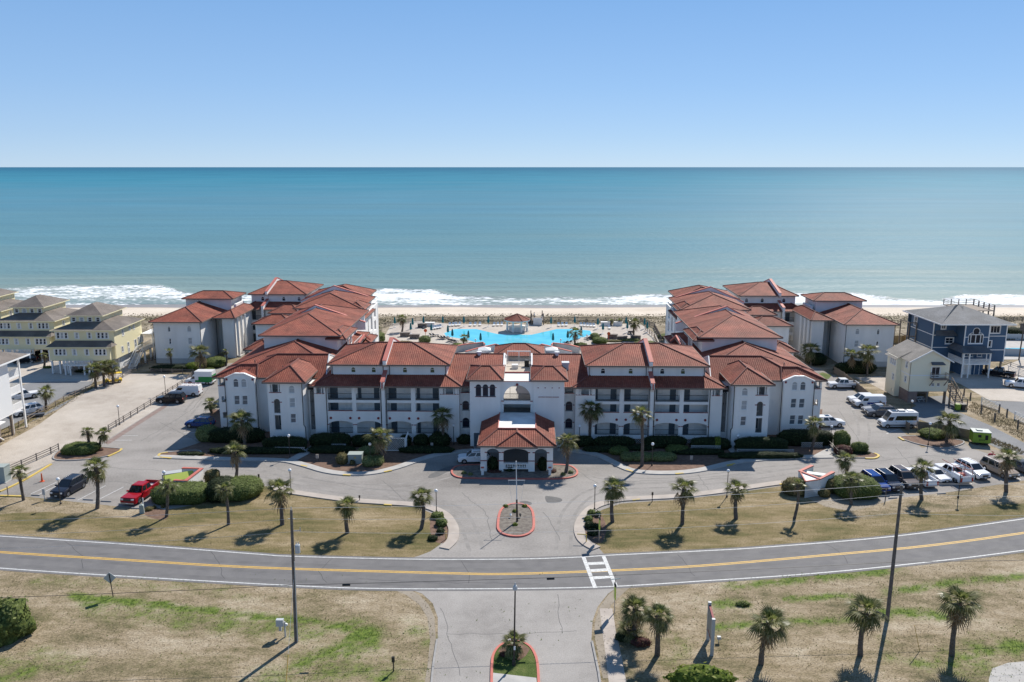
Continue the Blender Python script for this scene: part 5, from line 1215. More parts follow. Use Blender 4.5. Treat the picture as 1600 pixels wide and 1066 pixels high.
b = MB()
for y_ in (-11, -6.5, -2): b.bar((.0, y_, .2), (.0, y_ + 4.2, 3.3), .14); b.bar((.02, y_, 3.3), (.02, y_ + 4.2, .2), .14)
b.build('brace', 'trim_white', t); box(t, 'unit_platform', .02, 1.3, -6, 1.2, 3.4, 3.55, 'trim_white')
for k, l_ in enumerate(('leftmost', 'middle', 'rightmost')):
    b = MB(); b.lathe((0, 0, 0), [(.42, 0), (.45, .1), (.45, .8), (.38, .88), (.1, .9)], 14); o = b.build('air_conditioner', 'alu', None, (-78.8, 117.8 + k * 1.9, 3.56)); tag(o, '%s of three grey air conditioners on the ledge of the white building' % l_, 'air conditioner', 'air conditioners on the ledge')

t = thing('cream_house', 'small cream house with front balcony on posts right of the parking lot', 'house', (72, 146, 0))
fw = wallmb([(0, 2.1), (7, 2.1), (7, 7.9), (3.5, 9.75), (0, 7.9)], [rect(4.55, 4.75, 1.5, 1.9), rect(3.9, 3.0, .01, .01) if False else rect(4.3, 3.1, .6, .55), rect(5.3, 3.1, .6, .55)], .2); fw.build('front_wall', 'siding_cream', t)
window(t, 4.55, 0, 4.75, 1.5, 1.9, trim='trim_white', mull=(2, 0)); window(t, 4.3, 0, 3.1, .6, .55); window(t, 5.3, 0, 3.1, .6, .55)
sw = [rect(2.6, 6.3, .55, 1.1), rect(4.9, 6.2, .5, 1.3) if False else rect(2.2, 3.6, .55, 1.1)]
wallmb([(-9, 2.1), (-.001, 2.1), (-.001, 7.9), (-9, 7.9)], [rect(-1.6, 6.2, .6, 1.1), rect(-1.7, 3.5, .6, 1.1)], .2).build('side_wall', 'siding_cream', t, (0, 0, 0), R(-90))
for z in (6.2, 3.5): window(t, 0, 1.6, z, .6, 1.1, rz=R(-90), trim='trim_white')
wallmb([(-7.5, .2), (-3.6, .2), (-3.6, 7.6), (-7.5, 7.6)], [rect(-4.4, 6., .5, 1.2), rect(-5.2, 6., .5, 1.2), rect(-6., 6., .5, 1.2), rect(-4.6, 3.2, .55, 1.1), rect(-4.6, .9, .5, .6)], .2).build('side_bay_wall', 'siding_cream', t, (-.9, 0, 0), R(-90))
for y_ in (4.4, 5.2, 6.): window(t, -.9, y_, 6., .5, 1.2, rz=R(-90), trim='trim_white')
window(t, -.9, 4.6, 3.2, .55, 1.1, rz=R(-90), trim='trim_white'); box(t, 'side_bay_front', -.7, -.01, 3.61, 3.8, .2, 7.6, 'siding_cream')
box(t, 'side_wall', 6.8, 7, .201, 9, 2.1, 7.9, 'siding_cream'); box(t, 'rear_wall', .2, 6.8, 8.8, 9, 2.1, 8, 'siding_cream')
box(t, 'trim_band', -.02, 7.02, -.03, -.005, 5.0, 5.2, 'trim_white'); box(t, 'trim_band', -.03, -.005, -.0, 3.6, 5.0, 5.2, 'trim_white')
rb = MB(); tiled(rb, [(-.5, 9.5, 7.65), (-.5, -.4, 7.65), (3.5, -.4, 9.85), (3.5, 9.5, 9.85)], False); tiled(rb, [(7.5, -.4, 7.65), (7.5, 9.5, 7.65), (3.5, 9.5, 9.85), (3.5, -.4, 9.85)], False); tiled(rb, [(-1.4, 7.9, 7.3), (-1.4, 3.3, 7.3), (1.6, 3.3, 8.86), (1.6, 7.9, 8.86)], False)
ro = rb.build('roof', 'shingle_tan', t, fix=False); rk = MB(); rk.bar((-.5, -.42, 7.6), (3.5, -.42, 9.8), .1, .2); rk.bar((7.5, -.42, 7.6), (3.5, -.42, 9.8), .1, .2); rk.build('rake_board', 'trim_white', ro)
tiled_ = MB(); tiled(tiled_, [(3.3, -.9, 7.2), (5.9, -.9, 7.2), (5.7, -.02, 7.6), (3.5, -.02, 7.6)], False); tiled_.build('balcony_roof', 'shingle_grey', t)
box(t, 'balcony_floor', 3.6, 6.4, -1.3, -.03, 4.5, 4.65, 'deck_wood'); railing(t, 3.6, 6.4, -1.25, 4.65, 1., 'deck_wood', .15, 'balcony_railing'); railing(t, -1.25, -.05, 3.65, 4.65, 1., 'deck_wood', .2, 'balcony_railing', 'y'); railing(t, -1.25, -.05, 6.35, 4.65, 1., 'deck_wood', .2, 'balcony_railing', 'y')
for q in (3.7, 6.3): b = MB(); b.bar((q, -1.2, 4.5), (q, -.03, 3.2), .12); b.build('brace', 'deck_wood', t)
box(t, 'brick_pier', .0, 1.6, .02, .5, 0, 2.09, 'brick_strip'); box(t, 'garage_wall', -.0, .2, .51, 3.6, 0, 2.09, 'brick_strip')
for q in (3.5, 6.8): box(t, 'post', q - .12, q + .12, .05, .3, 0, 2.09, 'deck_wood')
box(t, 'carport_rear_wall', .2, 6.8, 6, 6.2, 0, 2.09, 'deck_wood'); box(t, 'floor_deck', .01, 6.99, .201, 8.79, 2.0, 2.14, 'deck_wood')
s_ = MB()
for k in range(10): s_.box(7.2, 8.6, -2.5 + k * .42, -2.08 + k * .42, k * .24 + .9, k * .24 + .97)
s_.box(6.2, 8.6, -4.4, -2.5, .82, .92); s_.bar((7.2, -2.5, 1.9), (7.2, 1.8, 4.3), .08, .1); s_.bar((8.6, -2.5, 1.9), (8.6, 1.8, 4.3), .08, .1); s_.bar((7.2, -2.5, .9), (7.2, 1.8, 3.3), .08, .25); s_.bar((8.6, -2.5, .9), (8.6, 1.8, 3.3), .08, .25)
for k in range(6):
    for q in (7.2, 8.6): s_.bar((q, -2.5 + k * .86, .9 + k * .48), (q, -2.5 + k * .86, 1.9 + k * .48), .07)
for q, y_ in ((6.3, -4.3), (8.5, -4.3), (6.3, -2.6), (8.5, -2.6), (7.3, 1.6), (8.5, 1.6), (7.3, -.4), (8.5, -.4)): s_.bar((q, y_, 0), (q, y_, 1.9 if y_ < -2 else 3.3), .14)
s_.bar((6.3, -4.3, 1.85), (8.5, -4.3, 1.85), .1); s_.bar((6.3, -4.3, 1.4), (8.5, -4.3, 1.4), .06); s_.bar((8.5, -4.3, 1.85), (8.5, -2.6, 1.85), .1); s_.build('wooden_stair', 'deck_wood', t)
b = MB(); b.box(-.8, .8, -.35, .35, .70, .75); b.box(-.8, .8, -.85, -.55, .42, .46); b.box(-.8, .8, .55, .85, .42, .46)
for q in (-.55, .55): b.bar((q, -.8, 0), (q, .3, .72), .08); b.bar((q, .8, 0), (q, -.3, .72), .08)
tag(b.build('picnic_table', 'plastic_white', None, (74.6, 147.2, .02), .3), 'white picnic table in the carport under the cream house', 'table')
for k, (m_, l_) in enumerate((('lime', 'lime green wheeled bin below the wooden stair landing'), ('dark_metal', 'dark wheeled bin beside the lime bin under the stair landing'))):
    b = MB(); b.prism([(-.3, .1), (.3, .1), (.36, 1.0), (-.36, 1.0)], 'xz', -.35, .35); b.box(-.38, .38, -.38, .42, 1.0, 1.08); b.tube((-.34, .3, .12), (.34, .3, .12), .12, .12, 8)
    tag(b.build('wheeled_bin', m_, None, (78.6 + k * .95, 141.2, .02)), l_, 'bin')

t = thing('blue_house', 'dark blue house with big arched window and white front porch', 'house', (92, 164, 0))
def W2(name, x0, x1, y, z0, z1, hs, m='siding_blue'): return wallmb([(x0, z0), (x1, z0), (x1, z1), (x0, z1)], hs, .2).build(name, m, t, (0, y, 0))
pal = [(1.2, 6.5), (4.3, 6.5), (4.3, 8.3)] + [(2.75 + 1.55 * math.cos(a), 8.3 + .75 * math.sin(a)) for a in [PI * k / 10 for k in range(1, 4)]] + [(2.75 + .75 * math.cos(a), 9.2 + .75 * math.sin(a)) for a in [R(-30) + R(240) * k / 12 for k in range(13)]] + [(2.75 + 1.55 * math.cos(a), 8.3 + .75 * math.sin(a)) for a in [PI * k / 10 for k in range(7, 10)]] + [(1.2, 8.3)]
W2('front_bay_wall', .5, 5.4, 2.5, 2.9, 10.6, [pal])
f = MB(); ring(f, pal, .1, -.06, .1); 
for q in (1.75, 2.75, 3.75): f.box(q - .07, q + .07, 2.4 - 2.42, .1, 6.55, 8.45)
f.box(1.3, 4.2, -.02, .1, 8.4, 8.55); f.box(1.25, 4.25, -.03, .1, 6.5, 6.75)
fo = f.build('window', 'trim_white', t, (0, 2.5, 0)); pm = MB(); pm.prism(pal, 'xz', .11, .13); pm.build('pane', 'glass', fo)
W2('right_wall', 5.41, 9.6, 3.6, 2.6, 10.6, [rect(7.2, 8.6, 1.9, 1.5), rect(6.2, 5.7, 1., 1.3)]); window(t, 7.2, 3.6, 8.6, 1.9, 1.5, trim='trim_white', mull=(3, 0)); window(t, 6.2, 3.6, 5.7, 1., 1.3, trim='trim_white', mull=(2, 0))
W2('left_wall', -4.2, .49, 6, 0, 10.6, [rect(-2.2, 9.0, .9, .8), rect(-.7, 5.9, 1.6, 1.2)]); window(t, -2.2, 6, 9.0, .9, .8, trim='trim_white', mull=(2, 0)); window(t, -.7, 6, 5.9, 1.6, 1.2, trim='trim_white', mull=(2, 1))
wallmb([(-16, 0), (-6.0, 0), (-6.0, 10.6), (-16, 10.6)], [rect(-14, 8.2, 1.2, 1.9)], .2).build('side_wall', 'siding_blue', t, (-4.2, 0, 0), R(-90)); window(t, -4.2, 14, 8.2, 1.2, 1.9, rz=R(-90), trim='trim_white')
box(t, 'side_wall', 9.4, 9.6, 3.801, 18, 2.6, 10.6, 'siding_blue'); box(t, 'bay_side_wall', .5, .7, 2.701, 6.0, 0, 10.6, 'siding_blue'); box(t, 'bay_side_wall', 5.2, 5.4, 2.701, 3.6, 2.9, 10.6, 'siding_blue'); box(t, 'rear_wall', -4, 9.4, 17.8, 18, 2.6, 10.6, 'siding_blue'); box(t, 'floor_deck', .71, 9.39, 3.82, 17.7, 2.5, 2.7, 'deck_wood')
for x_, y_ in ((.5, 2.5), (5.4, 2.5), (-4.2, 6), (9.6, 3.6)): box(t, 'corner_board', x_ - .1, x_ + .1, y_ - .03, y_ + .12, 2.6, 10.6, 'trim_white')
for z in (7.9,): box(t, 'trim_band', .6, 1.15, 2.46, 2.495, z, z + .14, 'trim_white'); box(t, 'trim_band', 4.35, 5.3, 2.46, 2.495, z, z + .14, 'trim_white'); box(t, 'trim_band', 5.5, 9.5, 3.56, 3.595, z, z + .14, 'trim_white')
box(t, 'trim_band', 5.5, 9.5, 3.56, 3.595, 5.0, 5.14, 'trim_white'); box(t, 'trim_band', -4.1, .4, 5.96, 5.995, 7.6, 7.74, 'trim_white'); box(t, 'trim_band', -4.1, .4, 5.96, 5.995, 5.0, 5.14, 'trim_white')
box(t, 'trim_band', -4.24, -4.205, 6.1, 15.9, 7.6, 7.74, 'trim_white'); box(t, 'trim_band', -4.24, -4.205, 6.1, 15.9, 4.9, 5.04, 'trim_white')
sr = MB(); tiled(sr, [(-4.4, 4.7, 7.8), (.3, 4.7, 7.8), (-.1, 5.98, 8.7), (-3.6, 5.98, 8.7)], False); sr.build('pent_roof', 'shingle_grey', t)
roof(t, -5, 10.2, 1.7, 18.6, 10.75, (1.6, 9.5), (3.2, 11), 13.4, 'shingle_grey', False, fascia='trim_white', capm=None)
box(t, 'roof_deck', 3.2, 9.8, 9, 17.5, 12.2, 12.35, 'deck_wood')
for k in range(5):
    q = 3.2 + 1.65 * k; box(t, 'deck_post', q - .07, q + .07, 17.25, 17.4, 12.36, 13.55, 'deck_wood'); box(t, 'deck_post', 9.6, 9.8, 9.1 + 2 * k - .12, 9.1 + 2 * k + .1, 11.0 if k < 4 else 12.36, 13.5, 'deck_wood')
b = MB()
for z in (12.7, 13.1, 13.5): b.bar((3.2, 17.32, z), (9.7, 17.32, z), .05, .07); b.bar((9.7, 9.1, z), (9.7, 17.3, z), .05, .07); b.bar((3.2, 9.1, z), (3.2, 17.3, z), .04, .06)
b.build('deck_railing', 'deck_wood', t)
box(t, 'porch_floor', -.7, 4.9, 0, 2.48, 2.75, 2.95, 'trim_white'); box(t, 'porch_floor', -.7, .48, 2.49, 5.95, 2.75, 2.95, 'trim_white')
for q in (-.6, .6, 4.8): box(t, 'porch_post', q - .12, q + .12, .03, .27, 0, 5.1, 'trim_white')
railing(t, -.6, 4.8, .1, 2.95, 1., 'trim_white', .14, 'porch_railing', r=.06); railing(t, .1, 5.9, -.62, 2.95, 1., 'trim_white', .2, 'porch_railing', 'y', .06); box(t, 'porch_beam', -.75, 4.95, .0, .2, 5.0, 5.22, 'trim_white')
pr = MB(); tiled(pr, [(-1.2, -.4, 5.2), (5.4, -.4, 5.2), (4.7, 2.48, 6.2), (.2, 2.48, 6.2)], False); tiled(pr, [(-1.2, 5.9, 5.2), (-1.2, -.4, 5.2), (.2, 2.48, 6.2), (.2, 5.9, 6.2)], False); tiled(pr, [(5.4, -.4, 5.2), (5.4, 2.6, 5.2), (4.7, 2.48, 6.2)], False); pr.build('porch_roof', 'shingle_grey', t)
W2('porch_inner_wall', .71, 5.19, 2.9, 0, 2.7, [], 'siding_blue')
door(t, 1.1, 2.83, 0, .95, 2.2, 'trim_white'); door(t, 2.15, 2.83, 0, .95, 2.2, 'trim_white'); door(t, 3.9, 2.83, 0, .9, 2.1, 'siding_blue'); window(t, 1.7, 2.42, 3.9, 1.7, 1.2, mull=(3, 0)); window(t, 3.9, 2.42, 3.9, 1., 1.1)
for q in (6.5, 9.3):
    for y_ in (3.9, 9, 15): box(t, 'piling', q - .15, q + .15, y_ - .15, y_ + .15, 0, 2.49, 'deck_wood')
b = MB(); b.bar((-4.4, 13, 3), (-4.4, 13, 9.0), .2); b.bar((-6, 13, 0), (-6, 13, 9.0), .2); b.bar((-6, 17, 0), (-6, 17, 9.0), .2)
for z in (3, 6, 9): b.bar((-6, 13, z), (-6, 17, z), .1, .2); b.bar((-4.4, 13, z), (-6, 13, z), .1, .2)
b.build('rear_balcony', 'deck_wood', t)
# pool of the next property with its surround, seen past the blue house
sheet('neighbour_deck', gp([(1550, 532), (1760, 532), (1800, 562), (1552, 562)]), .02, 'concrete')
sheet('neighbour_pool', gp([(1556, 544), (1760, 544), (1790, 555), (1557, 553)]), .03, 'glass') if False else None

# ------------------------------------------------------------------ pool, deck, pavilion
m = mat('pool_water', (.075, .50, .64), (.12, .59, .71), .08, .25, .05, 1.2, spec=.5)
mat('pool_rim', (.50, .46, .42), (.42, .39, .35), .8, 1.)
POOL = [(694, 521), (711, 514.5), (744, 514.5), (778, 522.5), (830, 523.5), (870, 514.5), (894, 514.5), (922, 517), (925, 523), (900, 531), (872, 540), (845, 547), (812, 553), (780, 546), (756, 539), (725, 530), (697, 526)]
pp = gp(POOL)
deck = gp([(612, 506), (650, 501), (700, 506), (760, 507), (960, 507), (1000, 506), (1025, 522), (1035, 545), (1010, 565), (600, 565), (590, 545)])
sheet('pool_deck', deck, .03, 'paver')
sheet('pool_rim', [p + (p - Vector((0.9, 206))).normalized() * .55 for p in pp], .036, 'pool_rim')
sheet('pool_water', pp, .042, 'pool_water')
sheet('neighbour_pool', gp([(1556, 544), (1760, 544), (1790, 555), (1557, 553)]), .03, 'pool_water')
sheet('garden_bed', gp([(600, 560), (640, 545), (655, 538), (690, 548), (690, 565), (610, 570)]), .036, 'soil_patch')
sheet('terrace_paving', gp([(612, 530), (650, 524), (652, 508), (615, 510), (600, 540)]), .0345, 'concrete_pink'); sheet('terrace_paving', gp([(960, 526), (1005, 528), (1020, 520), (1000, 509), (955, 512)]), .0345, 'concrete_pink')
kx, ky = G(808, 517).to_2d()
t = thing('pool_pavilion', 'octagonal bar pavilion with red tiled roof by the pool', 'pavilion', (kx, ky, .04))
b = MB(); P8 = [(3.6 * math.cos(R(22.5 + 45 * k)), 3.6 * math.sin(R(22.5 + 45 * k)), 3.0) for k in range(8)]
for k in range(8): tiled(b, [P8[k], P8[(k + 1) % 8], (0, 0, 4.5)])
ro = b.build('roof', 'tile', t, fix=False); caps(ro, [(p, (0, 0, 4.5)) for p in P8], r=.1); b = MB(); b.prism([(p[0] * 1.01, p[1] * 1.01) for p in P8], 'xy', 2.8, 3.0); b.build('fascia', 'trim_white', ro)
for k in range(8):
    x_, y_ = 2.8 * math.cos(R(22.5 + 45 * k)), 2.8 * math.sin(R(22.5 + 45 * k)); b = MB(); b.lathe((x_, y_, 0), [(.28, 0), (.28, 1.0), (.2, 1.05), (.2, 2.6), (.3, 2.8)], 8); b.build('column', 'trim_white', t)
b = MB(); b.lathe((0, 0, 0), [(2.2, 0), (2.2, 1.0), (2.4, 1.0), (2.4, 1.12), (.2, 1.12)], 16); b.build('bar_counter', 'stucco', t); b = MB(); b.lathe((0, 0, 0), [(3.3, 0), (3.3, .05), (.1, .06)], 16); b.build('floor_slab', 'concrete', t)
# beach stair tower with people
bx, by = G(840, 508).to_2d()
t = thing('beach_stair', 'wooden beach stair with white gate panel behind the pool', 'stair', (bx, by, 0))
for x_ in (-1.6, 1.6):
    for y_ in (0, 5, 10): box(t, 'post', x_ - .12, x_ + .12, y_ - .12, y_ + .12, -1, 3.2 if y_ < 1 else 2.3, 'deck_wood')
box(t, 'landing', -1.7, 1.7, -.2, 5, 1.2, 1.35, 'deck_wood'); box(t, 'gate_panel', -1.2, 1.2, -.3, -.22, .1, 2.0, 'plastic_white')
s_ = MB()
for k in range(11): s_.box(-1.5, 1.5, 5 + k * .5, 5.5 + k * .5, 1.2 - k * .22, 1.28 - k * .22)
for x_ in (-1.6, 1.6): s_.bar((x_, 0, 2.3), (x_, 5, 2.3), .1); s_.bar((x_, 5, 2.3), (x_, 10.4, .2), .1); s_.bar((x_, 5, 1.1), (x_, 10.4, -1.2), .1, .3)
s_.build('stair_flight', 'deck_wood', t)
def person(x, y, z, label, shirt, legs, rz=0., g='people by the beach stair'):
    """standing figure: one continuous skinned body, clothing over it"""
    V_ = [(0, 0, .95), (0, 0, 1.2), (0, 0, 1.42), (0, 0, 1.53), (0, .02, 1.66), (.1, 0, .9), (.11, .02, .5), (.11, -.02, .08), (.11, .12, .04), (-.1, 0, .9), (-.11, .02, .5), (-.12, -.02, .08), (-.12, .12, .04), (.2, 0, 1.4), (.25, .02, 1.12), (.24, .12, .88), (-.2, 0, 1.4), (-.25, .02, 1.12), (-.24, .12, .88)]
    E_ = [(0, 1), (1, 2), (2, 3), (3, 4), (0, 5), (5, 6), (6, 7), (7, 8), (0, 9), (9, 10), (10, 11), (11, 12), (2, 13), (13, 14), (14, 15), (2, 16), (16, 17), (17, 18)]
    rad = [.14, .13, .15, .06, .1, .1, .07, .05, .04, .1, .07, .05, .04, .065, .05, .035, .065, .05, .035]
    me = bpy.data.meshes.new('person'); me.from_pydata(V_, E_, []); o = put('person', me, None, (x, y, z), rz)
    sm = o.modifiers.new('skin', 'SKIN'); 
    for i, r_ in enumerate(rad): me.skin_vertices[0].data[i].radius = (r_, r_ * .85)
    me.skin_vertices[0].data[0].use_root = True
    for k in (shirt, legs, 'skin'): me.materials.append(M[k])
    su = o.modifiers.new('sub', 'SUBSURF'); su.levels = su.render_levels = 1
    c = MB(); c.lathe((0, 0, 0), [(.2, .93), (.19, 1.1), (.21, 1.35), (.12, 1.46)], 10); c.build('shirt', shirt, o)
    c = MB(); c.lathe((.105, 0, 0), [(.09, .45), (.12, .92)], 8); c.lathe((-.105, 0, 0), [(.09, .45), (.12, .92)], 8); c.build('shorts', legs, o)
    h = MB(); h.ball((0, -.01, 1.70), .115, 10); h.build('hair', 'dark_metal', o)
    me.materials.clear(); me.materials.append(M['skin'])
    return tag(o, label, 'person', g)
person(bx - 2.6, by + 1, 0.0, 'person in purple top standing left of the beach stair gate', 'lounger_dark', 'magenta', 0.4)
person(bx + 1.3, by + 1.6, 1.36, 'person in dark top on the right side of the stair landing', 'c_navy', 'plastic_white', 2.2)
person(bx - .9, by + 2.2, 1.36, 'person in white top on the left side of the stair landing', 'plastic_white', 'c_navy', 1.)
# beach fence behind the pool
fl = gp([(600, 512), (650, 503), (740, 502), (830, 502.5), (960, 503), (1000, 503), (1022, 512), (1034, 535)])
b = MB(); pan = thing('pool_fence', 'long low picket fence between the pool deck and the dunes', 'fence', (fl[0].x, fl[0].y, 0)); off0 = Vector((fl[0].x, fl[0].y, 0))
for a, c in zip(fl, fl[1:]):
    L_ = (c - a).length; n_ = int(L_ / 2.4)
    for k in range(n_):
        p = a.lerp(c, k / n_); q = a.lerp(c, (k + 1) / n_); P0 = Vector((p.x, p.y, 0)) - off0; P1 = Vector((q.x, q.y, 0)) - off0
        m_ = MB(); m_.bar(P0, P0 + Vector((0, 0, 1.35)), .12); m_.build('post', 'rail_wood', pan)
        m_ = MB(); m_.bar(P0 + Vector((0, 0, 1.15)), P1 + Vector((0, 0, 1.15)), .06, .1); m_.bar(P0 + Vector((0, 0, .35)), P1 + Vector((0, 0, .35)), .06, .1)
        for j in range(1, 9): r_ = P0.lerp(P1, j / 9); m_.bar(r_ + Vector((0, 0, .1)), r_ + Vector((0, 0, 1.25)), .07)
        m_.build('picket_panel', 'rail_wood', pan)
# umbrellas and loungers
um = MB(); um.tube((0, 0, 0), (0, 0, 2.5), .03, .03, 6); um.lathe((0, 0, 0), [(.28, 0), (.28, .08), (.05, .1)], 10)
uc = MB(); uc.lathe((0, 0, 0), [(.16, .95), (.26, 1.15), (.22, 1.7), (.15, 2.3), (.03, 2.55)], 8)
um_m, uc_m = um.mesh('umbrella_pole', 'alu'), uc.mesh('canopy', 'teal_canvas')
ORD = 'leftmost,second,third,fourth,fifth,sixth,seventh,eighth,ninth,tenth,eleventh,twelfth,thirteenth,fourteenth,fifteenth,sixteenth,seventeenth,eighteenth,nineteenth,twentieth,twenty-first,twenty-second,twenty-third,twenty-fourth,twenty-fifth'.split(',')
UMB = [(617, 512), (642, 522), (645, 514), (662, 511), (692, 511), (674, 523), (725, 511), (763, 511), (700, 522 + 4), (707, 532), (732, 535), (751, 539), (861, 512), (898, 511), (934, 514), (942, 522), (887, 535), (864, 539), (908, 528), (978, 512), (1007, 514), (1011, 520), (980, 520)]
for i, (u, v) in enumerate(UMB):
    p = G(u, v); o = put('umbrella', um_m, None, (p.x, p.y, .04)); put('canopy', uc_m, o); o.scale = (1.25, 1.25, 1.15)
    tag(o, 'closed teal patio umbrella, %s from the left round the pool' % ORD[sorted(UMB).index((u, v))], 'umbrella', 'closed teal umbrellas round the pool')
def lounger_mesh(m_):
    b = MB(); b.box(-.32, .32, -1.0, .25, .32, .40); q = Matrix.Translation((0, .25, .36)) @ Matrix.Rotation(R(48), 4, 'X'); b.box(-.32, .32, 0, .75, -.04, .04, 0, q)
    for x_ in (-.28, .28):
        for y_ in (-.85, .2): b.bar((x_, y_, 0), (x_, y_, .33), .06)
        b.bar((x_, .75, .0), (x_, .62, .75), .05)
    return b.mesh('lounger', m_)
lw, ld = lounger_mesh('plastic_white'), lounger_mesh('lounger_dark')
def row(u0, v0, u1, v1, n, rz, me_, lab, g_):
    for k in range(n):
        f_ = k / max(1, n - 1); p = G(u0 + (u1 - u0) * f_, v0 + (v1 - v0) * f_); o = put('sun_lounger', me_, None, (p.x, p.y, .04), rz + random.uniform(-.12, .12)); tag(o, lab % ORD[k], 'sun lounger', g_)
WP = ('white sun lounger, %%s in the row %s' % q for q in ('at the far left of the far pool edge', 'left of the pavilion, outer three', 'left of the pavilion, inner three', 'right of the pavilion', 'at the far right of the far pool edge', 'turned sideways beyond the left pool end', 'by the right dune fence'))
DP = ('dark sun lounger, %%s of those %s' % q for q in ('left of the pool end', 'at the near left pool edge', 'beside the life ring on the left', 'along the near right pool edge', 'right of the garden pavilion walls', 'left of the garden pavilion walls', 'on the right terrace under the palm', 'on the upper left terrace'))
for a in ((703, 510, 718, 509, 4), (735, 509.5, 750, 509, 3), (772, 509.5, 784, 509, 3), (873, 510, 885, 509.5, 3), (908, 510, 928, 511, 5), (676, 515, 688, 513, 4), (952, 514, 953, 513, 1)): row(*a, 0., lw, next(WP), 'white loungers round the pool')
for a in ((688, 530, 697, 530, 3, 2.4), (703, 534, 712, 536, 3, 2.6), (675, 526, 680, 526, 2, 2.3), (918, 531, 935, 527, 5, 3.9), (884, 538, 890, 537, 2, 3.6), (736, 541, 742, 541, 2, 2.8), (983, 522, 987, 522, 2, 3.), (655, 512, 662, 513, 2, .2)): row(*a, ld, next(DP), 'dark loungers round the pool')
# planters, walls and shade sails between the entrance block and the pool
def gwall(pts, h_, w_, label, cat='wall', mcap='pink_coping', name='garden_wall', m_='stucco', z=0):
    p = gp(pts); t_ = thing(name, label, cat, (p[0].x, p[0].y, z)); q = [a - p[0] for a in p]
    b = MB(); ribbon(b, q, w_, 0, h_); b.build('wall_body', m_, t_)
    if mcap: b = MB(); ribbon(b, q, w_ + .14, h_ + .002, h_ + .15); b.build('coping', mcap, t_)
    return t_
gwall([(706, 553), (722, 549), (755, 545), (757, 548)], 1.5, .35, 'curved white wall with pink coping left of the garden pavilion', m_='stucco_grey')
gwall([(728, 560), (745, 555), (775, 548), (780, 550)], 1.5, .35, 'second white wall with pink coping nearer the garden pavilion', m_='stucco')
gwall([(905, 553), (890, 549), (864, 546), (862, 549)], 1.5, .35, 'curved white wall with pink coping right of the garden pavilion', m_='stucco_grey')
gwall([(893, 560), (870, 554), (846, 548), (842, 550)], 1.5, .35, 'second white wall with pink coping right of the pavilion', m_='stucco')
for k, (u, v, l_) in enumerate(((757, 560, 'white shade tent left behind the link roof'), (862, 560, 'white shade tent right behind the link roof'))):
    p = G(u, v); t_ = thing('shade_tent', l_, 'tent', (p.x, p.y, 0)); b = MB(); c = (0, 0, 2.7)
    q = [(-1.4, -1.4, 2.1), (1.4, -1.4, 2.1), (1.4, 1.4, 2.1), (-1.4, 1.4, 2.1)]
    for i in range(4): b.quad(q[i], q[(i + 1) % 4], c)
    b.build('canopy', 'plastic_white', t_)
    for x_, y_, _ in q: b = MB(); b.tube((x_, y_, 0), (x_, y_, 2.1), .04, .04, 6); b.build('tent_pole', 'alu', t_)
for k, (u, v, sx) in enumerate(((633, 526, 1), (648, 529, 1), (660, 512, 1), (672, 510, 0), (946, 509, 0), (965, 509, 0), (957, 529, 1), (972, 532, 1), (993, 531, 1))):
    p = G(u, v); b = MB(); b.box(-1.2, 1.2, -.5, .5, 0, .95); b.box(-1.3, 1.3, -.6, .6, .95, 1.05)
    tag(b.build('planter_box', 'rail_wood' if sx else 'stucco', None, (p.x, p.y, .04)), ('brown wooden planter box, %s from the left on the pool terraces' if sx else 'white masonry planter, %s from the left at the pool deck edge') % ORD[(0, 1, 2, 0, 0, 1, 3, 4, 5)[k] if sx else (0, 0, 0, 0, 1, 2)[k]], 'planter', 'wooden planters' if sx else 'white planters')
p = G(951, 531); b = MB(); b.bar((0, 0, 0), (0, 0, 1.3), .1); b.tube((0, -.06, 1.5), (0, .06, 1.5), .42, .42, 14); tag(b.build('life_ring_post', 'orange', None, (p.x, p.y, .04)), 'orange life ring on a post by the pool path', 'life ring')
p = G(665, 526); b = MB(); b.bar((0, 0, 0), (0, 0, 1.3), .1); b.tube((0, -.06, 1.5), (0, .06, 1.5), .42, .42, 14); tag(b.build('life_ring_post', 'orange', None, (p.x, p.y, .04)), 'orange life ring on a post left of the pool', 'life ring')
# ------------------------------------------------------------------ palms
def frond_mesh(seed, droop, m_, n=17, L=1.0, spread=105, name='frond'):
    """sabal fan leaf of length about 1: petiole, recurved fan of split, drooping leaflets"""
    rd = random.Random(seed); b = MB(); Lp = .46 * L
    def arc(t): return Vector((t, 0, .10 * t - droop * t * t))
    for k in range(2):
        a, c = arc(Lp * k / 2), arc(Lp * (k + 1) / 2); b.quad((a.x, -.022, a.z), (c.x, -.018, c.z), (c.x, .018, c.z), (a.x, .022, a.z))
    o = arc(Lp); sl = .10 - 2 * droop * Lp
    for i in range(n):
        a = R(-spread + 2 * spread * (i + .5) / n); l_ = L * (.60 - .16 * abs(a) / R(spread)) * rd.uniform(.9, 1.08)
        d = Vector((math.cos(a), math.sin(a), 0)); q = Vector((-d.y, d.x, 0)); base = o + Vector((.10 * math.cos(a) * 0, 0, 0))
        w0, w1 = .03, .030
        def pt(t, side, wd): 
            p = base + d * (l_ * t); x_ = p.x; p = p + q * (side * wd)
            p.z = o.z + sl * (x_ - o.x) * .8 - (droop * .6 + .05) * l_ * t ** 2.3 * (1 + .4 * (t > .8)) - .05 * abs(math.sin(a)) * l_ * t - (.012 if side == 0 else 0); return tuple(p)
        b.quad(pt(.0, -1, .012), pt(.0, 1, .012), pt(.55, 1, w1), pt(.55, -1, w1)); b.quad(pt(.55, -1, w1), pt(.55, 1, w1), pt(1., 0, 0))
    return b.mesh(name, m_, fix=False)
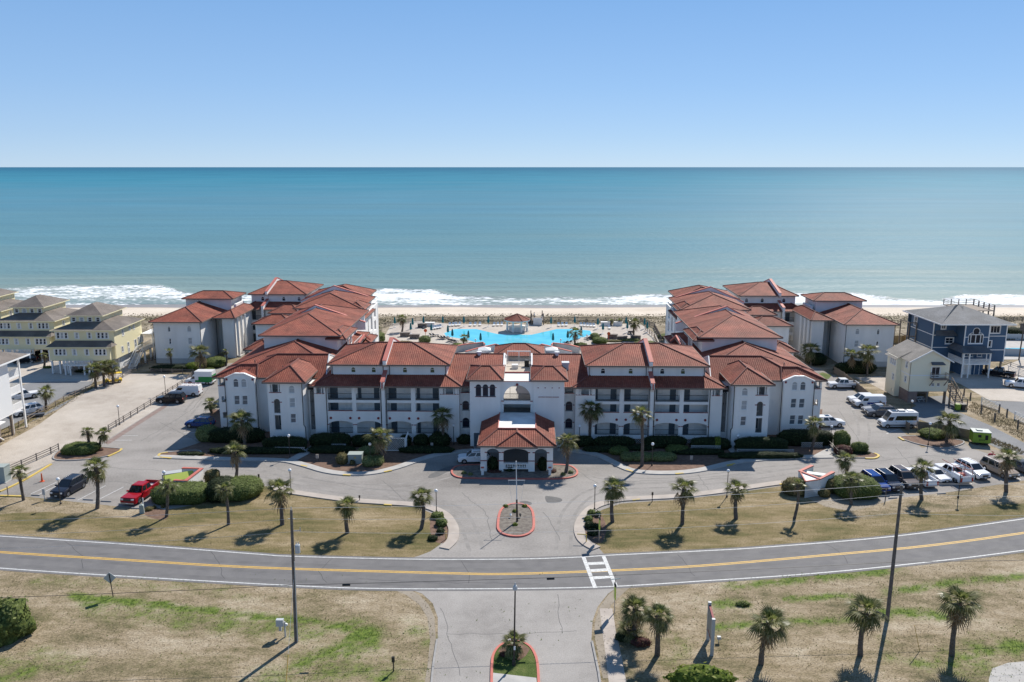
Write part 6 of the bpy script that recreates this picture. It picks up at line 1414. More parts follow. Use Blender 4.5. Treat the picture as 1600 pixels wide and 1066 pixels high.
FR = {'g': [frond_mesh(k, d, 'palm_leaf') for k, d in enumerate((.12, .25, .42, .62))], 'y': [frond_mesh(9 + k, d, 'palm_young') for k, d in enumerate((.02, .12))], 'd': [frond_mesh(20 + k, d, 'palm_dead', 9) for k, d in enumerate((.8, 1.1))]}
def crown_list(r, n, rd, dead, low=-30):
    out = []; ga = PI * (3 - math.sqrt(5))
    for i in range(n):
        f = i / (n - 1); el = 82 - (82 - low) * f ** .85 + rd.uniform(-9, 9); az = i * ga + rd.uniform(-.25, .25); L = r * (.72 + .34 * min(1, f * 2.2)) * rd.uniform(.88, 1.1)
        if i < 4: me = FR['y'][i % 2]; L *= .85
        else: me = FR['g'][min(3, int(f * 3.2) + rd.randint(0, 1))]
        if f > .72 and rd.random() < dead + .1: me = FR['d'][i % 2]; el -= rd.uniform(10, 40)
        out.append((me, az, el, L))
    for i in range(7 if dead >= .5 else 2): out.append((FR['d'][i % 2], rd.uniform(0, 6.28), rd.uniform(-78, -48), r * rd.uniform(.55, .8)))
    return out
CROWNS = {}
def joined_crown(key, r, n, dead):
    if key not in CROWNS:
        rd = random.Random(key); v, f, mi = [], [], []
        for me, az, el, L in crown_list(1., n, rd, dead):
            q = Matrix.Rotation(az, 4, 'Z') @ Matrix.Rotation(-R(el), 4, 'Y') @ Matrix.Scale(L, 4); i = len(v)
            v += [tuple(q @ x.co) for x in me.vertices]; k = 0 if me.materials[0].name == 'palm_leaf' else 1 if me.materials[0].name == 'palm_young' else 2
            for p in me.polygons: f.append(tuple(i + x for x in p.vertices)); mi.append(k)
        me = bpy.data.meshes.new('crown'); me.from_pydata(v, [], f)
        for k in ('palm_leaf', 'palm_young', 'palm_dead'): me.materials.append(M[k])
        me.polygons.foreach_set('material_index', mi); CROWNS[key] = me
    return CROWNS[key]
def palm(base, top, rpx, label, group=None, n=34, dead=.3, thin=1., z=0., dark=False, split=None):
    """base, top: pixels of the trunk foot and of the crown's heart; rpx: crown radius in pixels"""
    p = G(*base, z); q = V(*top, p.y); dep = p.y * _c - (p.z - CAM_H) * _s; r = rpx * dep / FPX * 1.08; rd = random.Random(int(base[0] * 7 + base[1]))
    t = thing('palm_tree', label, 'palm tree', tuple(p), 0, group); h = max(.4, q.z - p.z); lx = q.x - p.x; ly = rd.uniform(-.5, .5)
    b = MB(); N = 12; S_ = 9; r0 = .21 * thin; bend = rd.uniform(-.28, .28)
    for k in range(N + 1):
        f = k / N; c = Vector((lx * f + bend * math.sin(f * PI), ly * f, h * f)); rr = r0 * (1.25 - .45 * f if f < .2 else 1.12 - .12 * f) * (1 + .06 * rd.uniform(-1, 1)); rr *= 1.25 if f > .86 else 1
        for j in range(S_): a = 2 * PI * j / S_ + k * .3; b.v.append((c.x + rr * math.cos(a), c.y + rr * math.sin(a), c.z))
    for k in range(N):
        for j in range(S_): b.f.append((k * S_ + j, k * S_ + (j + 1) % S_, (k + 1) * S_ + (j + 1) % S_, (k + 1) * S_ + j)); b.uv.append(None); b.mi.append(0)
    # stubs of cut leaf bases under the crown
    for k in range(26):
        f = rd.uniform(.72, 1.0); a = rd.uniform(0, 2 * PI); c = Vector((lx * f, ly * f, h * f)); d = Vector((math.cos(a), math.sin(a), .75)); b.bar(c + d * .12, c + d * (.12 + rd.uniform(.14, .3)), .07, .04)
    b.build('trunk', 'palm_trunk_dark' if dark else 'palm_trunk', t, smooth=False)
    if split is None: split = rpx >= 15
    if split:
        for me, az, el, L in crown_list(r, n, rd, dead):
            o = put('frond', me, t, (lx, ly, h)); o.rotation_euler = (0, -R(el), az); o.scale = (L, L, L)
    else:
        o = put('crown', joined_crown(n * 10 + rd.randint(0, 2), 1., n, dead), t, (lx, ly, h), rd.uniform(0, 6)); o.scale = (r, r, r)
    return t
GV = 'palms along the road verge'
PALMS = [((37, 782), (30, 736), 15, 'small thin palm at the lower left corner of the parking lot', GV, 24, .2, .8), ((152, 795), (148, 731), 23, 'tall palm between the navy SUV and the red pickup', GV, 30, .5, 1.), ((260, 808), (262, 758), 16, 'slim palm with pale trunk in front of the left hedge and sign', GV, 22, .2, .8),
 ((357, 820), (349, 765), 16, 'slim palm with grey trunk in front of the big round left hedge', GV, 22, .1, .8), ((441, 820), (436, 766), 24, 'full palm on the left lawn behind the wooden utility pole', GV, 34, .5, 1.), ((543, 833), (543, 788), 20, 'middle palm of the left lawn between pole and entrance drive', GV, 34, .5, 1.), ((658, 827), (658, 777), 19, 'palm on the left lawn next to the curved entrance sidewalk', GV, 32, .3, .95),
 ((957, 816), (960, 763), 22, 'palm on the right lawn next to the entrance shrubs', GV, 32, .5, 1.), ((1066, 819), (1068, 762), 22, 'second palm of the right lawn, before the lamp post', GV, 32, .5, 1.), ((1150, 811), (1153, 766), 19, 'palm on the right lawn next to the lamp post', GV, 30, .5, 1.), ((1241, 811), (1248, 757), 13, 'thin leaning palm in front of the right sign wall', GV, 18, .2, .75),
 ((1330, 789), (1330, 747), 18, 'pale trunked palm in front of the big green hedge on the right', GV, 28, .2, .8), ((1321, 748), (1320, 716), 17, 'palm with dead fronds behind the pale trunked palm by the blue SUV', GV, 30, .7, 1.), ((1440, 781), (1443, 731), 19, 'palm in front of the white pickups in the right lot', GV, 28, .6, .95), ((1572, 769), (1577, 716), 20, 'palm in front of the tan minivan', GV, 30, .6, 1.),
 ((1478, 690), (1482, 657), 21, 'palm in the mulched island right of the camper van', None, 34, .5, 1.1), ((141, 703), (139, 673), 11, 'left palm of the pair behind the lot island hedge', None, 24, .3, .9), ((155, 703), (160, 678), 13, 'right palm of the pair behind the lot island hedge', None, 26, .3, .9),
 ((72, 640), (71, 612), 14, 'lone palm on the neighbour parking behind the fence', None, 28, .4, 1.), ((150, 607), (147, 577), 15, 'left palm of the clump by the golf cart', None, 30, .5, 1.), ((163, 604), (160, 572), 14, 'middle palm of the clump by the golf cart', None, 30, .5, 1.), ((177, 600), (174, 571), 15, 'right palm of the clump above the golf cart', None, 30, .5, 1.), ((69, 573), (69, 554), 7, 'small palm under the farther yellow house', None, 22, .4, .9),
 ((331, 645), (330, 629), 13, 'short palm at the left side wall of the corner block', None, 28, .3, .9), ((268, 578), (266, 549), 9, 'thin palm with brown fronds before the left end block', None, 16, .8, .8), ((313, 582), (311, 551), 17, 'bushy palm in the hedge before the left end block', None, 34, .4, 1.), ((353, 572), (352, 549), 6, 'very small bright green palm by the courtyard wall', None, 16, 0, .8),
 ((384, 702), (379, 656), 21, 'tall dark palm before the gabled left corner block', None, 36, .4, 1.), ((369, 746), (367, 704), 18, 'palm at the edge of the drive below the left corner block', None, 28, .7, .9), ((694, 698), (691, 648), 19, 'slender palm against the left balcony block beside the entrance', None, 34, .3, .9), ((597, 722), (593, 682), 21, 'yellowish palm by the lattice enclosure in front of the left balconies', None, 34, .6, 1.1),
 ((884, 739), (886, 689), 19, 'palm on the canopy island right of the entrance canopy', None, 34, .5, 1.), ((921, 692), (923, 637), 20, 'tall palm against the right balcony block beside the entrance', None, 36, .3, 1.1), ((1003, 728), (1002, 646), 17, 'very tall slim palm rising from the oval hedge on the right', None, 28, .6, 1.), ((1268, 703), (1272, 661), 17, 'dark palm at the right corner of the front row', None, 30, .4, .9),
 ((1267, 571), (1268, 547), 16, 'bushy palm in the courtyard of the right wing', None, 34, .4, 1.1), ((1330, 583), (1330, 554), 15, 'left palm of two before the right end block', None, 28, .3, .9), ((1355, 587), (1358, 550), 17, 'right palm of two before the right end block', None, 32, .4, .9), ((1225, 545), (1224, 528), 9, 'dark palm inside the right courtyard', None, 26, .2, .9),
 ((628, 519), (628, 498), 10, 'palm on the pool terrace left of the pool', None, 30, .3, 1.), ((725, 545), (725, 528), 8, 'small palm at the near left edge of the pool', None, 26, .2, .9), ((899, 542), (899, 519), 12, 'palm at the near right edge of the pool', None, 28, .3, 1.), ((991, 530), (991, 504), 11, 'palm on the pool terrace right of the pool', None, 32, .3, 1.), ((588, 533), (588, 515), 9, 'palm against the left wing beside the pool terrace', None, 30, .2, 1.), ((578, 520), (578, 503), 8, 'palm behind the left wing near the dunes', None, 26, .3, 1.), ((968, 508), (968, 501), 7, 'left low palm at the dune fence right of the pool', None, 22, .4, .9), ((955, 509), (955, 502), 6, 'low palm at the dune fence beside the white planters', None, 22, .4, .9),
 ((1027, 1024), (1028, 958), 25, 'tall palm beside the footpath south of the road', GV, 34, .5, 1.), ((990, 1002), (992, 950), 27, 'broad palm beside the footpath, left of the taller one', GV, 36, .4, 1.), ((1189, 1038), (1200, 969), 31, 'palm in the grass between the road sign and the wooden pole', GV, 34, .5, .95), ((1344, 1024), (1352, 952), 31, 'palm just left of the leaning shadow of the wooden pole', GV, 34, .6, .95), ((1487, 1024), (1498, 940), 34, 'palm with ragged crown nearest the lower right corner', GV, 34, .7, .95), ((803, 1020), (803, 997), 21, 'low palm without trunk in the brick edged island at the bottom', None, 30, .3, .9), ((985, 1000), (985, 985), 22, 'low dark fan palm clump beside the footpath', None, 34, .2, .9)]
for a in PALMS: palm(*a[:5], int(a[5] * .76), *a[6:])
palm((1640, 1015), (1655, 940), 30, 'palm beyond the right edge whose shadow shows', GV)

# ------------------------------------------------------------------ shrubs and hedges
BUSH = {}
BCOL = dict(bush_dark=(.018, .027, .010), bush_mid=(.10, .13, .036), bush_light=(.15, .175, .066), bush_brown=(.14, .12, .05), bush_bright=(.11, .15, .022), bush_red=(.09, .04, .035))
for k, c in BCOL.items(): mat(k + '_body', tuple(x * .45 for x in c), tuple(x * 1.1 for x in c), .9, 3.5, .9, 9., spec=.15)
def bush(px, w_, d_, h_, m_, label, group=None, cat='shrub', boxy=2.2, dens=1., leaf=.085, lump=.10, rz=0., z=0., name='shrub'):
    """clipped body with an uneven surface, covered by leaf-sized faces that stand off it"""
    p = G(*px, z) if len(px) == 2 else Vector(px); rx, ry = w_ / 2, d_ / 2
    t = thing(name, label, cat, tuple(p), rz, group); key = (m_, round(w_, 1), round(d_, 1), round(h_, 1), boxy)
    if key not in BUSH:
        seed = len(BUSH) + 1; rd = random.Random(seed); b = MB(); of_ = Vector((seed * 3.1, seed * 1.7, 0)); big = max(1.5, (rx + ry + h_) / 2)
        def surf(th, ph):
            c = Vector((math.cos(ph) * math.cos(th), math.cos(ph) * math.sin(th), math.sin(ph)))
            k = (abs(c.x) ** boxy + abs(c.y) ** boxy + abs(c.z) ** boxy) ** (-1 / boxy)
            q = Vector((c.x * rx, c.y * ry, c.z * h_ * .6)); k *= 1 + lump * noise.noise(c * 2.2 + of_) + (.05 + lump * .5) / big * (1.2 * noise.noise(q * 1.3 + of_) + .8 * noise.noise(q * 3.1 + of_))
            return Vector((c.x * rx * k, c.y * ry * k, max(.0, h_ * .42 + c.z * h_ * .58 * k)))
        n = int(min(8000, max(160, (2 * (w_ + d_) * h_ * .7 + w_ * d_) * 46 * dens * (.085 / leaf) ** 2)))
        for i in range(n):
            th = rd.uniform(0, 2 * PI); ph = math.asin(rd.uniform(-.45, 1)); q = surf(th, ph)
            nn = Vector((q.x / rx ** 2, q.y / ry ** 2, (q.z - h_ * .42) / (h_ * .58) ** 2)).normalized(); q = q + nn * rd.uniform(-.02, .06) * (1 + 5 * lump)
            nn = (nn + Vector((rd.uniform(-.6, .6), rd.uniform(-.6, .6), rd.uniform(-.4, .6)))).normalized(); u = nn.orthogonal().normalized(); u.rotate(Matrix.Rotation(rd.uniform(0, 6.28), 3, nn)); x = nn.cross(u); s = leaf * rd.uniform(.6, 1.4)
            b.quad(tuple(q - u * s), tuple(q + x * s * .6), tuple(q + u * s), tuple(q - x * s * .6))
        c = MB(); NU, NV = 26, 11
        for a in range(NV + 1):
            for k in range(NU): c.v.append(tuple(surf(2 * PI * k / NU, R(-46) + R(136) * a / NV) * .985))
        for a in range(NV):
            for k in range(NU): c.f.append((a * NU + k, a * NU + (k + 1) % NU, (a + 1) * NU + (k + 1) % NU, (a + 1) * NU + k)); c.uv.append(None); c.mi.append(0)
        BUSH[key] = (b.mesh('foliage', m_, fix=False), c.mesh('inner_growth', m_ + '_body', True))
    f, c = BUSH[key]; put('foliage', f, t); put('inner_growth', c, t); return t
def mpp(u, v): p = G(u, v); return (p.y * _c + CAM_H * _s) / FPX
def bpx(u, v, wpx, dpx, hpx, m_, label, **k):
    """pixel measured shrub: foot (centre) at (u, v), width and height in pixels, depth in metres"""
    s = mpp(u, v); p = G(u, v); se = CAM_H / p.length if p.length else .4; se = CAM_H / math.hypot(p.y, CAM_H); H_ = hpx * s; d = min(dpx, .55 * H_ / se); h = (H_ - d * se * .85) / math.sqrt(1 - se * se)
    return bush((p.x, p.y + d * .42, 0.0), wpx * s, d, h, m_, label, **k)
bpx(275, 789, 88, 5.5, 40, 'bush_mid', 'long clipped green hedge in front of the left sign wall', boxy=4, cat='hedge', name='hedge', lump=.07)
bpx(366, 784, 70, 6.5, 46, 'bush_mid', 'biggest rounded green hedge on the left lawn', boxy=2.6, cat='hedge', name='hedge', lump=.09)
bpx(338, 786, 40, 5.0, 48, 'bush_dark', 'dark hedge behind the biggest rounded hedge on the left', boxy=2.6, cat='hedge', name='hedge')
bpx(329, 758, 22, 2., 27, 'bush_brown', 'brownish round topiary at the corner of the left sign wall', boxy=3)
bpx(1346, 782, 72, 5.0, 46, 'bush_mid', 'big rounded green hedge beside the blue SUV', boxy=2.8, cat='hedge', name='hedge', lump=.08)
bpx(1312, 772, 30, 4., 32, 'bush_dark', 'dark hedge between the round brown shrub and the blue SUV hedge', boxy=2.5, cat='hedge', name='hedge')
bpx(1249, 776, 44, 2.8, 33, 'bush_brown', 'large round brownish shrub left of the right sign wall', boxy=2.6)
bpx(1299, 772, 26, 2., 27, 'bush_brown', 'large round brownish shrub right of the right sign wall', boxy=2.4)
bpx(1289, 778, 18, 1.4, 17, 'bush_brown', 'small round brownish shrub in front of the right sign wall', boxy=2.4)
for u, v, w_, h_, l_ in ((533, 727, 19, 22, 'round golden topiary leftmost by the electrical cabinet'), (575, 731, 22, 22, 'round topiary nearest the drive by the lattice enclosure'), (589, 729, 19, 20, 'round topiary under the yellowish palm'), (576, 712, 36, 18, 'green mounded shrub behind the topiaries at the lattice enclosure'), (550, 727, 8, 9, 'tiny round topiary in front of the electrical cabinet')):
    bpx(u, v, w_, w_ * .115, h_, 'bush_brown' if 'golden' in l_ or 'tiny' in l_ else 'bush_light', l_)
GS = 'small round shrubs at the entrance drive'
for u, v, w_, h_, l_ in ((683, 812, 20, 14, 'topmost round shrub by the left entrance walk'), (689, 824, 18, 17, 'second round shrub by the left entrance walk'), (688, 836, 12, 12, 'third round shrub by the left entrance walk'), (676, 846, 14, 11, 'lowest round shrub by the left entrance walk'),
    (925, 807, 13, 12, 'topmost round shrub by the right entrance walk'), (920, 817, 13, 12, 'second round shrub by the right entrance walk'), (935, 808, 8, 10, 'narrow shrub behind the right entrance walk shrubs'), (922, 827, 15, 14, 'third round shrub by the right entrance walk'), (932, 828, 11, 12, 'right neighbour of the third shrub at the right walk'), (927, 838, 17, 14, 'lowest round shrub by the right entrance walk')):
    bpx(u, v, w_, w_ * .085, h_, 'bush_mid' if v < 826 else 'bush_dark', l_, group=GS, leaf=.10)
# dark hedges along the building fronts, in metres of the resort's frame
def res_pt(x, y): c_, s_ = math.cos(RROT), math.sin(RROT); return (RES[0] + x * c_ - y * s_, RES[1] + x * s_ + y * c_, .04)
HG = 'dark hedges along the front row'
for x, y, w_, d_, h_, m_, l_ in ((-44.0, -.2, 9., 2.6, 2.1, 'bush_dark', 'dark clipped hedge in front of the left gabled bay'), (-35.2, -3.8, 6.6, 1.8, 1.9, 'bush_dark', 'dark clipped hedge in front of the left hip-roofed bay'), (-48.6, .2, 3.4, 3.0, 2.4, 'bush_light', 'tall pale green shrub at the left end of the front row'), (-28.6, -2.3, 6.2, 2.2, 2.0, 'bush_dark', 'dark hedge below the outer left balconies'), (-23.2, -2., 4.2, 2., 1.7, 'bush_dark', 'dark hedge below the second left balcony bay'),
    (-17.2, -1.9, 1.9, 1.8, 1.7, 'bush_dark', 'dark round shrub below the left balconies beside the lattice'), (-14.7, -1.9, 2.4, 2., 1.9, 'bush_dark', 'middle dark round shrub below the left balconies'), (-11.9, -1.9, 3.2, 2.2, 2.2, 'bush_dark', 'largest dark round shrub below the inner left balcony'), (-8.1, -.6, 2.2, 1.5, 1.4, 'bush_dark', 'low dark shrub in the recess left of the entrance tower'),
    (44.5, .2, 8.4, 2.6, 2.2, 'bush_dark', 'dark clipped hedge in front of the right gabled bay'), (36.8, -3.4, 7.8, 2., 2.2, 'bush_dark', 'dark hedge in front of the right hip-roofed bay'), (29.5, -2.0, 6., 2., 1.6, 'bush_dark', 'dark hedge below the outer right balconies'), (22.5, -1.6, 6.5, 2., 1.7, 'bush_dark', 'dark hedge below the third right balcony bay'), (14.8, -1.7, 6.2, 2., 1.6, 'bush_dark', 'dark hedge below the inner right balconies'), (10.2, -1.4, 3., 1.8, 1.5, 'bush_dark', 'dark low hedge right of the entrance tower'),
    (49.6, -1.2, 2.4, 2.4, 2.6, 'bush_mid', 'bright green shrub at the right corner of the front row'), (51.5, -3.3, 2.6, 1.8, 1.5, 'bush_mid', 'small green shrub beside the lamp at the right corner'), (48.7, -4.3, 2.6, 2., 1.3, 'bush_red', 'reddish shrub under the palm at the right corner'), (30.4, -2.6, 1.1, 1., 2., 'bush_bright', 'small bright conical shrub before the right lattice')):
    bush(res_pt(x, y), w_, d_, h_, m_, l_, HG if 'hedge' in l_ else None, 'hedge' if 'hedge' in l_ else 'shrub', 3.5 if 'hedge' in l_ else 2.3, name='hedge' if 'hedge' in l_ else 'shrub')
for x, y, w_, d_, h_, m_, l_ in ((-27.8, -5., 7, 2.0, .9, 'bush_dark', 'low dark ground cover before the outer left balconies'), (-13.5, -4.6, 8, 2., .8, 'bush_dark', 'low ground cover strip before the inner left balconies'), (36, -6.2, 12, 1.6, .8, 'bush_dark', 'low dark ground cover along the right walk'), (-39, -5.6, 14, 1.6, .8, 'bush_dark', 'low dark ground cover along the left walk'), (13.5, -3.8, 7, 1.5, .8, 'bush_dark', 'low dark ground cover right of the entrance'), (27.0, -4.6, 8, 1.6, .7, 'bush_dark', 'low dark ground cover right of the oval hedge')):
    bush(res_pt(x, y), w_, d_, h_, m_, l_, None, 'hedge', 3., name='hedge')
# oval hedge ring on the right lawn bed: outer ring lobes and a light inner mound
for u, v, w_, h_, l_, m_ in ((968, 712, 30, 17, 'left lobe of the oval green hedge before the right balconies', 'bush_mid'), (1000, 705, 46, 12, 'rear lobe of the oval green hedge before the right balconies', 'bush_dark'), (1060, 710, 36, 17, 'right lobe of the oval green hedge before the right balconies', 'bush_mid')):
    bpx(u, v, w_, 3.2, h_, m_, l_, cat='hedge', name='hedge', boxy=2.6)
for u, w_, l_ in ((981, 20, 'left light green mound inside the oval hedge'), (1003, 38, 'middle light green mound inside the oval hedge'), (1036, 46, 'right light green mound inside the oval hedge')):
    bpx(u, 722, w_, 3.2, 18, 'bush_light', l_, boxy=2.6)
bpx(119, 712, 54, 4., 24, 'bush_mid', 'clipped green hedge on the lot island beside the palm pair', boxy=3.4, cat='hedge', name='hedge', lump=.07)
bpx(150, 706, 18, 2, 6, 'bush_red', 'low reddish shrub on the lot island under the palms')
bpx(297, 713, 40, 1.4, 8, 'bush_dark', 'low dark shrubs on the kerbed island left of the corner block'); bpx(1345, 711, 34, 1.2, 7, 'bush_dark', 'low dark shrubs on the kerbed island right of the corner block')
bpx(1464, 688, 38, 3.5, 22, 'bush_mid', 'green shrubs under the palm in the mulched island', lump=.16); bpx(1490, 686, 24, 3, 15, 'bush_dark', 'dark shrubs right of the palm in the mulched island')
for u, v, w_, d_, h_, m_, l_ in ((262, 582, 60, 3., 14, 'bush_dark', 'dark hedge along the foot of the left end block'), (330, 576, 34, 6, 22, 'bush_mid', 'bright rounded hedge beside the courtyard of the left wing'), (300, 580, 26, 3, 16, 'bush_bright', 'light green shrub at the corner of the left end block'), (325, 582, 18, 2, 8, 'bush_mid', 'low green shrub by the rail fence'), (1280, 572, 30, 5., 24, 'bush_dark', 'dark rounded shrub in the right courtyard'), (1345, 585, 56, 4., 24, 'bush_dark', 'dark hedge along the foot of the right end block'), (1318, 585, 22, 3, 20, 'bush_dark', 'dark shrub left of the two palms at the right end block'),
    (588, 538, 22, 5, 22, 'bush_mid', 'green shrub mass against the left wing by the pool terrace'), (663, 536, 18, 3., 13, 'bush_light', 'light green shrub beside the pool path on the left'), (714, 544, 16, 3, 9, 'bush_bright', 'bright shrub under the small palm at the pool'), (737, 541, 10, 2, 7, 'bush_mid', 'small shrub at the near left edge of the pool'), (908, 546, 22, 3, 12, 'bush_mid', 'green shrub under the palm at the right edge of the pool'), (938, 538, 24, 4, 13, 'bush_mid', 'green shrubs near the right end of the pool'), (930, 531, 14, 3, 12, 'bush_light', 'grey green shrub near the right end of the pool'), (1010, 540, 34, 4, 9, 'bush_light', 'low shrub bed beside the right wing'), (630, 537, 26, 2, 5, 'bush_brown', 'low dry shrub strip on the left pool terrace'), (960, 535, 26, 2, 5, 'bush_brown', 'low dry shrub strip on the right pool terrace'), (1045, 530, 30, 6, 10, 'bush_light', 'grey green shrubs between the right wing and the dunes'), (985, 534, 30, 2, 6, 'bush_light', 'low flower bed under the right terrace palm'),
    (135, 583, 42, 3, 7, 'bush_dark', 'dark low shrubs behind the palm clump by the golf cart'), (1418, 607, 30, 1.6, 6, 'bush_dark', 'dark low shrubs along the cream house wall'), (1400, 604, 22, 1.8, 6, 'bush_dark', 'dark low shrubs left of the cream house'), (73, 576, 14, 1.5, 5, 'bush_mid', 'small planting under the farther yellow house'), (1590, 527, 44, 5, 18, 'bush_dark', 'dark dune shrubs behind the blue house')):
    bpx(u, v, w_, d_, h_, m_, l_, lump=.16, cat='hedge' if 'hedge' in l_ else 'shrub', name='hedge' if 'hedge' in l_ else 'shrub')
bpx(770, 737, 16, 1.6, 26, 'bush_dark', 'tall dark shrub in the left canopy arch', lump=.2); bpx(848, 737, 15, 1.5, 24, 'bush_dark', 'tall dark shrub in the right canopy arch', lump=.2); bpx(797, 738, 16, 1.2, 11, 'bush_dark', 'low dark shrub below the canopy balustrade'); bpx(862, 740, 14, 1.2, 9, 'bush_red', 'reddish shrub beside the canopy on its island')
bpx(773, 740, 22, 1., 7, 'bush_red', 'low reddish ground cover left on the canopy island')
bpx(-8, 1012, 74, 4., 86, 'bush_mid', 'big olive shrub at the left edge of the lower lawn', lump=.4, boxy=2, leaf=.17)
bpx(1098, 1082, 98, 6., 46, 'bush_bright', 'bright yellow green shrub at the bottom edge', lump=.3, boxy=2, leaf=.17)
bpx(800, 1033, 20, 1.4, 19, 'bush_light', 'round grey green shrub on the bottom median island'); bpx(789, 1028, 16, 1, 10, 'bush_red', 'reddish shrub beside the low palm on the median'); bpx(1002, 1012, 30, 2., 18, 'bush_red', 'dark reddish shrub under the palms by the footpath', lump=.25); bpx(975, 1004, 24, 2, 20, 'bush_dark', 'dark shrub left of the palms by the footpath', lump=.25)
for k, (u, v) in enumerate(((790, 794), (820, 794), (805, 823), (805, 802), (725, 742), (735, 744), (892, 741), (880, 744))): bpx(u, v, 7, .55, 6, 'bush_bright' if k < 4 else 'bush_light', 'small grass tuft %s' % ('at the rear left of the oval flag pole island', 'at the rear right of the oval flag pole island', 'at the front of the oval flag pole island', 'behind the flag pole on the oval island', 'at the left tip of the canopy island', 'left of the canopy on its island', 'at the right tip of the canopy island', 'beside the palm on the canopy island')[k], group='tufts planted in the islands', cat='plant', name='grass_clump', leaf=.09)
bpx(231, 799, 11, .9, 8, 'bush_brown', 'straw coloured grass clump beside the utility box', cat='plant'); bpx(240, 795, 5, .5, 5, 'bush_brown', 'tiny brown shrub right of the straw clump', cat='plant'); bpx(254, 794, 6, .6, 6, 'bush_brown', 'tiny shrub below the long clipped hedge', cat='plant')
bpx(1161, 948, 22, 1.2, 9, 'bush_mid', 'green weed clump in the ditch behind the road sign', cat='plant')
# dune scrub: far more plants than anyone could count
b = MB(); rd = random.Random(5); n_ = 0
while n_ < 24000:
    x, y = rd.uniform(-175, 175), 231 + rd.gauss(0, 6.5)
    if y < 214 or y > 243: continue
    if inside((x, y), deck): continue
    if noise.noise(Vector((x * .09, y * .14, 0))) < rd.uniform(-.45, .25): continue
    u, v = PX(x, y, 0)
    s = rd.uniform(.10, .30); z = beach_z(x, y) if y > 231 else 0.003
    a = rd.uniform(0, 6.28); c = Vector((x, y, z + s * rd.uniform(.2, 1.1))); q = Matrix.Rotation(a, 3, 'Z') @ Matrix.Rotation(rd.uniform(-1.2, 1.2), 3, 'X'); uu, ww = q @ Vector((s, 0, 0)), q @ Vector((0, s * .6, 0)); b.quad(tuple(c - uu), tuple(c - ww), tuple(c + uu), tuple(c + ww)); n_ += 1
o = b.build('dune_scrub', 'dune_plant', fix=False); o['kind'] = 'stuff'
# rough vegetation on the waste strips either side
def patch(name, px, m_, n, smin, smax):
    poly = gp(px); pts = []; rd = random.Random(len(px) * 13 + n); x0, x1 = min(p.x for p in poly), max(p.x for p in poly); y0, y1 = min(p.y for p in poly), max(p.y for p in poly)
    while len(pts) < n:
        p = (rd.uniform(x0, x1), rd.uniform(y0, y1))
        if inside(p, poly): pts.append((*p, .016))
    return tufts(name, m_, pts, smin, smax)
patch('verge_weeds', [(1510, 640), (1550, 662), (1600, 690), (1600, 664), (1560, 645), (1520, 628)], 'dry_tuft', 1500, .10, .25)
patch('verge_weeds', [(0, 694), (60, 662), (120, 624), (150, 604), (150, 598), (90, 626), (30, 660), (0, 674)], 'dry_tuft', 900, .08, .2)
patch('verge_weeds', [(1540, 690), (1600, 712), (1600, 704), (1548, 684)], 'dry_tuft', 300, .15, .4)
patch('garden_weeds', [(1560, 520), (1640, 520), (1640, 532), (1560, 532)], 'dune_plant', 700, .3, .8)
patch('island_turf_blades', [(770, 1052), (838, 1058), (838, 1035), (826, 1026), (775, 1028)], 'weed', 1800, .05, .12)

# ------------------------------------------------------------------ lamps, poles, wires, signs
LAMP = None
def lamp_post(base, top, label, z=0.):
    p = G(*base, z); h = V(*top, p.y).z - z
    t = thing('lamp_post', label, 'street lamp', tuple(p), 0, 'globe lamps of the resort')
    b = MB(); b.tube((0, 0, 0), (0, 0, h - .2), .055, .045, 8); b.lathe((0, 0, 0), [(.13, 0), (.12, .25), (.06, .3)], 8); b.tube((0, 0, h - .25), (0, 0, h - .15), .11, .11, 8); b.build('pole', 'bronze', t)
    b = MB(); b.ball((0, 0, h), .23, 12); b.build('globe', 'lamp_globe', t, smooth=True); return t
for a in (((259, 616), (256, 589), 'globe lamp on the sandy lot near the rail fence, farther one'), ((187, 664), (185, 635), 'globe lamp at the fence midway down the sandy lot'), ((259, 772), (256.6, 738), 'globe lamp by the left sign wall and hedge'), ((453, 716), (451, 681), 'globe lamp in front of the left hip-roofed bay'), ((579, 724), (578, 694), 'globe lamp among the topiaries by the lattice enclosure'), ((455, 773), (454.5, 735), 'globe lamp at the start of the left lawn walk'), ((682, 801), (682, 767), 'globe lamp by the left entrance shrubs'), ((929, 797), (930, 759.5), 'globe lamp by the right entrance shrubs'),
          ((1018.6, 728), (1020, 694), 'globe lamp beside the oval hedge'), ((1135.6, 777), (1137.5, 736), 'globe lamp on the right lawn by the walk'), ((1297, 696), (1299, 666.6), 'globe lamp at the right corner of the front row'), ((1450, 696), (1451, 662), 'globe lamp in the mulched island by the camper van'), ((1423, 652), (1424, 627), 'globe lamp behind the board fence near the cream house'), ((709, 695), (708.6, 665), 'globe lamp against the left balcony block near the tower'), ((905, 696), (905.7, 666), 'globe lamp against the right balcony block near the tower'), ((1497, 778), (1506, 729), 'dark leaning lamp post in front of the white service truck'), ((95, 788), (92, 749), 'dark lamp post in front of the navy SUV'), ((1152, 702), (1154, 681), 'globe lamp before the right hip-roofed bay'),
          ((743, 541), (743, 531), 'small globe lamp at the near left pool edge'), ((876, 541), (876, 531), 'small globe lamp at the near right pool edge'), ((917, 532), (917, 524), 'small globe lamp at the right end of the pool')): lamp_post(*a)
def upole(base, top, label, extra):
    p = G(*base); q = V(*top, p.y); t = thing('utility_pole', label, 'utility pole', tuple(p)); d = q - p
    b = MB(); b.tube((0, 0, -.3), d, .19, .12, 12); b.build('pole', 'pole_wood', t); return t, p, d
t1, p1, d1 = upole((463, 1003), (455, 797), 'wooden utility pole with grey transformer left of the bottom drive', 1)
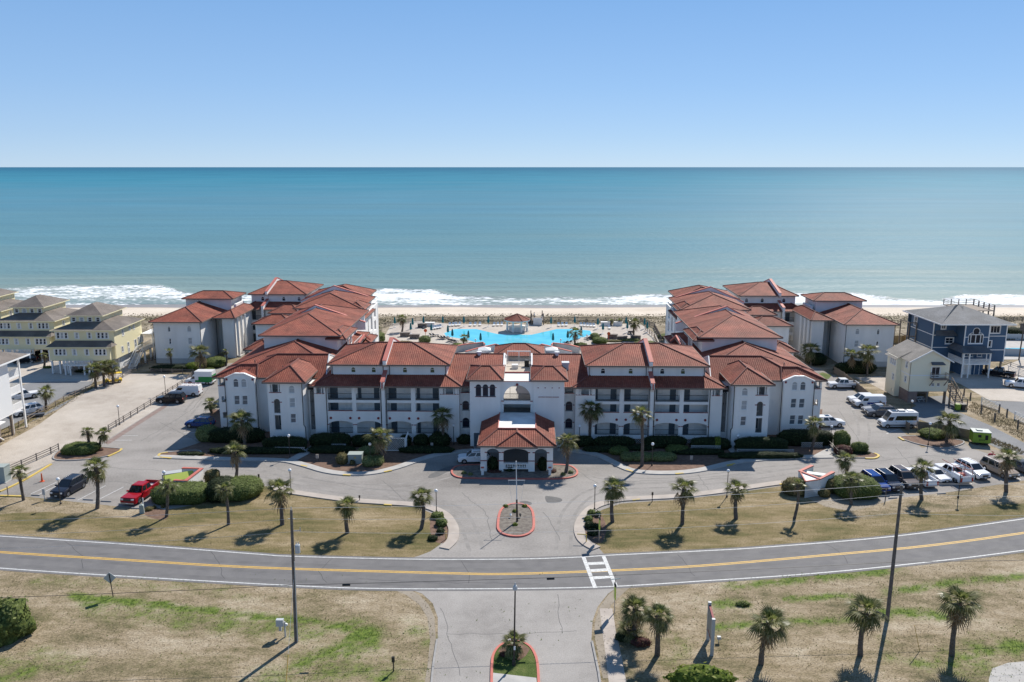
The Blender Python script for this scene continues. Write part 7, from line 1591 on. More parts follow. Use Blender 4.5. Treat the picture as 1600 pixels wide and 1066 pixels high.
b = MB(); c = d1 * .74; b.lathe((c.x + .42, c.y + .0, c.z - .75), [(.2, 0), (.24, .05), (.24, .72), (.2, .8), (.05, .84)], 12); b.tube((c.x + .34, c.y, c.z + .05), (c.x + .34, c.y, c.z + .3), .04, .03, 6); b.tube((c.x + .52, c.y, c.z + .05), (c.x + .52, c.y, c.z + .3), .04, .03, 6); b.build('transformer', 'transformer', t1)
b = MB(); c = d1 * .845; b.bar(c, c + Vector((.75, 0, .05)), .07); b.tube(c + Vector((.72, 0, .0)), c + Vector((.72, 0, .35)), .07, .03, 8); b.build('fuse_arm', 'steel', t1); b = MB(); b.tube(d1, d1 + Vector((0, 0, .3)), .05, .03, 8); b.bar(d1 * .935 + Vector((-.3, 0, 0)), d1 * .935 + Vector((.3, 0, 0)), .05); b.build('insulator', 'transformer', t1); b = MB(); b.tube((.14, -.12, 0), d1 * .62 + Vector((.14, -.12, 0)), .04, .04, 6); b.build('conduit', 'sign_grey', t1)
t2, p2, d2 = upole((1386, 969), (1409, 759), 'tall leaning wooden utility pole on the right between the palms', 1)
b = MB(); b.tube(d2, d2 + Vector((0, 0, .3)), .05, .03, 8); b.bar(d2 * .94 + Vector((-.2, -.1, 0)), d2 * .94 + Vector((.2, -.1, 0)), .05); b.build('insulator', 'transformer', t2)
D = (p2 - p1); 
def wire(a, c, sag, r_, m_, label, n=24, name='power_line', box_at=()):
    a, c = Vector(a), Vector(c); pts = [a.lerp(c, k / n) - Vector((0, 0, 4 * sag * (k / n) * (1 - k / n))) for k in range(n + 1)]
    b = MB()
    for p, q in zip(pts, pts[1:]): b.tube(p, q, r_, r_, 5, False)
    o = b.build(name, m_); tag(o, label, 'cable', 'overhead lines along the road')
    for f in box_at:
        p = pts[int(f * n)]; q = pts[int(f * n) + 1]; d = (q - p).normalized(); s_ = MB(); s_.tube(p + Vector((0, 0, -.12)) - d * .35, p + Vector((0, 0, -.12)) + d * .35, .10, .10, 8); s_.build('splice_case', 'dark_metal', o)
e1 = p1 - D * .98; e2 = p2 + D * .9
for f1, f2, r_, m_, sag, l_ in ((1.015, 1.015, .014, 'wire_grey', .5, 'topmost thin pale power line'), (.935, .94, .011, 'wire_grey', .8, 'second thin pale power line'), (.84, .80, .011, 'wire_grey', .8, 'third thin pale power line')):
    A_, B_ = p1 + d1 * f1, p2 + d2 * f2
    wire(A_, B_, sag, r_, m_, l_ + ' between the two wooden poles'); wire(A_, e1 + d1 * f1, sag, r_, m_, l_ + ' running left out of the picture from the transformer pole'); wire(B_, e2 + d2 * f2, sag, r_, m_, l_ + ' running right out of the picture from the leaning pole')
A_, B_ = p1 + d1 * .44, p2 + d2 * .44
wire(A_, B_, .25, .022, 'dark_metal', 'low black communication cable with splice cases between the wooden poles', box_at=(.085, .42)); wire(A_, e1 + d1 * .44, .3, .022, 'dark_metal', 'low black communication cable left of the transformer pole'); wire(B_, e2 + d2 * .44, .3, .022, 'dark_metal', 'low black communication cable right of the leaning pole')
for (a, f), l_ in ((((447, 1066), .9), 'yellow guarded guy wire of the transformer pole'),):
    q = G(*a); wire(p1 + d1 * .5, q, 0, .012, 'alu', l_, 4, 'guy_wire'); b = MB(); dd = ((p1 + d1 * .5) - q).normalized(); b.tube(q, q + dd * 2.2, .035, .035, 6); tag(b.build('guy_guard', 'paint_yellow'), 'yellow plastic guard at the foot of the guy wire', 'guy guard')
q = G(1437, 1018); b = MB(); b.tube(q, Vector(q) + Vector((-.6, .2, 2.4)), .03, .03, 6); tag(b.build('guy_guard', 'paint_yellow'), 'yellow plastic guy guard in the grass under the right palms', 'guy guard')
# meter cabinet by the pole
p = G(446, 995); t = thing('meter_pedestal', 'grey meter cabinet on a post left of the transformer pole', 'utility box', tuple(p)); b = MB(); b.bar((0, 0, 0), (0, 0, 1.5), .12); b.bar((-.45, .1, .55), (-.45, .1, 1.3), .22); b.build('post', 'sign_grey', t); box(t, 'cabinet', -.75, -.1, -.18, .2, 1.1, 1.75, 'transformer'); b = MB(); b.tube((.12, -.05, 1.2), (.12, .1, 1.2), .14, .14, 10); b.build('meter', 'plastic_white', t)
# median lamp (bottom) and flag pole
p = G(803, 1041); h = V(805, 915, p.y).z; t = thing('street_lamp', 'tall dark street lamp on the brick edged median at the bottom', 'street lamp', tuple(p)); b = MB(); b.tube((0, 0, 0), (.1, 0, h - .45), .09, .06, 10); b.lathe((0, 0, .1), [(.17, 0), (.15, .4), (.09, .5)], 10); b.build('pole', 'pole_dark', t); b = MB(); b.lathe((.1, 0, h - .45), [(.12, 0), (.22, .12), (.17, .42), (.08, .5), (.03, .72)], 8); b.build('lantern', 'transformer', t); box(t, 'notice', -.02, .14, -.12, -.09, 1.6, 1.95, 'plastic_white')
p = G(808, 816); top = V(806.5, 722, p.y); t = thing('flag_pole', 'bare white flag pole with yard arm on the oval island before the canopy', 'flag pole', tuple(p)); d = Vector((top.x - p.x, 0, top.z)); b = MB(); b.tube((0, 0, 0), d * .38, .13, .11, 10); b.build('base_post', 'pole_dark', t); b = MB(); b.tube(d * .30, d, .07, .045, 10); b.ball(d + Vector((0, 0, .05)), .08, 8); b.build('pole', 'plastic_white', t); b = MB(); ya = d * .70; b.tube(ya + Vector((-1.0, 0, 0)), ya + Vector((1.0, 0, 0)), .035, .035, 8); b.build('yard_arm', 'plastic_white', t); b = MB(); b.tube(ya + Vector((-.98, 0, 0)), ya + Vector((-.5, -.3, -2.7)), .012, .012, 4); b.tube(ya + Vector((.98, 0, 0)), ya + Vector((.5, -.3, -2.7)), .012, .012, 4); b.build('halyard', 'alu', t)
for u, l_ in ((798, 'small white ground spotlight left of the flag pole'), (813, 'small dark ground spotlight right of the flag pole')):
    p = G(u, 810); b = MB(); b.bar((0, 0, 0), (0, 0, .2), .05); b.tube((0, -.1, .25), (0, .15, .4), .1, .13, 8); tag(b.build('ground_spotlight', 'plastic_white' if u < 800 else 'dark_metal', None, (p.x, p.y, .1)), l_, 'spotlight')
# pedestrian signals at the crossing
def ped_sign(base, top, label):
    p = G(*base); h = V(*top, p.y).z; t = thing('pedestrian_sign', label, 'traffic sign', tuple(p), R(15), 'pedestrian crossing signs'); b = MB(); b.tube((0, 0, 0), (0, 0, h), .045, .045, 8); b.build('post', 'steel', t)
    box(t, 'sign_panel', -.33, .33, -.03, .03, h * .52, h * .80, 'sign_yellowgreen').rotation_euler = (0, 0, R(80)); box(t, 'arrow_plate', -.3, .3, -.03, .03, h * .43, h * .51, 'sign_yellowgreen').rotation_euler = (0, 0, R(80)); box(t, 'beacon', -.3, .3, -.07, .07, h * .82, h * .88, 'dark_metal').rotation_euler = (0, 0, R(80)); q = MB(); mt = Matrix.Translation((0, 0, h + .08)) @ Matrix.Rotation(R(-25), 4, 'X'); q.box(-.42, .42, -.28, .28, -.02, .02, 0, mt); q.build('solar_panel', 'sign_teal', t); return t
ped_sign((936, 847), (934.5, 803), 'yellow green pedestrian crossing sign north of the road by the shrubs'); ped_sign((960, 958), (961, 906), 'pedestrian crossing sign with solar panel south of the crosswalk')
# big double post road sign seen edge-on
a, c = G(1103, 1000), G(1112, 1024); t = thing('road_sign_board', 'two post roadside sign board seen nearly edge on in the lower right grass', 'sign', tuple(c)); dv = Vector((a.x - c.x, a.y - c.y, 0)); ang = math.atan2(dv.y, dv.x); L_ = dv.length; hh = V(1112, 967, c.y).z
t.rotation_euler = (0, 0, ang - R(4))
for q in (0, L_): box(t, 'post', q - .14, q + .14, -.14, .14, 0, hh + (.25 if q else 0), 'sign_grey')
box(t, 'sign_board', .16, L_ - .16, -.12, .12, hh * .42, hh * .97, 'sign_teal'); box(t, 'sign_frame', .15, L_ - .15, -.09, .09, hh * .97, hh * 1.0, 'red_trim'); box(t, 'lower_board', .16, L_ - .16, -.05, .05, hh * .28, hh * .40, 'red_trim')
p = G(1123, 1004); b = MB(); b.bar((0, 0, 0), (0, 0, .35), .06); b.box(-.16, .16, -.12, .12, .35, .6); tag(b.build('sign_floodlight', 'transformer', None, tuple(p)), 'small floodlight on the ground right of the road sign board', 'spotlight')
p = G(177, 933); h = V(174, 897, p.y).z; t = thing('traffic_sign', 'grey back of a diamond traffic sign by the road at left', 'traffic sign', tuple(p)); b = MB(); b.bar((0, 0, 0), (-.18, 0, h), .07); b.build('post', 'pole_dark', t); b = MB(); b.prism([(-.6, 0), (0, -.6), (.6, 0), (0, .6)], 'xz', -.02, .02); b.build('sign_plate', 'sign_grey', t, (-.18, .06, h - .45), R(12))
def small_post(base, top, m_, label, cat, head=None, name='post'):
    p = G(*base); h = V(*top, p.y).z; t = thing(name, label, cat, tuple(p)); b = MB(); b.bar((0, 0, 0), (0, 0, h), .09); b.build('stake', m_, t)
    if head: box(t, 'head', -head[0] / 2, head[0] / 2, -.06 - head[2] / 2, head[2] / 2, h - head[1], h, head[3])
    return t
small_post((615, 1049), (615, 1026), 'dark_metal', 'small dark signpost in the grass left of the bottom drive', 'post', (.25, .5, .1, 'dark_metal'), 'signpost'); small_post((405, 755), (404, 741), 'pole_dark', 'dark wooden post at the left walk with box on top', 'post', (.22, .45, .1, 'pole_dark'), 'signpost'); small_post((1019, 784), (1020, 769), 'pole_dark', 'dark wooden post at the walk on the right lawn', 'post', (.22, .4, .1, 'pole_dark'), 'signpost')
small_post((562, 783), (561, 774), 'pole_dark', 'short dark post at the walk on the left lawn', 'post', (.2, .3, .1, 'pole_dark'), 'signpost'); small_post((1383, 783), (1385, 765), 'rail_wood', 'short wooden post in front of the dark blue SUV', 'post', None, 'signpost'); small_post((70, 782), (68, 764), 'sign_grey', 'grey back of a small sign left of the navy SUV', 'sign', (.35, .8, .06, 'sign_grey'), 'parking_sign'); small_post((13, 776), (12.5, 760), 'rail_wood', 'wooden post at the corner of the parking lot', 'post', None, 'signpost')
small_post((496, 721), (496, 710), 'rail_wood', 'pale pink sign on a short post before the left balconies', 'sign', (.4, .6, .06, 'concrete_pink'), 'garden_sign'); small_post((675, 703), (675, 692), 'rail_wood', 'pale sign on a short post beside the drive near the canopy', 'sign', (.4, .6, .06, 'concrete_pink'), 'garden_sign'); small_post((1080, 722), (1080, 712), 'rail_wood', 'pale pink sign on a short post before the right balconies', 'sign', (.4, .6, .06, 'concrete_pink'), 'garden_sign')
for u, l_ in ((754, 'white notice post at the left front of the canopy'), (859, 'white notice post at the right front of the canopy')):
    p = G(u, 743); t = thing('notice_post', l_, 'sign', (p.x, p.y, .1)); b = MB(); b.box(-.18, .18, -.14, .14, 0, .95); b.build('base', 'plastic_white', t); box(t, 'notice', -.3, .3, -.17, -.13, .75, 1.6, 'plastic_white'); box(t, 'notice_print', -.22, .22, -.185, -.172, 1.0, 1.25, 'pink_coping')
# yellow gate arm at the right walk
for u, v, l_ in ((916, 848, 'yellow metal bollard rail at the corner of the right entrance walk'), (697, 843, 'yellow short post at the corner of the left entrance walk')):
    p = G(u, v); b = MB(); b.tube((0, 0, 0), (0, 0, 1.0), .06, .06, 8)
    if u > 800: b.tube((0, 0, .98), (-1.05, .1, 1.0), .06, .06, 8)
    tag(b.build('yellow_rail', 'kerb_yellow', None, tuple(p)), l_, 'bollard')
p = G(66, 752.5); b = MB(); b.lathe((0, 0, 0), [(.32, 0), (.32, .05), (.14, .06), (.10, .6), (.07, 1.15), (.03, 1.2)], 10); tag(b.build('traffic_cone', 'orange', None, tuple(p)), 'slim orange traffic cone on the parking lot left of the navy SUV', 'traffic cone')
for u, v, w_ in ((56, 774.5, 14), (110, 779, 17), (138, 781.5, 17), (166, 784, 17), (212, 795, 14), (1471, 772, 14), (1395, 779, 14)):
    p = G(u, v); s_ = mpp(u, v) * w_ / 2; b = MB(); b.prism([(-.11, 0), (.11, 0), (.06, .14), (-.06, .14)], 'yz', -s_, s_); tag(b.build('wheel_stop', 'kerb_grey', None, tuple(p), R(-6 if u < 800 else 8)), 'concrete wheel stop ' + {56: 'left of the navy SUV', 110: 'just right of the navy SUV', 138: 'in the bay left of the tall palm', 166: 'right of the tall palm before the pickup', 212: 'under the nose of the red pickup', 1471: 'beside the white service truck', 1395: 'before the dark blue SUV'}[u], 'wheel stop', 'wheel stops of the parking lot')
p = G(222, 802); b = MB(); b.prism([(-.28, 0), (.28, 0), (.24, 1.0), (.1, 1.15), (-.24, 1.1)], 'xz', -.22, .22); tag(b.build('utility_pedestal', 'utility_green', None, tuple(p), .3), 'grey green utility pedestal in front of the red pickup', 'utility box'); small_post((225, 800), (221, 778), 'alu', 'thin metal marker rod beside the utility pedestal', 'post', None, 'marker_rod')
for (u, v, w_, h_), l_ in (((556, 722, 2., 1.3), 'large green electrical cabinet among the topiaries'), ((3, 752, 1.8, 2.2), 'pale green electrical cabinet at the left edge by the fence')):
    p = G(u, v); t = thing('electrical_cabinet', l_, 'utility box', tuple(p)); b = MB(); b.box(-w_ / 2, w_ / 2, -.7, .7, .1, h_); b.build('body', 'utility_green', t); b = MB(); b.box(-w_ / 2 - .05, w_ / 2 + .05, -.75, .75, h_, h_ + .08); b.build('lid', 'utility_green', t); box(t, 'pad', -w_ / 2 - .15, w_ / 2 + .15, -.85, .85, 0, .1, 'concrete'); box(t, 'warning_label', -.1, .15, -.72, -.702, h_ * .6, h_ * .8, 'kerb_yellow')
# lattice enclosure before the left balconies
p = res_pt(-18.3, -4.4); t = thing('lattice_enclosure', 'white lattice enclosure in front of the left balconies', 'enclosure', p, RROT); lattice(t, -1.5, 1.5, .1, 2.0, 0, step=.28); o = lattice(t, 0, 3, .1, 2.0, 0, step=.28); o.location = (1.5, 0, 0); o.rotation_euler = (0, 0, R(90)); 
for q in ((-1.5, 0), (1.5, 0), (1.5, 3)): box(t, 'post', q[0] - .07, q[0] + .07, q[1] - .07, q[1] + .07, 0, 2.1, 'trim_white')
for q in (.05, 2.0): box(t, 'rail', -1.5, 1.5, -.04, .06, q, q + .1, 'trim_white')
for x, y, w_, l_ in ((-34, -5.4, 4.5, 'low white lattice panel in the hedge left of the stairs'), (37, -4.9, 8.5, 'low white lattice panel under the hedge before the right bay'), (28.5, -3.4, 4.5, 'low white lattice planter before the outer right balconies'), (45, -1.6, 3.2, 'low white lattice panel before the right gabled bay'), (-27, -3.8, 2.2, 'short white lattice panel before the outer left balconies')):
    t = thing('lattice_screen', l_, 'lattice screen', res_pt(x, y), RROT); lattice(t, -w_ / 2, w_ / 2, .05, .8, 0, step=.32); box(t, 'rail', -w_ / 2, w_ / 2, -.02, .04, .8, .85, 'stucco_grey')
# V-shaped masonry sign walls with pink caps
def sign_wall(pts, h_, label, lit, board):
    P = [G(*q) for q in pts]; t = thing('sign_wall', label, 'sign wall', tuple(P[0])); q = [(p - P[0]).to_2d() for p in P]; b = MB(); ribbon(b, q, .4, 0, h_); b.build('wall_body', 'stucco', t); c = MB(); ribbon(c, q, .5, h_ + .002, h_ + .13); c.build('coping', 'pink_coping', t); return t, P[0]
def poly_h(px, z): return [G(*q, z) for q in px]
hL = 1.9
t = thing('sign_wall', 'V shaped white sign wall with pink coping by the left hedge', 'sign wall', tuple(G(300, 752))); o0 = Vector(t.location).to_2d()
q = [p.to_2d() - o0 for p in poly_h([(285, 732), (315, 733), (290, 752), (272, 751)], hL)]; b = MB(); ribbon(b, q, .4, 0, hL); b.build('wall_body', 'stucco', t); b = MB(); ribbon(b, q, .5, hL + .002, hL + .13); b.build('coping', 'pink_coping', t)
tf = sheet('turf_pad', [(p.x, p.y) for p in q], 1.0, 'green_grass', None, None, t)
p = G(281, 750, 1.0); o = MB(); o.box(-1.9, 1.9, -.02, .02, 0, 1.1); tag(o.build('yellow_board', 'lime_board', None, tuple(p), R(33)), 'lime yellow board leaning inside the left sign wall', 'board').rotation_euler = (R(-50), 0, R(33))
p = G(272, 748); o = MB(); o.box(-1.5, 1.5, -.6, .6, 0, 1.0); tag(o.build('cover_sheet', 'sign_grey', None, tuple(p), R(25)), 'dark grey covered box behind the lime board', 'box')
t = thing('sign_wall', 'V shaped white sign wall with pink coping by the right lot', 'sign wall', tuple(G(1275, 775))); o0 = Vector(t.location).to_2d(); hR = 2.3
q = [p.to_2d() - o0 for p in poly_h([(1269, 728), (1250, 737), (1281, 749), (1302, 738)], hR)]; b = MB(); ribbon(b, q, .4, 0, hR); b.build('wall_body', 'stucco', t); b = MB(); ribbon(b, q, .5, hR + .002, hR + .13); b.build('coping', 'pink_coping', t)
c_ = sum(q, Vector((0, 0))) / 4; q2 = [q[1], q[2], q[2] + (q[2] - q[1]).orthogonal().normalized() * 0]; dq = (q[2] - q[1]); nq = Vector((dq.y, -dq.x)).normalized(); 
b = MB(); A0, B0 = q[1], q[2]; tip = (A0 + B0) / 2 + nq * 2.2 + dq.normalized() * 1.2
b.quad((A0.x, A0.y, hR), (B0.x, B0.y, hR), (tip.x, tip.y, hR - .1)); b.quad((A0.x, A0.y, hR - .5), (B0.x, B0.y, 0), (tip.x, tip.y, 0), (tip.x, tip.y, hR - .1), (A0.x, A0.y, hR)); b.quad((B0.x, B0.y, 0), (tip.x, tip.y, 0), (tip.x, tip.y, hR - .1), (B0.x, B0.y, hR)); b.build('buttress', 'stucco', t)
b = MB(); ribbon(b, [A0, tip], .16, hR - .05, hR + .06); ribbon(b, [tip, B0], .16, hR - .05, hR + .06); b.build('lower_coping', 'pink_coping', t); sheet('turf_pad', [(p.x, p.y) for p in q], 1.6, 'green_grass', None, None, t)
p = Vector((*(o0 + c_), 1.62)); o = MB(); o.box(-1.2, 1.2, -.5, .5, 0, .5); tag(o.build('cover_sheet', 'sign_grey', None, tuple(p), R(-25)), 'grey covered equipment inside the right sign wall', 'box')
# ------------------------------------------------------------------ fences
def rail_fence(px, label, h_=1.05, rails=(.35, .7, 1.0), step=2.4, m_='rail_wood', name='rail_fence', board=None, posth=None, w_=.12, z=0.):
    ln = gp(px); t = thing(name, label, 'fence', (ln[0].x, ln[0].y, z)); o_ = Vector((ln[0].x, ln[0].y, 0)); pm = MB(); pm.box(-w_ / 2, w_ / 2, -w_ / 2, w_ / 2, 0, posth or h_ + .08); pm = pm.mesh('post', m_)
    for a, c in zip(ln, ln[1:]):
        n = max(1, round((c - a).length / step)); d = Vector((c.x - a.x, c.y - a.y, 0)) / n; A0 = Vector((a.x, a.y, 0)) - o_; ang = math.atan2(d.y, d.x)
        for k in range(n + 1): put('post', pm, t, A0 + d * k, ang)
        for k in range(n):
            P0, P1 = A0 + d * k, A0 + d * (k + 1)
            if board:
                j = max(1, round(d.length / board))
                for i in range(j):
                    f0, f1 = (i + .03) / j, (i + .97) / j; bm_ = MB(); s_ = Vector((-d.y, d.x, 0)).normalized() * (.045 + .015 * random.random()); bm_.bar(P0 + d * f0 + Vector((0, 0, h_ / 2)) - s_, P0 + d * f1 + Vector((0, 0, h_ / 2)) - s_, .03, h_ * random.uniform(.97, 1.02)); bm_.build('board', m_, t)
            for r_ in rails:
                bm_ = MB(); bm_.bar(P0 + Vector((0, 0, r_)), P1 + Vector((0, 0, r_)), .045, .11); bm_.build('rail', m_, t)
    return t
rail_fence([(10, 741), (80, 710), (92, 704)], 'weathered rail fence below the sandy lot at left'); rail_fence([(170, 674), (255, 622), (292, 598)], 'weathered rail fence along the brick strip of the left lot'); rail_fence([(292, 598), (303, 586)], 'short end of the rail fence by the green van'); rail_fence([(236, 583), (302, 584)], 'rail fence in front of the left end block hedge', .9, (.25, .55, .85))
rail_fence([(-20, 692), (0, 683), (30, 668), (60, 650), (100, 628), (151, 605)], 'low wire fence between the sandy lot and the neighbour parking', 1., (.5, .95), 3.0, 'fence_wood')
rail_fence([(180, 597), (215, 578), (245, 560)], 'post and rail edge under the white walkway', .8, (.4, .75), 3., 'rail_wood')
rail_fence([(1302, 582), (1318, 592), (1340, 610), (1365, 630), (1388, 648), (1420, 674)], 'brown board fence behind the parked cars of the right lot', 1.35, (), 2.4, 'fence_wood', 'board_fence', 2.4); rail_fence([(1432, 672), (1465, 676), (1514, 686)], 'end section of the board fence beside the mulched island', 1.5, (), 2.4, 'fence_wood', 'board_fence', 2.4)
rail_fence([(1391, 537), (1412, 536), (1425, 540)], 'new yellow timber fence behind the right end block', 1.9, (), 2.4, 'new_wood', 'board_fence', 1.2)
rail_fence([(1533, 632), (1561, 642)], 'white slatted gate panel left on the blue house drive', 1.3, (.1, .35, .6, .85, 1.1, 1.3), 4.5, 'plastic_white', 'slat_gate'); rail_fence([(1585, 655), (1625, 672)], 'white slatted gate panel at the right edge of the drive', 1.3, (.1, .35, .6, .85, 1.1, 1.3), 4.5, 'plastic_white', 'slat_gate'); rail_fence([(1575, 582), (1625, 596)], 'white slatted fence behind the white pickup at the right edge', 1.4, (.1, .4, .7, 1., 1.3), 3., 'plastic_white', 'slat_gate'); rail_fence([(1565, 567), (1640, 592)], 'low pale rail fence beside the neighbour pool', .8, (.3, .7), 3., 'concrete', 'rail_fence')
rail_fence([(1555, 502), (1640, 503)], 'far wooden dune fence at the right edge', 1.2, (.3, .6, .9, 1.15), 2.4, 'rail_wood'); rail_fence([(1560, 555), (1610, 556)], 'pale vinyl fence below the neighbour pool', 1.6, (), 2.4, 'transformer', 'board_fence', 2.4); rail_fence([(1558, 531), (1640, 532)], 'pale wall-like fence above the neighbour pool', 1.5, (), 2.4, 'transformer', 'board_fence', 2.4)
for k, (u, v) in enumerate(((1506, 617), (1516, 624), (1533, 644), (1554, 657), (1561, 643), (1573, 650), (1590, 668))):
    p = G(u, v); b = MB(); b.tube((0, 0, 0), (0, 0, 1.2), .15, .13, 8); b.tube((0, 0, 1.2), (0, 0, 1.3), .17, .08, 8); tag(b.build('bollard_post', 'pole_wood', None, tuple(p)), 'dark timber bollard along the blue house drive, %s from the left' % ORD[sorted((1506, 1516, 1533, 1554, 1561, 1573, 1590)).index(u)], 'bollard', 'timber bollards by the blue house')
rail_fence([(1282, 688), (1296, 700), (1309, 714)], 'dark metal handrail at the right corner walk', 1., (.55, .98), 2.5, 'bronze', 'handrail', None, 1., .06)
p = G(1592, 562); b = MB(); b.tube((0, 0, 0), (.2, 0, 8.4), .16, .12, 8); b.box(-.6, .9, -.1, .1, 6.6, 8.2); tag(b.build('service_pole', 'pole_wood', None, tuple(p)), 'wooden service pole with panel at the right edge by the pool', 'utility pole')
rail_fence([(1008, 517), (1022, 528), (1027, 541)], 'timber terrace fence right of the pool beside the dune path', 1.2, (.4, .8, 1.15), 2.2, 'fence_wood'); rail_fence([(597, 518), (590, 530), (582, 545)], 'timber terrace fence left of the pool beside the wing', 1.2, (.4, .8, 1.15), 2.2, 'fence_wood')
# lime container
a = G(1519, 695); t = thing('food_trailer', 'lime green box trailer with dark windows on the soil strip', 'trailer', tuple(a), R(-15))
b = MB(); b.box(0, 2.5, 0, 2.0, .4, 2.0); b.build('body', 'lime', t); b = MB(); b.box(-.05, 2.55, -.05, 2.05, 2.0, 2.1); b.build('roof', 'utility_green', t); b = MB(); b.box(.6, 1.4, .6, 1.4, 2.1, 2.25); b.build('roof_vent', 'utility_green', t)
box(t, 'window', .7, 1.15, -.03, -.002, 1.25, 1.65, 'near_black'); box(t, 'window', 1.7, 2.1, -.03, -.002, .9, 1.65, 'near_black'); box(t, 'chassis', .1, 2.4, .1, 1.9, .3, .399, 'dark_metal')
for q in (.7, 1.9):
    for y_ in (.12, 1.88): b = MB(); b.tube((q, y_ - .09, .3), (q, y_ + .09, .3), .3, .3, 12); b.build('wheel', 'rubber', t)
for k, q in enumerate((.9, 1.1, 1.35, 1.55)): box(t, 'lettering_block', q, q + .1, -.012, -.003, .75, .95, 'near_black')
# ------------------------------------------------------------------ vehicles
WH = {}
def wheel_mesh(r, w_):
    if (r, w_) not in WH:
        b = MB(); n = 18
        prof = [(r * .62, -w_ / 2), (r * .93, -w_ / 2), (r, -w_ / 2 + .04), (r, w_ / 2 - .04), (r * .93, w_ / 2), (r * .62, w_ / 2)]
        i = 0
        for rr, yy in prof:
            for k in range(n): a = 2 * PI * k / n; b.v.append((rr * math.cos(a), yy, rr * math.sin(a)))
        for j in range(len(prof)):
            for k in range(n): b.f.append((j * n + k, j * n + (k + 1) % n, ((j + 1) % len(prof)) * n + (k + 1) % n, ((j + 1) % len(prof)) * n + k)); b.uv.append(None); b.mi.append(0)
        c = MB(); c.tube((0, -w_ / 2 + .03, 0), (0, w_ / 2 - .03, 0), r * .60, r * .60, 14)
        for k in range(5):
            a = 2 * PI * k / 5
            for s_ in (-1, 1): c.bar((0, s_ * (w_ / 2 - .015), 0), (r * .56 * math.cos(a), s_ * (w_ / 2 - .02), r * .56 * math.sin(a)), .06, .02)
        WH[(r, w_)] = (b.mesh('wheel', 'rubber'), c.mesh('rim', 'rim'))
    return WH[(r, w_)]
def loft(secs):
    """secs: list of (y, [(x, z), ...]) with equal counts -> closed shell"""
    b = MB(); n = len(secs[0][1])
    for y_, pr in secs: b.v += [(x, y_, z) for x, z in pr]
    for j in range(len(secs) - 1):
        for k in range(n): b.f.append((j * n + k, j * n + (k + 1) % n, (j + 1) * n + (k + 1) % n, (j + 1) * n + k)); b.uv.append(None); b.mi.append(0)
    b.f.append(tuple(range(n))); b.f.append(tuple((len(secs) - 1) * n + k for k in range(n))[::-1]); b.uv += [None, None]; b.mi += [0, 0]
    return b
KIND = dict(  # L W H belt, hood nose height, cowl x, windscreen top x, rear glass top x, rear glass base x, front axle, rear axle, wheel r, side window split
 suv=dict(L=4.75, W=1.9, H=1.74, belt=1.10, nose=.98, cowl=1.15, wt=.32, rt=-1.8, rb=-2.3, fa=1.42, ra=-1.42, wr=.36, split=(0, .36, .7, 1)),
 suvbig=dict(L=5.1, W=1.98, H=1.86, belt=1.16, nose=1.05, cowl=1.25, wt=.42, rt=-2.1, rb=-2.46, fa=1.52, ra=-1.5, wr=.39, split=(0, .34, .66, 1)),
 hatch=dict(L=4.2, W=1.78, H=1.56, belt=.98, nose=.86, cowl=.9, wt=.15, rt=-1.5, rb=-2.0, fa=1.3, ra=-1.3, wr=.33, split=(0, .42, .8, 1)),
 sedan=dict(L=4.75, W=1.84, H=1.45, belt=.93, nose=.8, cowl=.85, wt=.1, rt=-1.1, rb=-1.8, fa=1.4, ra=-1.4, wr=.33, split=(0, .5, 1)),
 minivan=dict(L=5.1, W=1.98, H=1.76, belt=1.05, nose=.85, cowl=1.45, wt=.6, rt=-2.2, rb=-2.46, fa=1.6, ra=-1.48, wr=.34, split=(0, .3, .65, 1)),
 pickup=dict(L=5.85, W=2.0, H=1.9, belt=1.15, nose=1.1, cowl=1.25, wt=.65, rt=-.75, rb=-.95, fa=1.85, ra=-1.85, wr=.40, split=(0, .5, 1), bed=True),
 van=dict(L=5.5, W=2.0, H=2.1, belt=1.2, nose=1.05, cowl=1.75, wt=1.05, rt=-2.6, rb=-2.7, fa=1.75, ra=-1.65, wr=.37, split=(0, .28), cargo=True),
 camper=dict(L=6.0, W=2.05, H=2.7, belt=1.25, nose=1.1, cowl=2.3, wt=1.45, rt=-2.86, rb=-2.95, fa=2.05, ra=-1.8, wr=.36, split=(0, .20), cargo=True, strip=True))
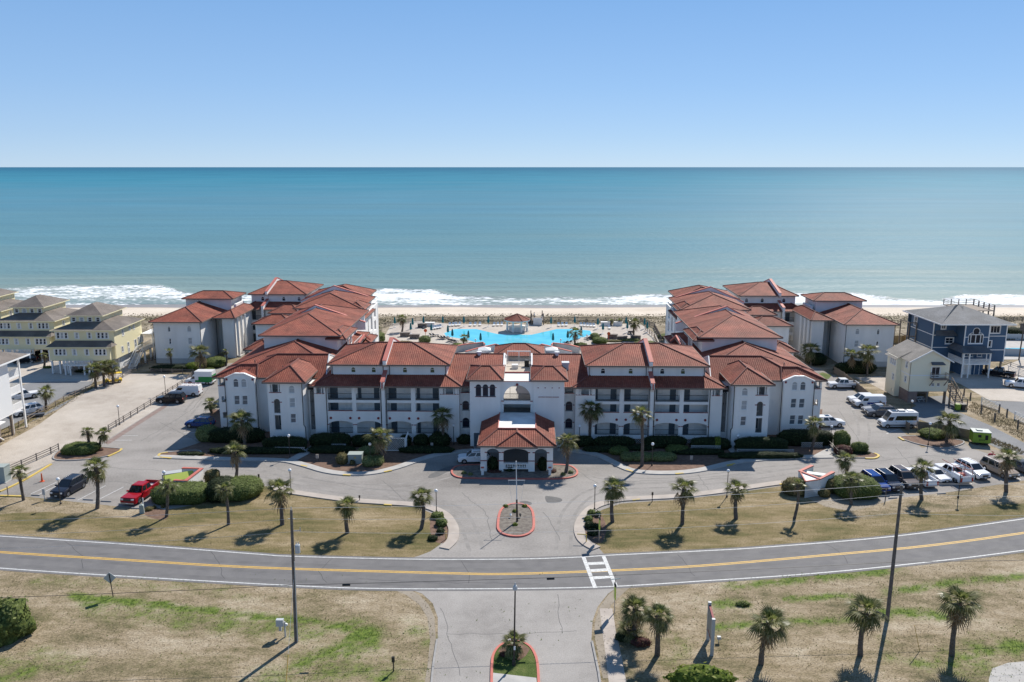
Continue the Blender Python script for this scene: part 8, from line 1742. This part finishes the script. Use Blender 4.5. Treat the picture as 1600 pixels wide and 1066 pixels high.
def vehicle(kind, colour, px, head, label, cat='car', cabcol=None, roofcol=None, bedcol=None, extras=(), sc=1.):
    s = dict(KIND[kind]); L, W, H = s['L'], s['W'], s['H']; hl = L / 2; bt = s['belt']; p = G(*px); t = thing('parked_' + {'suv': 'suv', 'suvbig': 'suv', 'hatch': 'hatchback', 'sedan': 'sedan', 'minivan': 'minivan', 'pickup': 'pickup', 'van': 'van', 'camper': 'camper_van'}[kind], label, cat, (p.x, p.y, .012), R(head), 'parked vehicles')
    t.scale = (sc,) * 3
    R_ = s['wr'] * 1.18; nz_ = s['nose']; bed = s.get('bed'); btr = .82 if bed else bt
    def arc(c): return [(c + R_ * math.cos(a), max(.26, s['wr'] + R_ * math.sin(a))) for a in [PI * k / 8 for k in range(9)]]
    def prof(ins, dz):
        pts = [(-hl + .10 + ins, .34), ] + [(x, z) for x, z in arc(s['ra'])[::-1]] + [(x, z) for x, z in arc(s['fa'])[::-1]] + [(hl - .12 - ins, .32), (hl - .01 - ins, .50), (hl - .02 - ins, nz_ - .22 - dz), (hl - .14 - ins, nz_ - .005 - dz), (s['cowl'] + .45 * (hl - s['cowl']), nz_ + .6 * (bt - nz_) - dz), (s['cowl'], bt - dz)]
        if bed: pts += [(s['rb'] - .02, bt - dz), (s['rb'] - .04, btr - dz), (-hl + .05 + ins, btr - dz)]
        else: pts += [(s['rb'] + .1, bt - dz), (s['rb'], bt - dz), (-hl + .03 + ins, bt - .10 - dz)]
        return pts + [(-hl + ins, .55)]
    hw = W / 2
    loft([(-hw, prof(.16, .10)), (-hw + .07, prof(.05, .03)), (-hw + .28, prof(.0, .0)), (hw - .28, prof(.0, .0)), (hw - .07, prof(.05, .03)), (hw, prof(.16, .10))]).build('body', colour, t)
    wb, wtp = hw - .09, hw - (.17 if s.get('cargo') else .27); zr = H
    q = dict(a=(s['cowl'], bt - .03), b=(s['wt'], zr - .05), c=(s['rt'], zr - .05), d=(s['rb'], bt - .03)); mid = ((s['wt'] + s['rt']) / 2)
    P8 = lambda sd: [Vector((q['a'][0], sd * wb, q['a'][1])), Vector((q['b'][0], sd * wtp, q['b'][1])), Vector((q['c'][0], sd * wtp, q['c'][1])), Vector((q['d'][0], sd * wb, q['d'][1]))]
    Lf, Rt = P8(1), P8(-1); c = MB()
    c.quad(Lf[0], Rt[0], Rt[1], Lf[1]); c.quad(Lf[3], Lf[2], Rt[2], Rt[3]); c.quad(*Lf); c.quad(*Rt[::-1]); c.build('cabin', cabcol or colour, t)
    rf_ = MB(); e = .06
    ro = [Vector((q['b'][0] + .04, 0, zr - .05)), Vector((q['c'][0] - .03, 0, zr - .05))]
    rf_.v = [(ro[0].x, -wtp - .01, zr - .06), (ro[0].x, wtp + .01, zr - .06), (ro[1].x, wtp + .01, zr - .06), (ro[1].x, -wtp - .01, zr - .06), (ro[0].x - .14, -wtp + .14, zr), (ro[0].x - .14, wtp - .14, zr), (ro[1].x + .12, wtp - .14, zr), (ro[1].x + .12, -wtp + .14, zr)]
    rf_.f = [(0, 1, 5, 4), (1, 2, 6, 5), (2, 3, 7, 6), (3, 0, 4, 7), (4, 5, 6, 7), (3, 2, 1, 0)]; rf_.uv = [None] * 6; rf_.mi = [0] * 6; rf_.build('roof_panel', roofcol or cabcol or colour, t)
    def pane(name, p00, p10, p11, p01, iu=.06, iv=.1, du=.014):
        def bl(u, v): return p00.lerp(p10, u).lerp(p01.lerp(p11, u), v)
        n_ = (p10 - p00).cross(p01 - p00).normalized(); cc = bl(.5, .5)
        if n_.dot(cc - Vector((mid, 0, bt * .8))) < 0: n_ = -n_
        b = MB(); k = [bl(iu, iv) + n_ * du, bl(1 - iu, iv) + n_ * du, bl(1 - iu, 1 - iv) + n_ * du, bl(iu, 1 - iv) + n_ * du]; k2 = [x - n_ * .03 for x in k]; b.quad(*k); 
        for i in range(4): b.quad(k[i], k[(i + 1) % 4], k2[(i + 1) % 4], k2[i])
        return b.build(name, 'car_glass', t)
    pane('windshield', Rt[0], Lf[0], Lf[1], Rt[1], .06, .06)
    if not s.get('cargo') or s.get('strip'): pane('rear_window', Lf[3], Rt[3], Rt[2], Lf[2], .1, .14 if not s.get('strip') else .3)
    for sd in (Lf, Rt):
        sp = s['split']
        for k in range(len(sp) - 1):
            f0, f1 = sp[k], sp[k + 1]; b0, b1 = sd[0].lerp(sd[3], f0), sd[0].lerp(sd[3], f1); a0, a1 = sd[1].lerp(sd[2], f0), sd[1].lerp(sd[2], f1)
            if s.get('cargo'): a0, a1 = b0.lerp(a0, .72 if not s.get('strip') else .55), b1.lerp(a1, .72 if not s.get('strip') else .55)
            pane('side_window', b0, b1, a1, a0, .09, .12)
        if s.get('strip'):
            f0, f1 = .24, .95; b0, b1 = sd[0].lerp(sd[3], f0), sd[0].lerp(sd[3], f1); a0, a1 = sd[1].lerp(sd[2], f0), sd[1].lerp(sd[2], f1); pane('side_window', b0.lerp(a0, .10), b1.lerp(a1, .10), b1.lerp(a1, .62), b0.lerp(a0, .62), .01, .02)
    for x in (s['fa'], s['ra']):
        for sd in (-1, 1): m1, m2 = wheel_mesh(s['wr'], .24); o = put('wheel', m1, t, (x, sd * (hw - .12), s['wr'])); put('rim', m2, o)
    for sd in (-1, 1):
        box(t, 'headlight', hl - .22, hl + .005, sd * (hw - .33) - .17, sd * (hw - .33) + .17, nz_ - .30, nz_ - .12, 'headlight'); box(t, 'taillight', -hl - .005, -hl + .16, sd * (hw - .2) - .12, sd * (hw - .2) + .12, (btr if bed else bt) - .34, (btr if bed else bt) - .06 + (.3 if bed else 0), 'taillight')
        b = MB(); b.box(s['cowl'] - .32, s['cowl'] - .14, sd * (hw + .08) - .1, sd * (hw + .08) + .1, bt - .02, bt + .14); b.build('mirror', colour, t)
        for f in ((.36, .68) if len(s['split']) > 2 else (.3,)): x = s['cowl'] + (s['rb'] - s['cowl']) * f; box(t, 'door_handle', x - .1, x + .1, sd * hw - .012, sd * hw + .012, bt - .16, bt - .11, 'car_trim')
        box(t, 'sill_trim', s['ra'] + R_, s['fa'] - R_, sd * (hw - .03) - .04, sd * (hw - .03) + .04, .24, .36, 'car_trim')
    box(t, 'grille', hl - .03, hl + .02, -hw + .55, hw - .55, nz_ - .42, nz_ - .14, 'car_trim'); box(t, 'bumper', hl - .1, hl + .05, -hw + .2, hw - .2, .34, .5, 'steel' if kind == 'pickup' else 'car_trim'); box(t, 'bumper', -hl - .06, -hl + .1, -hw + .2, hw - .2, .38, .55, 'steel' if kind == 'pickup' else 'car_trim')
    b = MB(); b.box(hl + .05, hl + .06, -.15, .15, .40, .50); b.build('number_plate', 'plastic_white', t)
    if bed:
        bc = bedcol or colour; x1 = s['rb'] - .06
        for sd in (-1, 1): box(t, 'bed_side', -hl + .04, x1, sd * (hw - .11) - .09, sd * (hw - .11) + .09, .75, bt + .06, bc)
        box(t, 'tailgate', -hl + .03, -hl + .12, -hw + .21, hw - .21, .7, bt + .05, bc); box(t, 'bed_floor', -hl + .13, x1, -hw + .21, hw - .21, .80, .84, 'sign_grey')
    if 'rack' in extras:
        for k in range(5): x = s['wt'] - .3 - k * (s['wt'] - s['rt'] - .5) / 4; box(t, 'roof_rack_bar', x - .03, x + .03, -wtp, wtp, zr + .02, zr + .09, 'alu')
        for sd in (-1, 1): box(t, 'roof_rack_rail', s['rt'] + .1, s['wt'] - .2, sd * (wtp - .05) - .03, sd * (wtp - .05) + .03, zr + .09, zr + .14, 'pink_coping' if 'pink' in extras else 'alu')
    if 'rails' in extras:
        for sd in (-1, 1): box(t, 'roof_rail', s['rt'] + .15, s['wt'] - .25, sd * (wtp - .08) - .025, sd * (wtp - .08) + .025, zr - .0, zr + .06, 'steel')
    if 'sunroof' in extras: box(t, 'sunroof', s['wt'] - 1.0, s['wt'] - .3, -.42, .42, zr, zr + .012, 'car_glass')
    if 'pano' in extras: box(t, 'sunroof', s['rt'] + .4, s['wt'] - .3, -.45, .45, zr, zr + .012, 'car_glass')
    if 'band' in extras:
        for sd in (-1, 1): box(t, 'livery_band', -hl + .3, .7, sd * hw - .01, sd * hw + .012, .6, 1.0, 'c_royal' if 'blueband' in extras else 'c_green')
    if 'box' in extras:     # raised box body with green livery
        box(t, 'cargo_box', -hl + .05, .75, -hw - .02, hw + .02, 1.0, 2.75, 'c_white'); box(t, 'livery_panel', -hl + .06, .0, -hw - .03, -hw - .021, .75, 1.7, 'c_green'); box(t, 'livery_panel', -hl + .06, .0, hw + .021, hw + .03, .75, 1.7, 'c_green'); box(t, 'livery_panel', -hl - .0, -hl + .04, -hw, hw, .9, 2.0, 'c_green'); box(t, 'livery_stripe', -.2, .74, -hw - .031, -hw - .022, 1.7, 2.6, 'c_black')
    if 'roofkit' in extras: box(t, 'air_unit', -.9, .1, -.4, .4, zr, zr + .22, 'sign_grey'); box(t, 'solar_panel', .3, 1.2, -.5, .5, zr, zr + .05, 'car_glass'); box(t, 'roof_box', -2.4, -1.5, -.6, .2, zr, zr + .12, 'plastic_white'); box(t, 'sill_band', -2.7, 2.4, -hw - .012, -hw + .01, .5, .68, 'car_trim'); box(t, 'sill_band', -2.7, 2.4, hw - .01, hw + .012, .5, .68, 'car_trim')
    if 'service' in extras:
        for sd in (-1, 1): box(t, 'tool_locker', -hl + .06, s['rb'] - .15, sd * (hw - .12) - .22, sd * (hw - .12) + .22, .72, 1.42, 'c_white')
        b = MB()
        for sd in (-1, 1): b.bar((-hl + .2, sd * .85, 1.4), (-hl + .2, sd * .85, 2.2), .06); b.bar((s['rb'] - .2, sd * .85, 1.4), (s['rb'] - .2, sd * .85, 2.2), .06); b.bar((-hl + .1, sd * .85, 2.2), (1.3, sd * .85, 2.25), .07)
        b.bar((-hl + .2, -.85, 2.2), (-hl + .2, .85, 2.2), .06); b.bar((s['rb'] - .2, -.85, 2.2), (s['rb'] - .2, .85, 2.2), .06); b.build('ladder_rack', 'red_trim', t); box(t, 'tool_load', -1.9, -1.2, -.4, .3, .84, 1.25, 'pink_coping')
    return t
# heading: degrees from +x (picture right); -90 faces the road
vehicle('suv', 'c_navy', (109, 769), -99, 'dark navy SUV parked nose to the lawn in the left lot', 'car', extras=('rails',), sc=1.08)
vehicle('pickup', 'c_red', (221, 777.5), -98, 'red crew cab pickup parked nose to the lawn', 'pickup truck', bedcol='c_red', sc=1.05)
vehicle('suvbig', 'c_black', (268, 629), 178, 'black SUV by the rail fence in the left lot', 'car')
vehicle('van', 'c_white', (292, 618), 178, 'white van with roof rack by the rail fence', 'van', extras=('rack', 'pink'))
vehicle('van', 'c_white', (314, 600), 178, 'white box van with green livery at the far left of the lot', 'van', extras=('box', 'band'))
vehicle('hatch', 'c_blue', (313, 667), 172, 'bright blue hatchback beside the left corner block', 'car', extras=('rails',), sc=1.1)
vehicle('suv', 'c_white', (741, 722), 182, 'white SUV coming out under the left side of the entrance canopy', 'car', extras=('rails',))
vehicle('pickup', 'c_white', (1316, 606), 180, 'white pickup at the far end of the right lot', 'pickup truck')
vehicle('suv', 'c_white', (1294, 666), 2, 'white SUV parked against the right corner block', 'car', extras=('sunroof',), sc=1.05)
vehicle('suv', 'c_white', (1345, 629), 180, 'white SUV half hidden behind the blue lettered van', 'car')
vehicle('van', 'c_white', (1357, 635), 180, 'white van with blue livery by the board fence', 'van', extras=('band', 'blueband'))
vehicle('sedan', 'c_silver', (1369, 644), 180, 'silver sedan half hidden behind the grey SUV', 'car')
vehicle('suv', 'c_grey', (1375, 650), 180, 'grey SUV with glass roof by the board fence', 'car', extras=('pano',), sc=1.05)
vehicle('camper', 'c_white', (1402, 667), 180, 'white high roof camper van with dark side windows', 'camper van', extras=('roofkit',))
vehicle('suvbig', 'c_royal', (1366, 762), -84, 'bright blue SUV leftmost in the right front row', 'car', extras=('rails',), sc=.98)
vehicle('suvbig', 'c_dkblue', (1387, 760), -84, 'dark blue SUV second in the right front row', 'car', extras=('rails',), sc=.98)
vehicle('suvbig', 'c_brown', (1411.5, 756), -84, 'grey brown SUV with sunroof third in the right front row', 'car', extras=('sunroof', 'rails'), sc=1.02)
vehicle('pickup', 'c_white', (1436, 752.5), 99, 'white pickup backed in behind the palm in the right front row', 'pickup truck', sc=.95)
vehicle('sedan', 'c_white', (1462, 748), -80, 'white sedan between the two white trucks', 'car', sc=.95)
vehicle('pickup', 'c_white', (1488, 746.5), 98, 'white service truck with tool lockers and red ladder rack', 'truck', extras=('service',))
vehicle('suv', 'c_white', (1518, 742), -78, 'white crossover right of the service truck', 'car', extras=('rails',), sc=1.05)
vehicle('minivan', 'c_tan', (1561, 740), -78, 'tan minivan behind the palm in the right front row', 'car', extras=('rails',), sc=1.05)
vehicle('sedan', 'c_grey', (1599, 737), -78, 'dark grey car at the right edge of the front row', 'car', sc=1.05)
vehicle('suv', 'c_white', (43, 647), -128, 'white SUV on the neighbour parking by the white building', 'car')
vehicle('pickup', 'c_white', (34, 624), 45, 'white pickup behind the decks of the white building', 'pickup truck')
vehicle('suv', 'c_black', (40, 567), 200, 'black car parked under the farther yellow house, left', 'car'); vehicle('suv', 'c_black', (61, 561), -95, 'dark car under the farther yellow house, right', 'car')
vehicle('pickup', 'c_white', (1596, 606), 155, 'white pickup at the right edge of the forecourt', 'pickup truck'); vehicle('pickup', 'c_black', (1560, 588), 140, 'black pickup under the raised blue house', 'pickup truck')
# golf cart
p = G(178, 598); t = thing('golf_cart', 'yellow golf cart with yellow roof on the sandy lot', 'golf cart', tuple(p), R(205))
b = MB(); b.prism([(-1.5, .3), (1.5, .3), (1.6, .7), (1.1, .9), (.8, .45), (-.1, .45), (-.2, .8), (-1.4, .8), (-1.55, .6)], 'xz', -.6, .6); b.build('body', 'yellow_plastic', t); b = MB(); b.box(-1.6, 1.0, -.7, .7, 1.9, 1.98); b.build('roof', 'yellow_plastic', t)
for x, y_ in ((-1.4, -.6), (-1.4, .6), (.9, -.6), (.9, .6)): b = MB(); b.tube((x, y_, .6), (x, y_, 1.9), .03, .03, 6); b.build('roof_post', 'dark_metal', t)
for x in (-.7, .0): box(t, 'seat', x - .3, x + .2, -.55, .55, .8, .95, 'plastic_white'); box(t, 'seat_back', x - .36, x - .28, -.55, .55, .95, 1.4, 'plastic_white')
for x in (-1.05, 1.1):
    for y_ in (-.58, .58): m1, m2 = wheel_mesh(.28, .2); o = put('wheel', m1, t, (x, y_, .28)); put('rim', m2, o)
o = MB(); o.lathe((0, 0, 0), [(.3, 0), (.38, .25), (.2, .5), (.02, .6)], 8); tag(o.build('beach_bag', 'magenta', None, (p.x - 1.6, p.y - .6, .02)), 'bright pink bag beside the yellow golf cart', 'bag')
p = G(55, 651.5); b = MB(); b.prism([(-1.4, .25), (1.4, .25), (1.5, .55), (-1.5, .55)], 'xz', -.5, .5); b.tube((-1, -.6, .25), (-1, .6, .25), .25, .25, 10); tag(b.build('utility_trailer', 'lounger_dark', None, tuple(p), R(25)), 'low dark flat trailer beside the white SUV', 'trailer')
p = G(1549, 716); b = MB(); b.box(-.5, .5, -.25, .25, .3, .6); b.tube((-.45, -.1, .22), (-.45, .1, .22), .22, .22, 10); b.tube((.45, -.1, .22), (.45, .1, .22), .22, .22, 10); b.bar((.3, 0, .6), (.1, 0, 1.0), .08); b.bar((.1, -.3, 1.0), (.1, .3, 1.0), .05); b.box(-.45, .0, -.15, .15, .6, .75); tag(b.build('motor_scooter', 'taillight', None, tuple(p), R(20)), 'small red scooter at the top edge of the right lot', 'scooter')
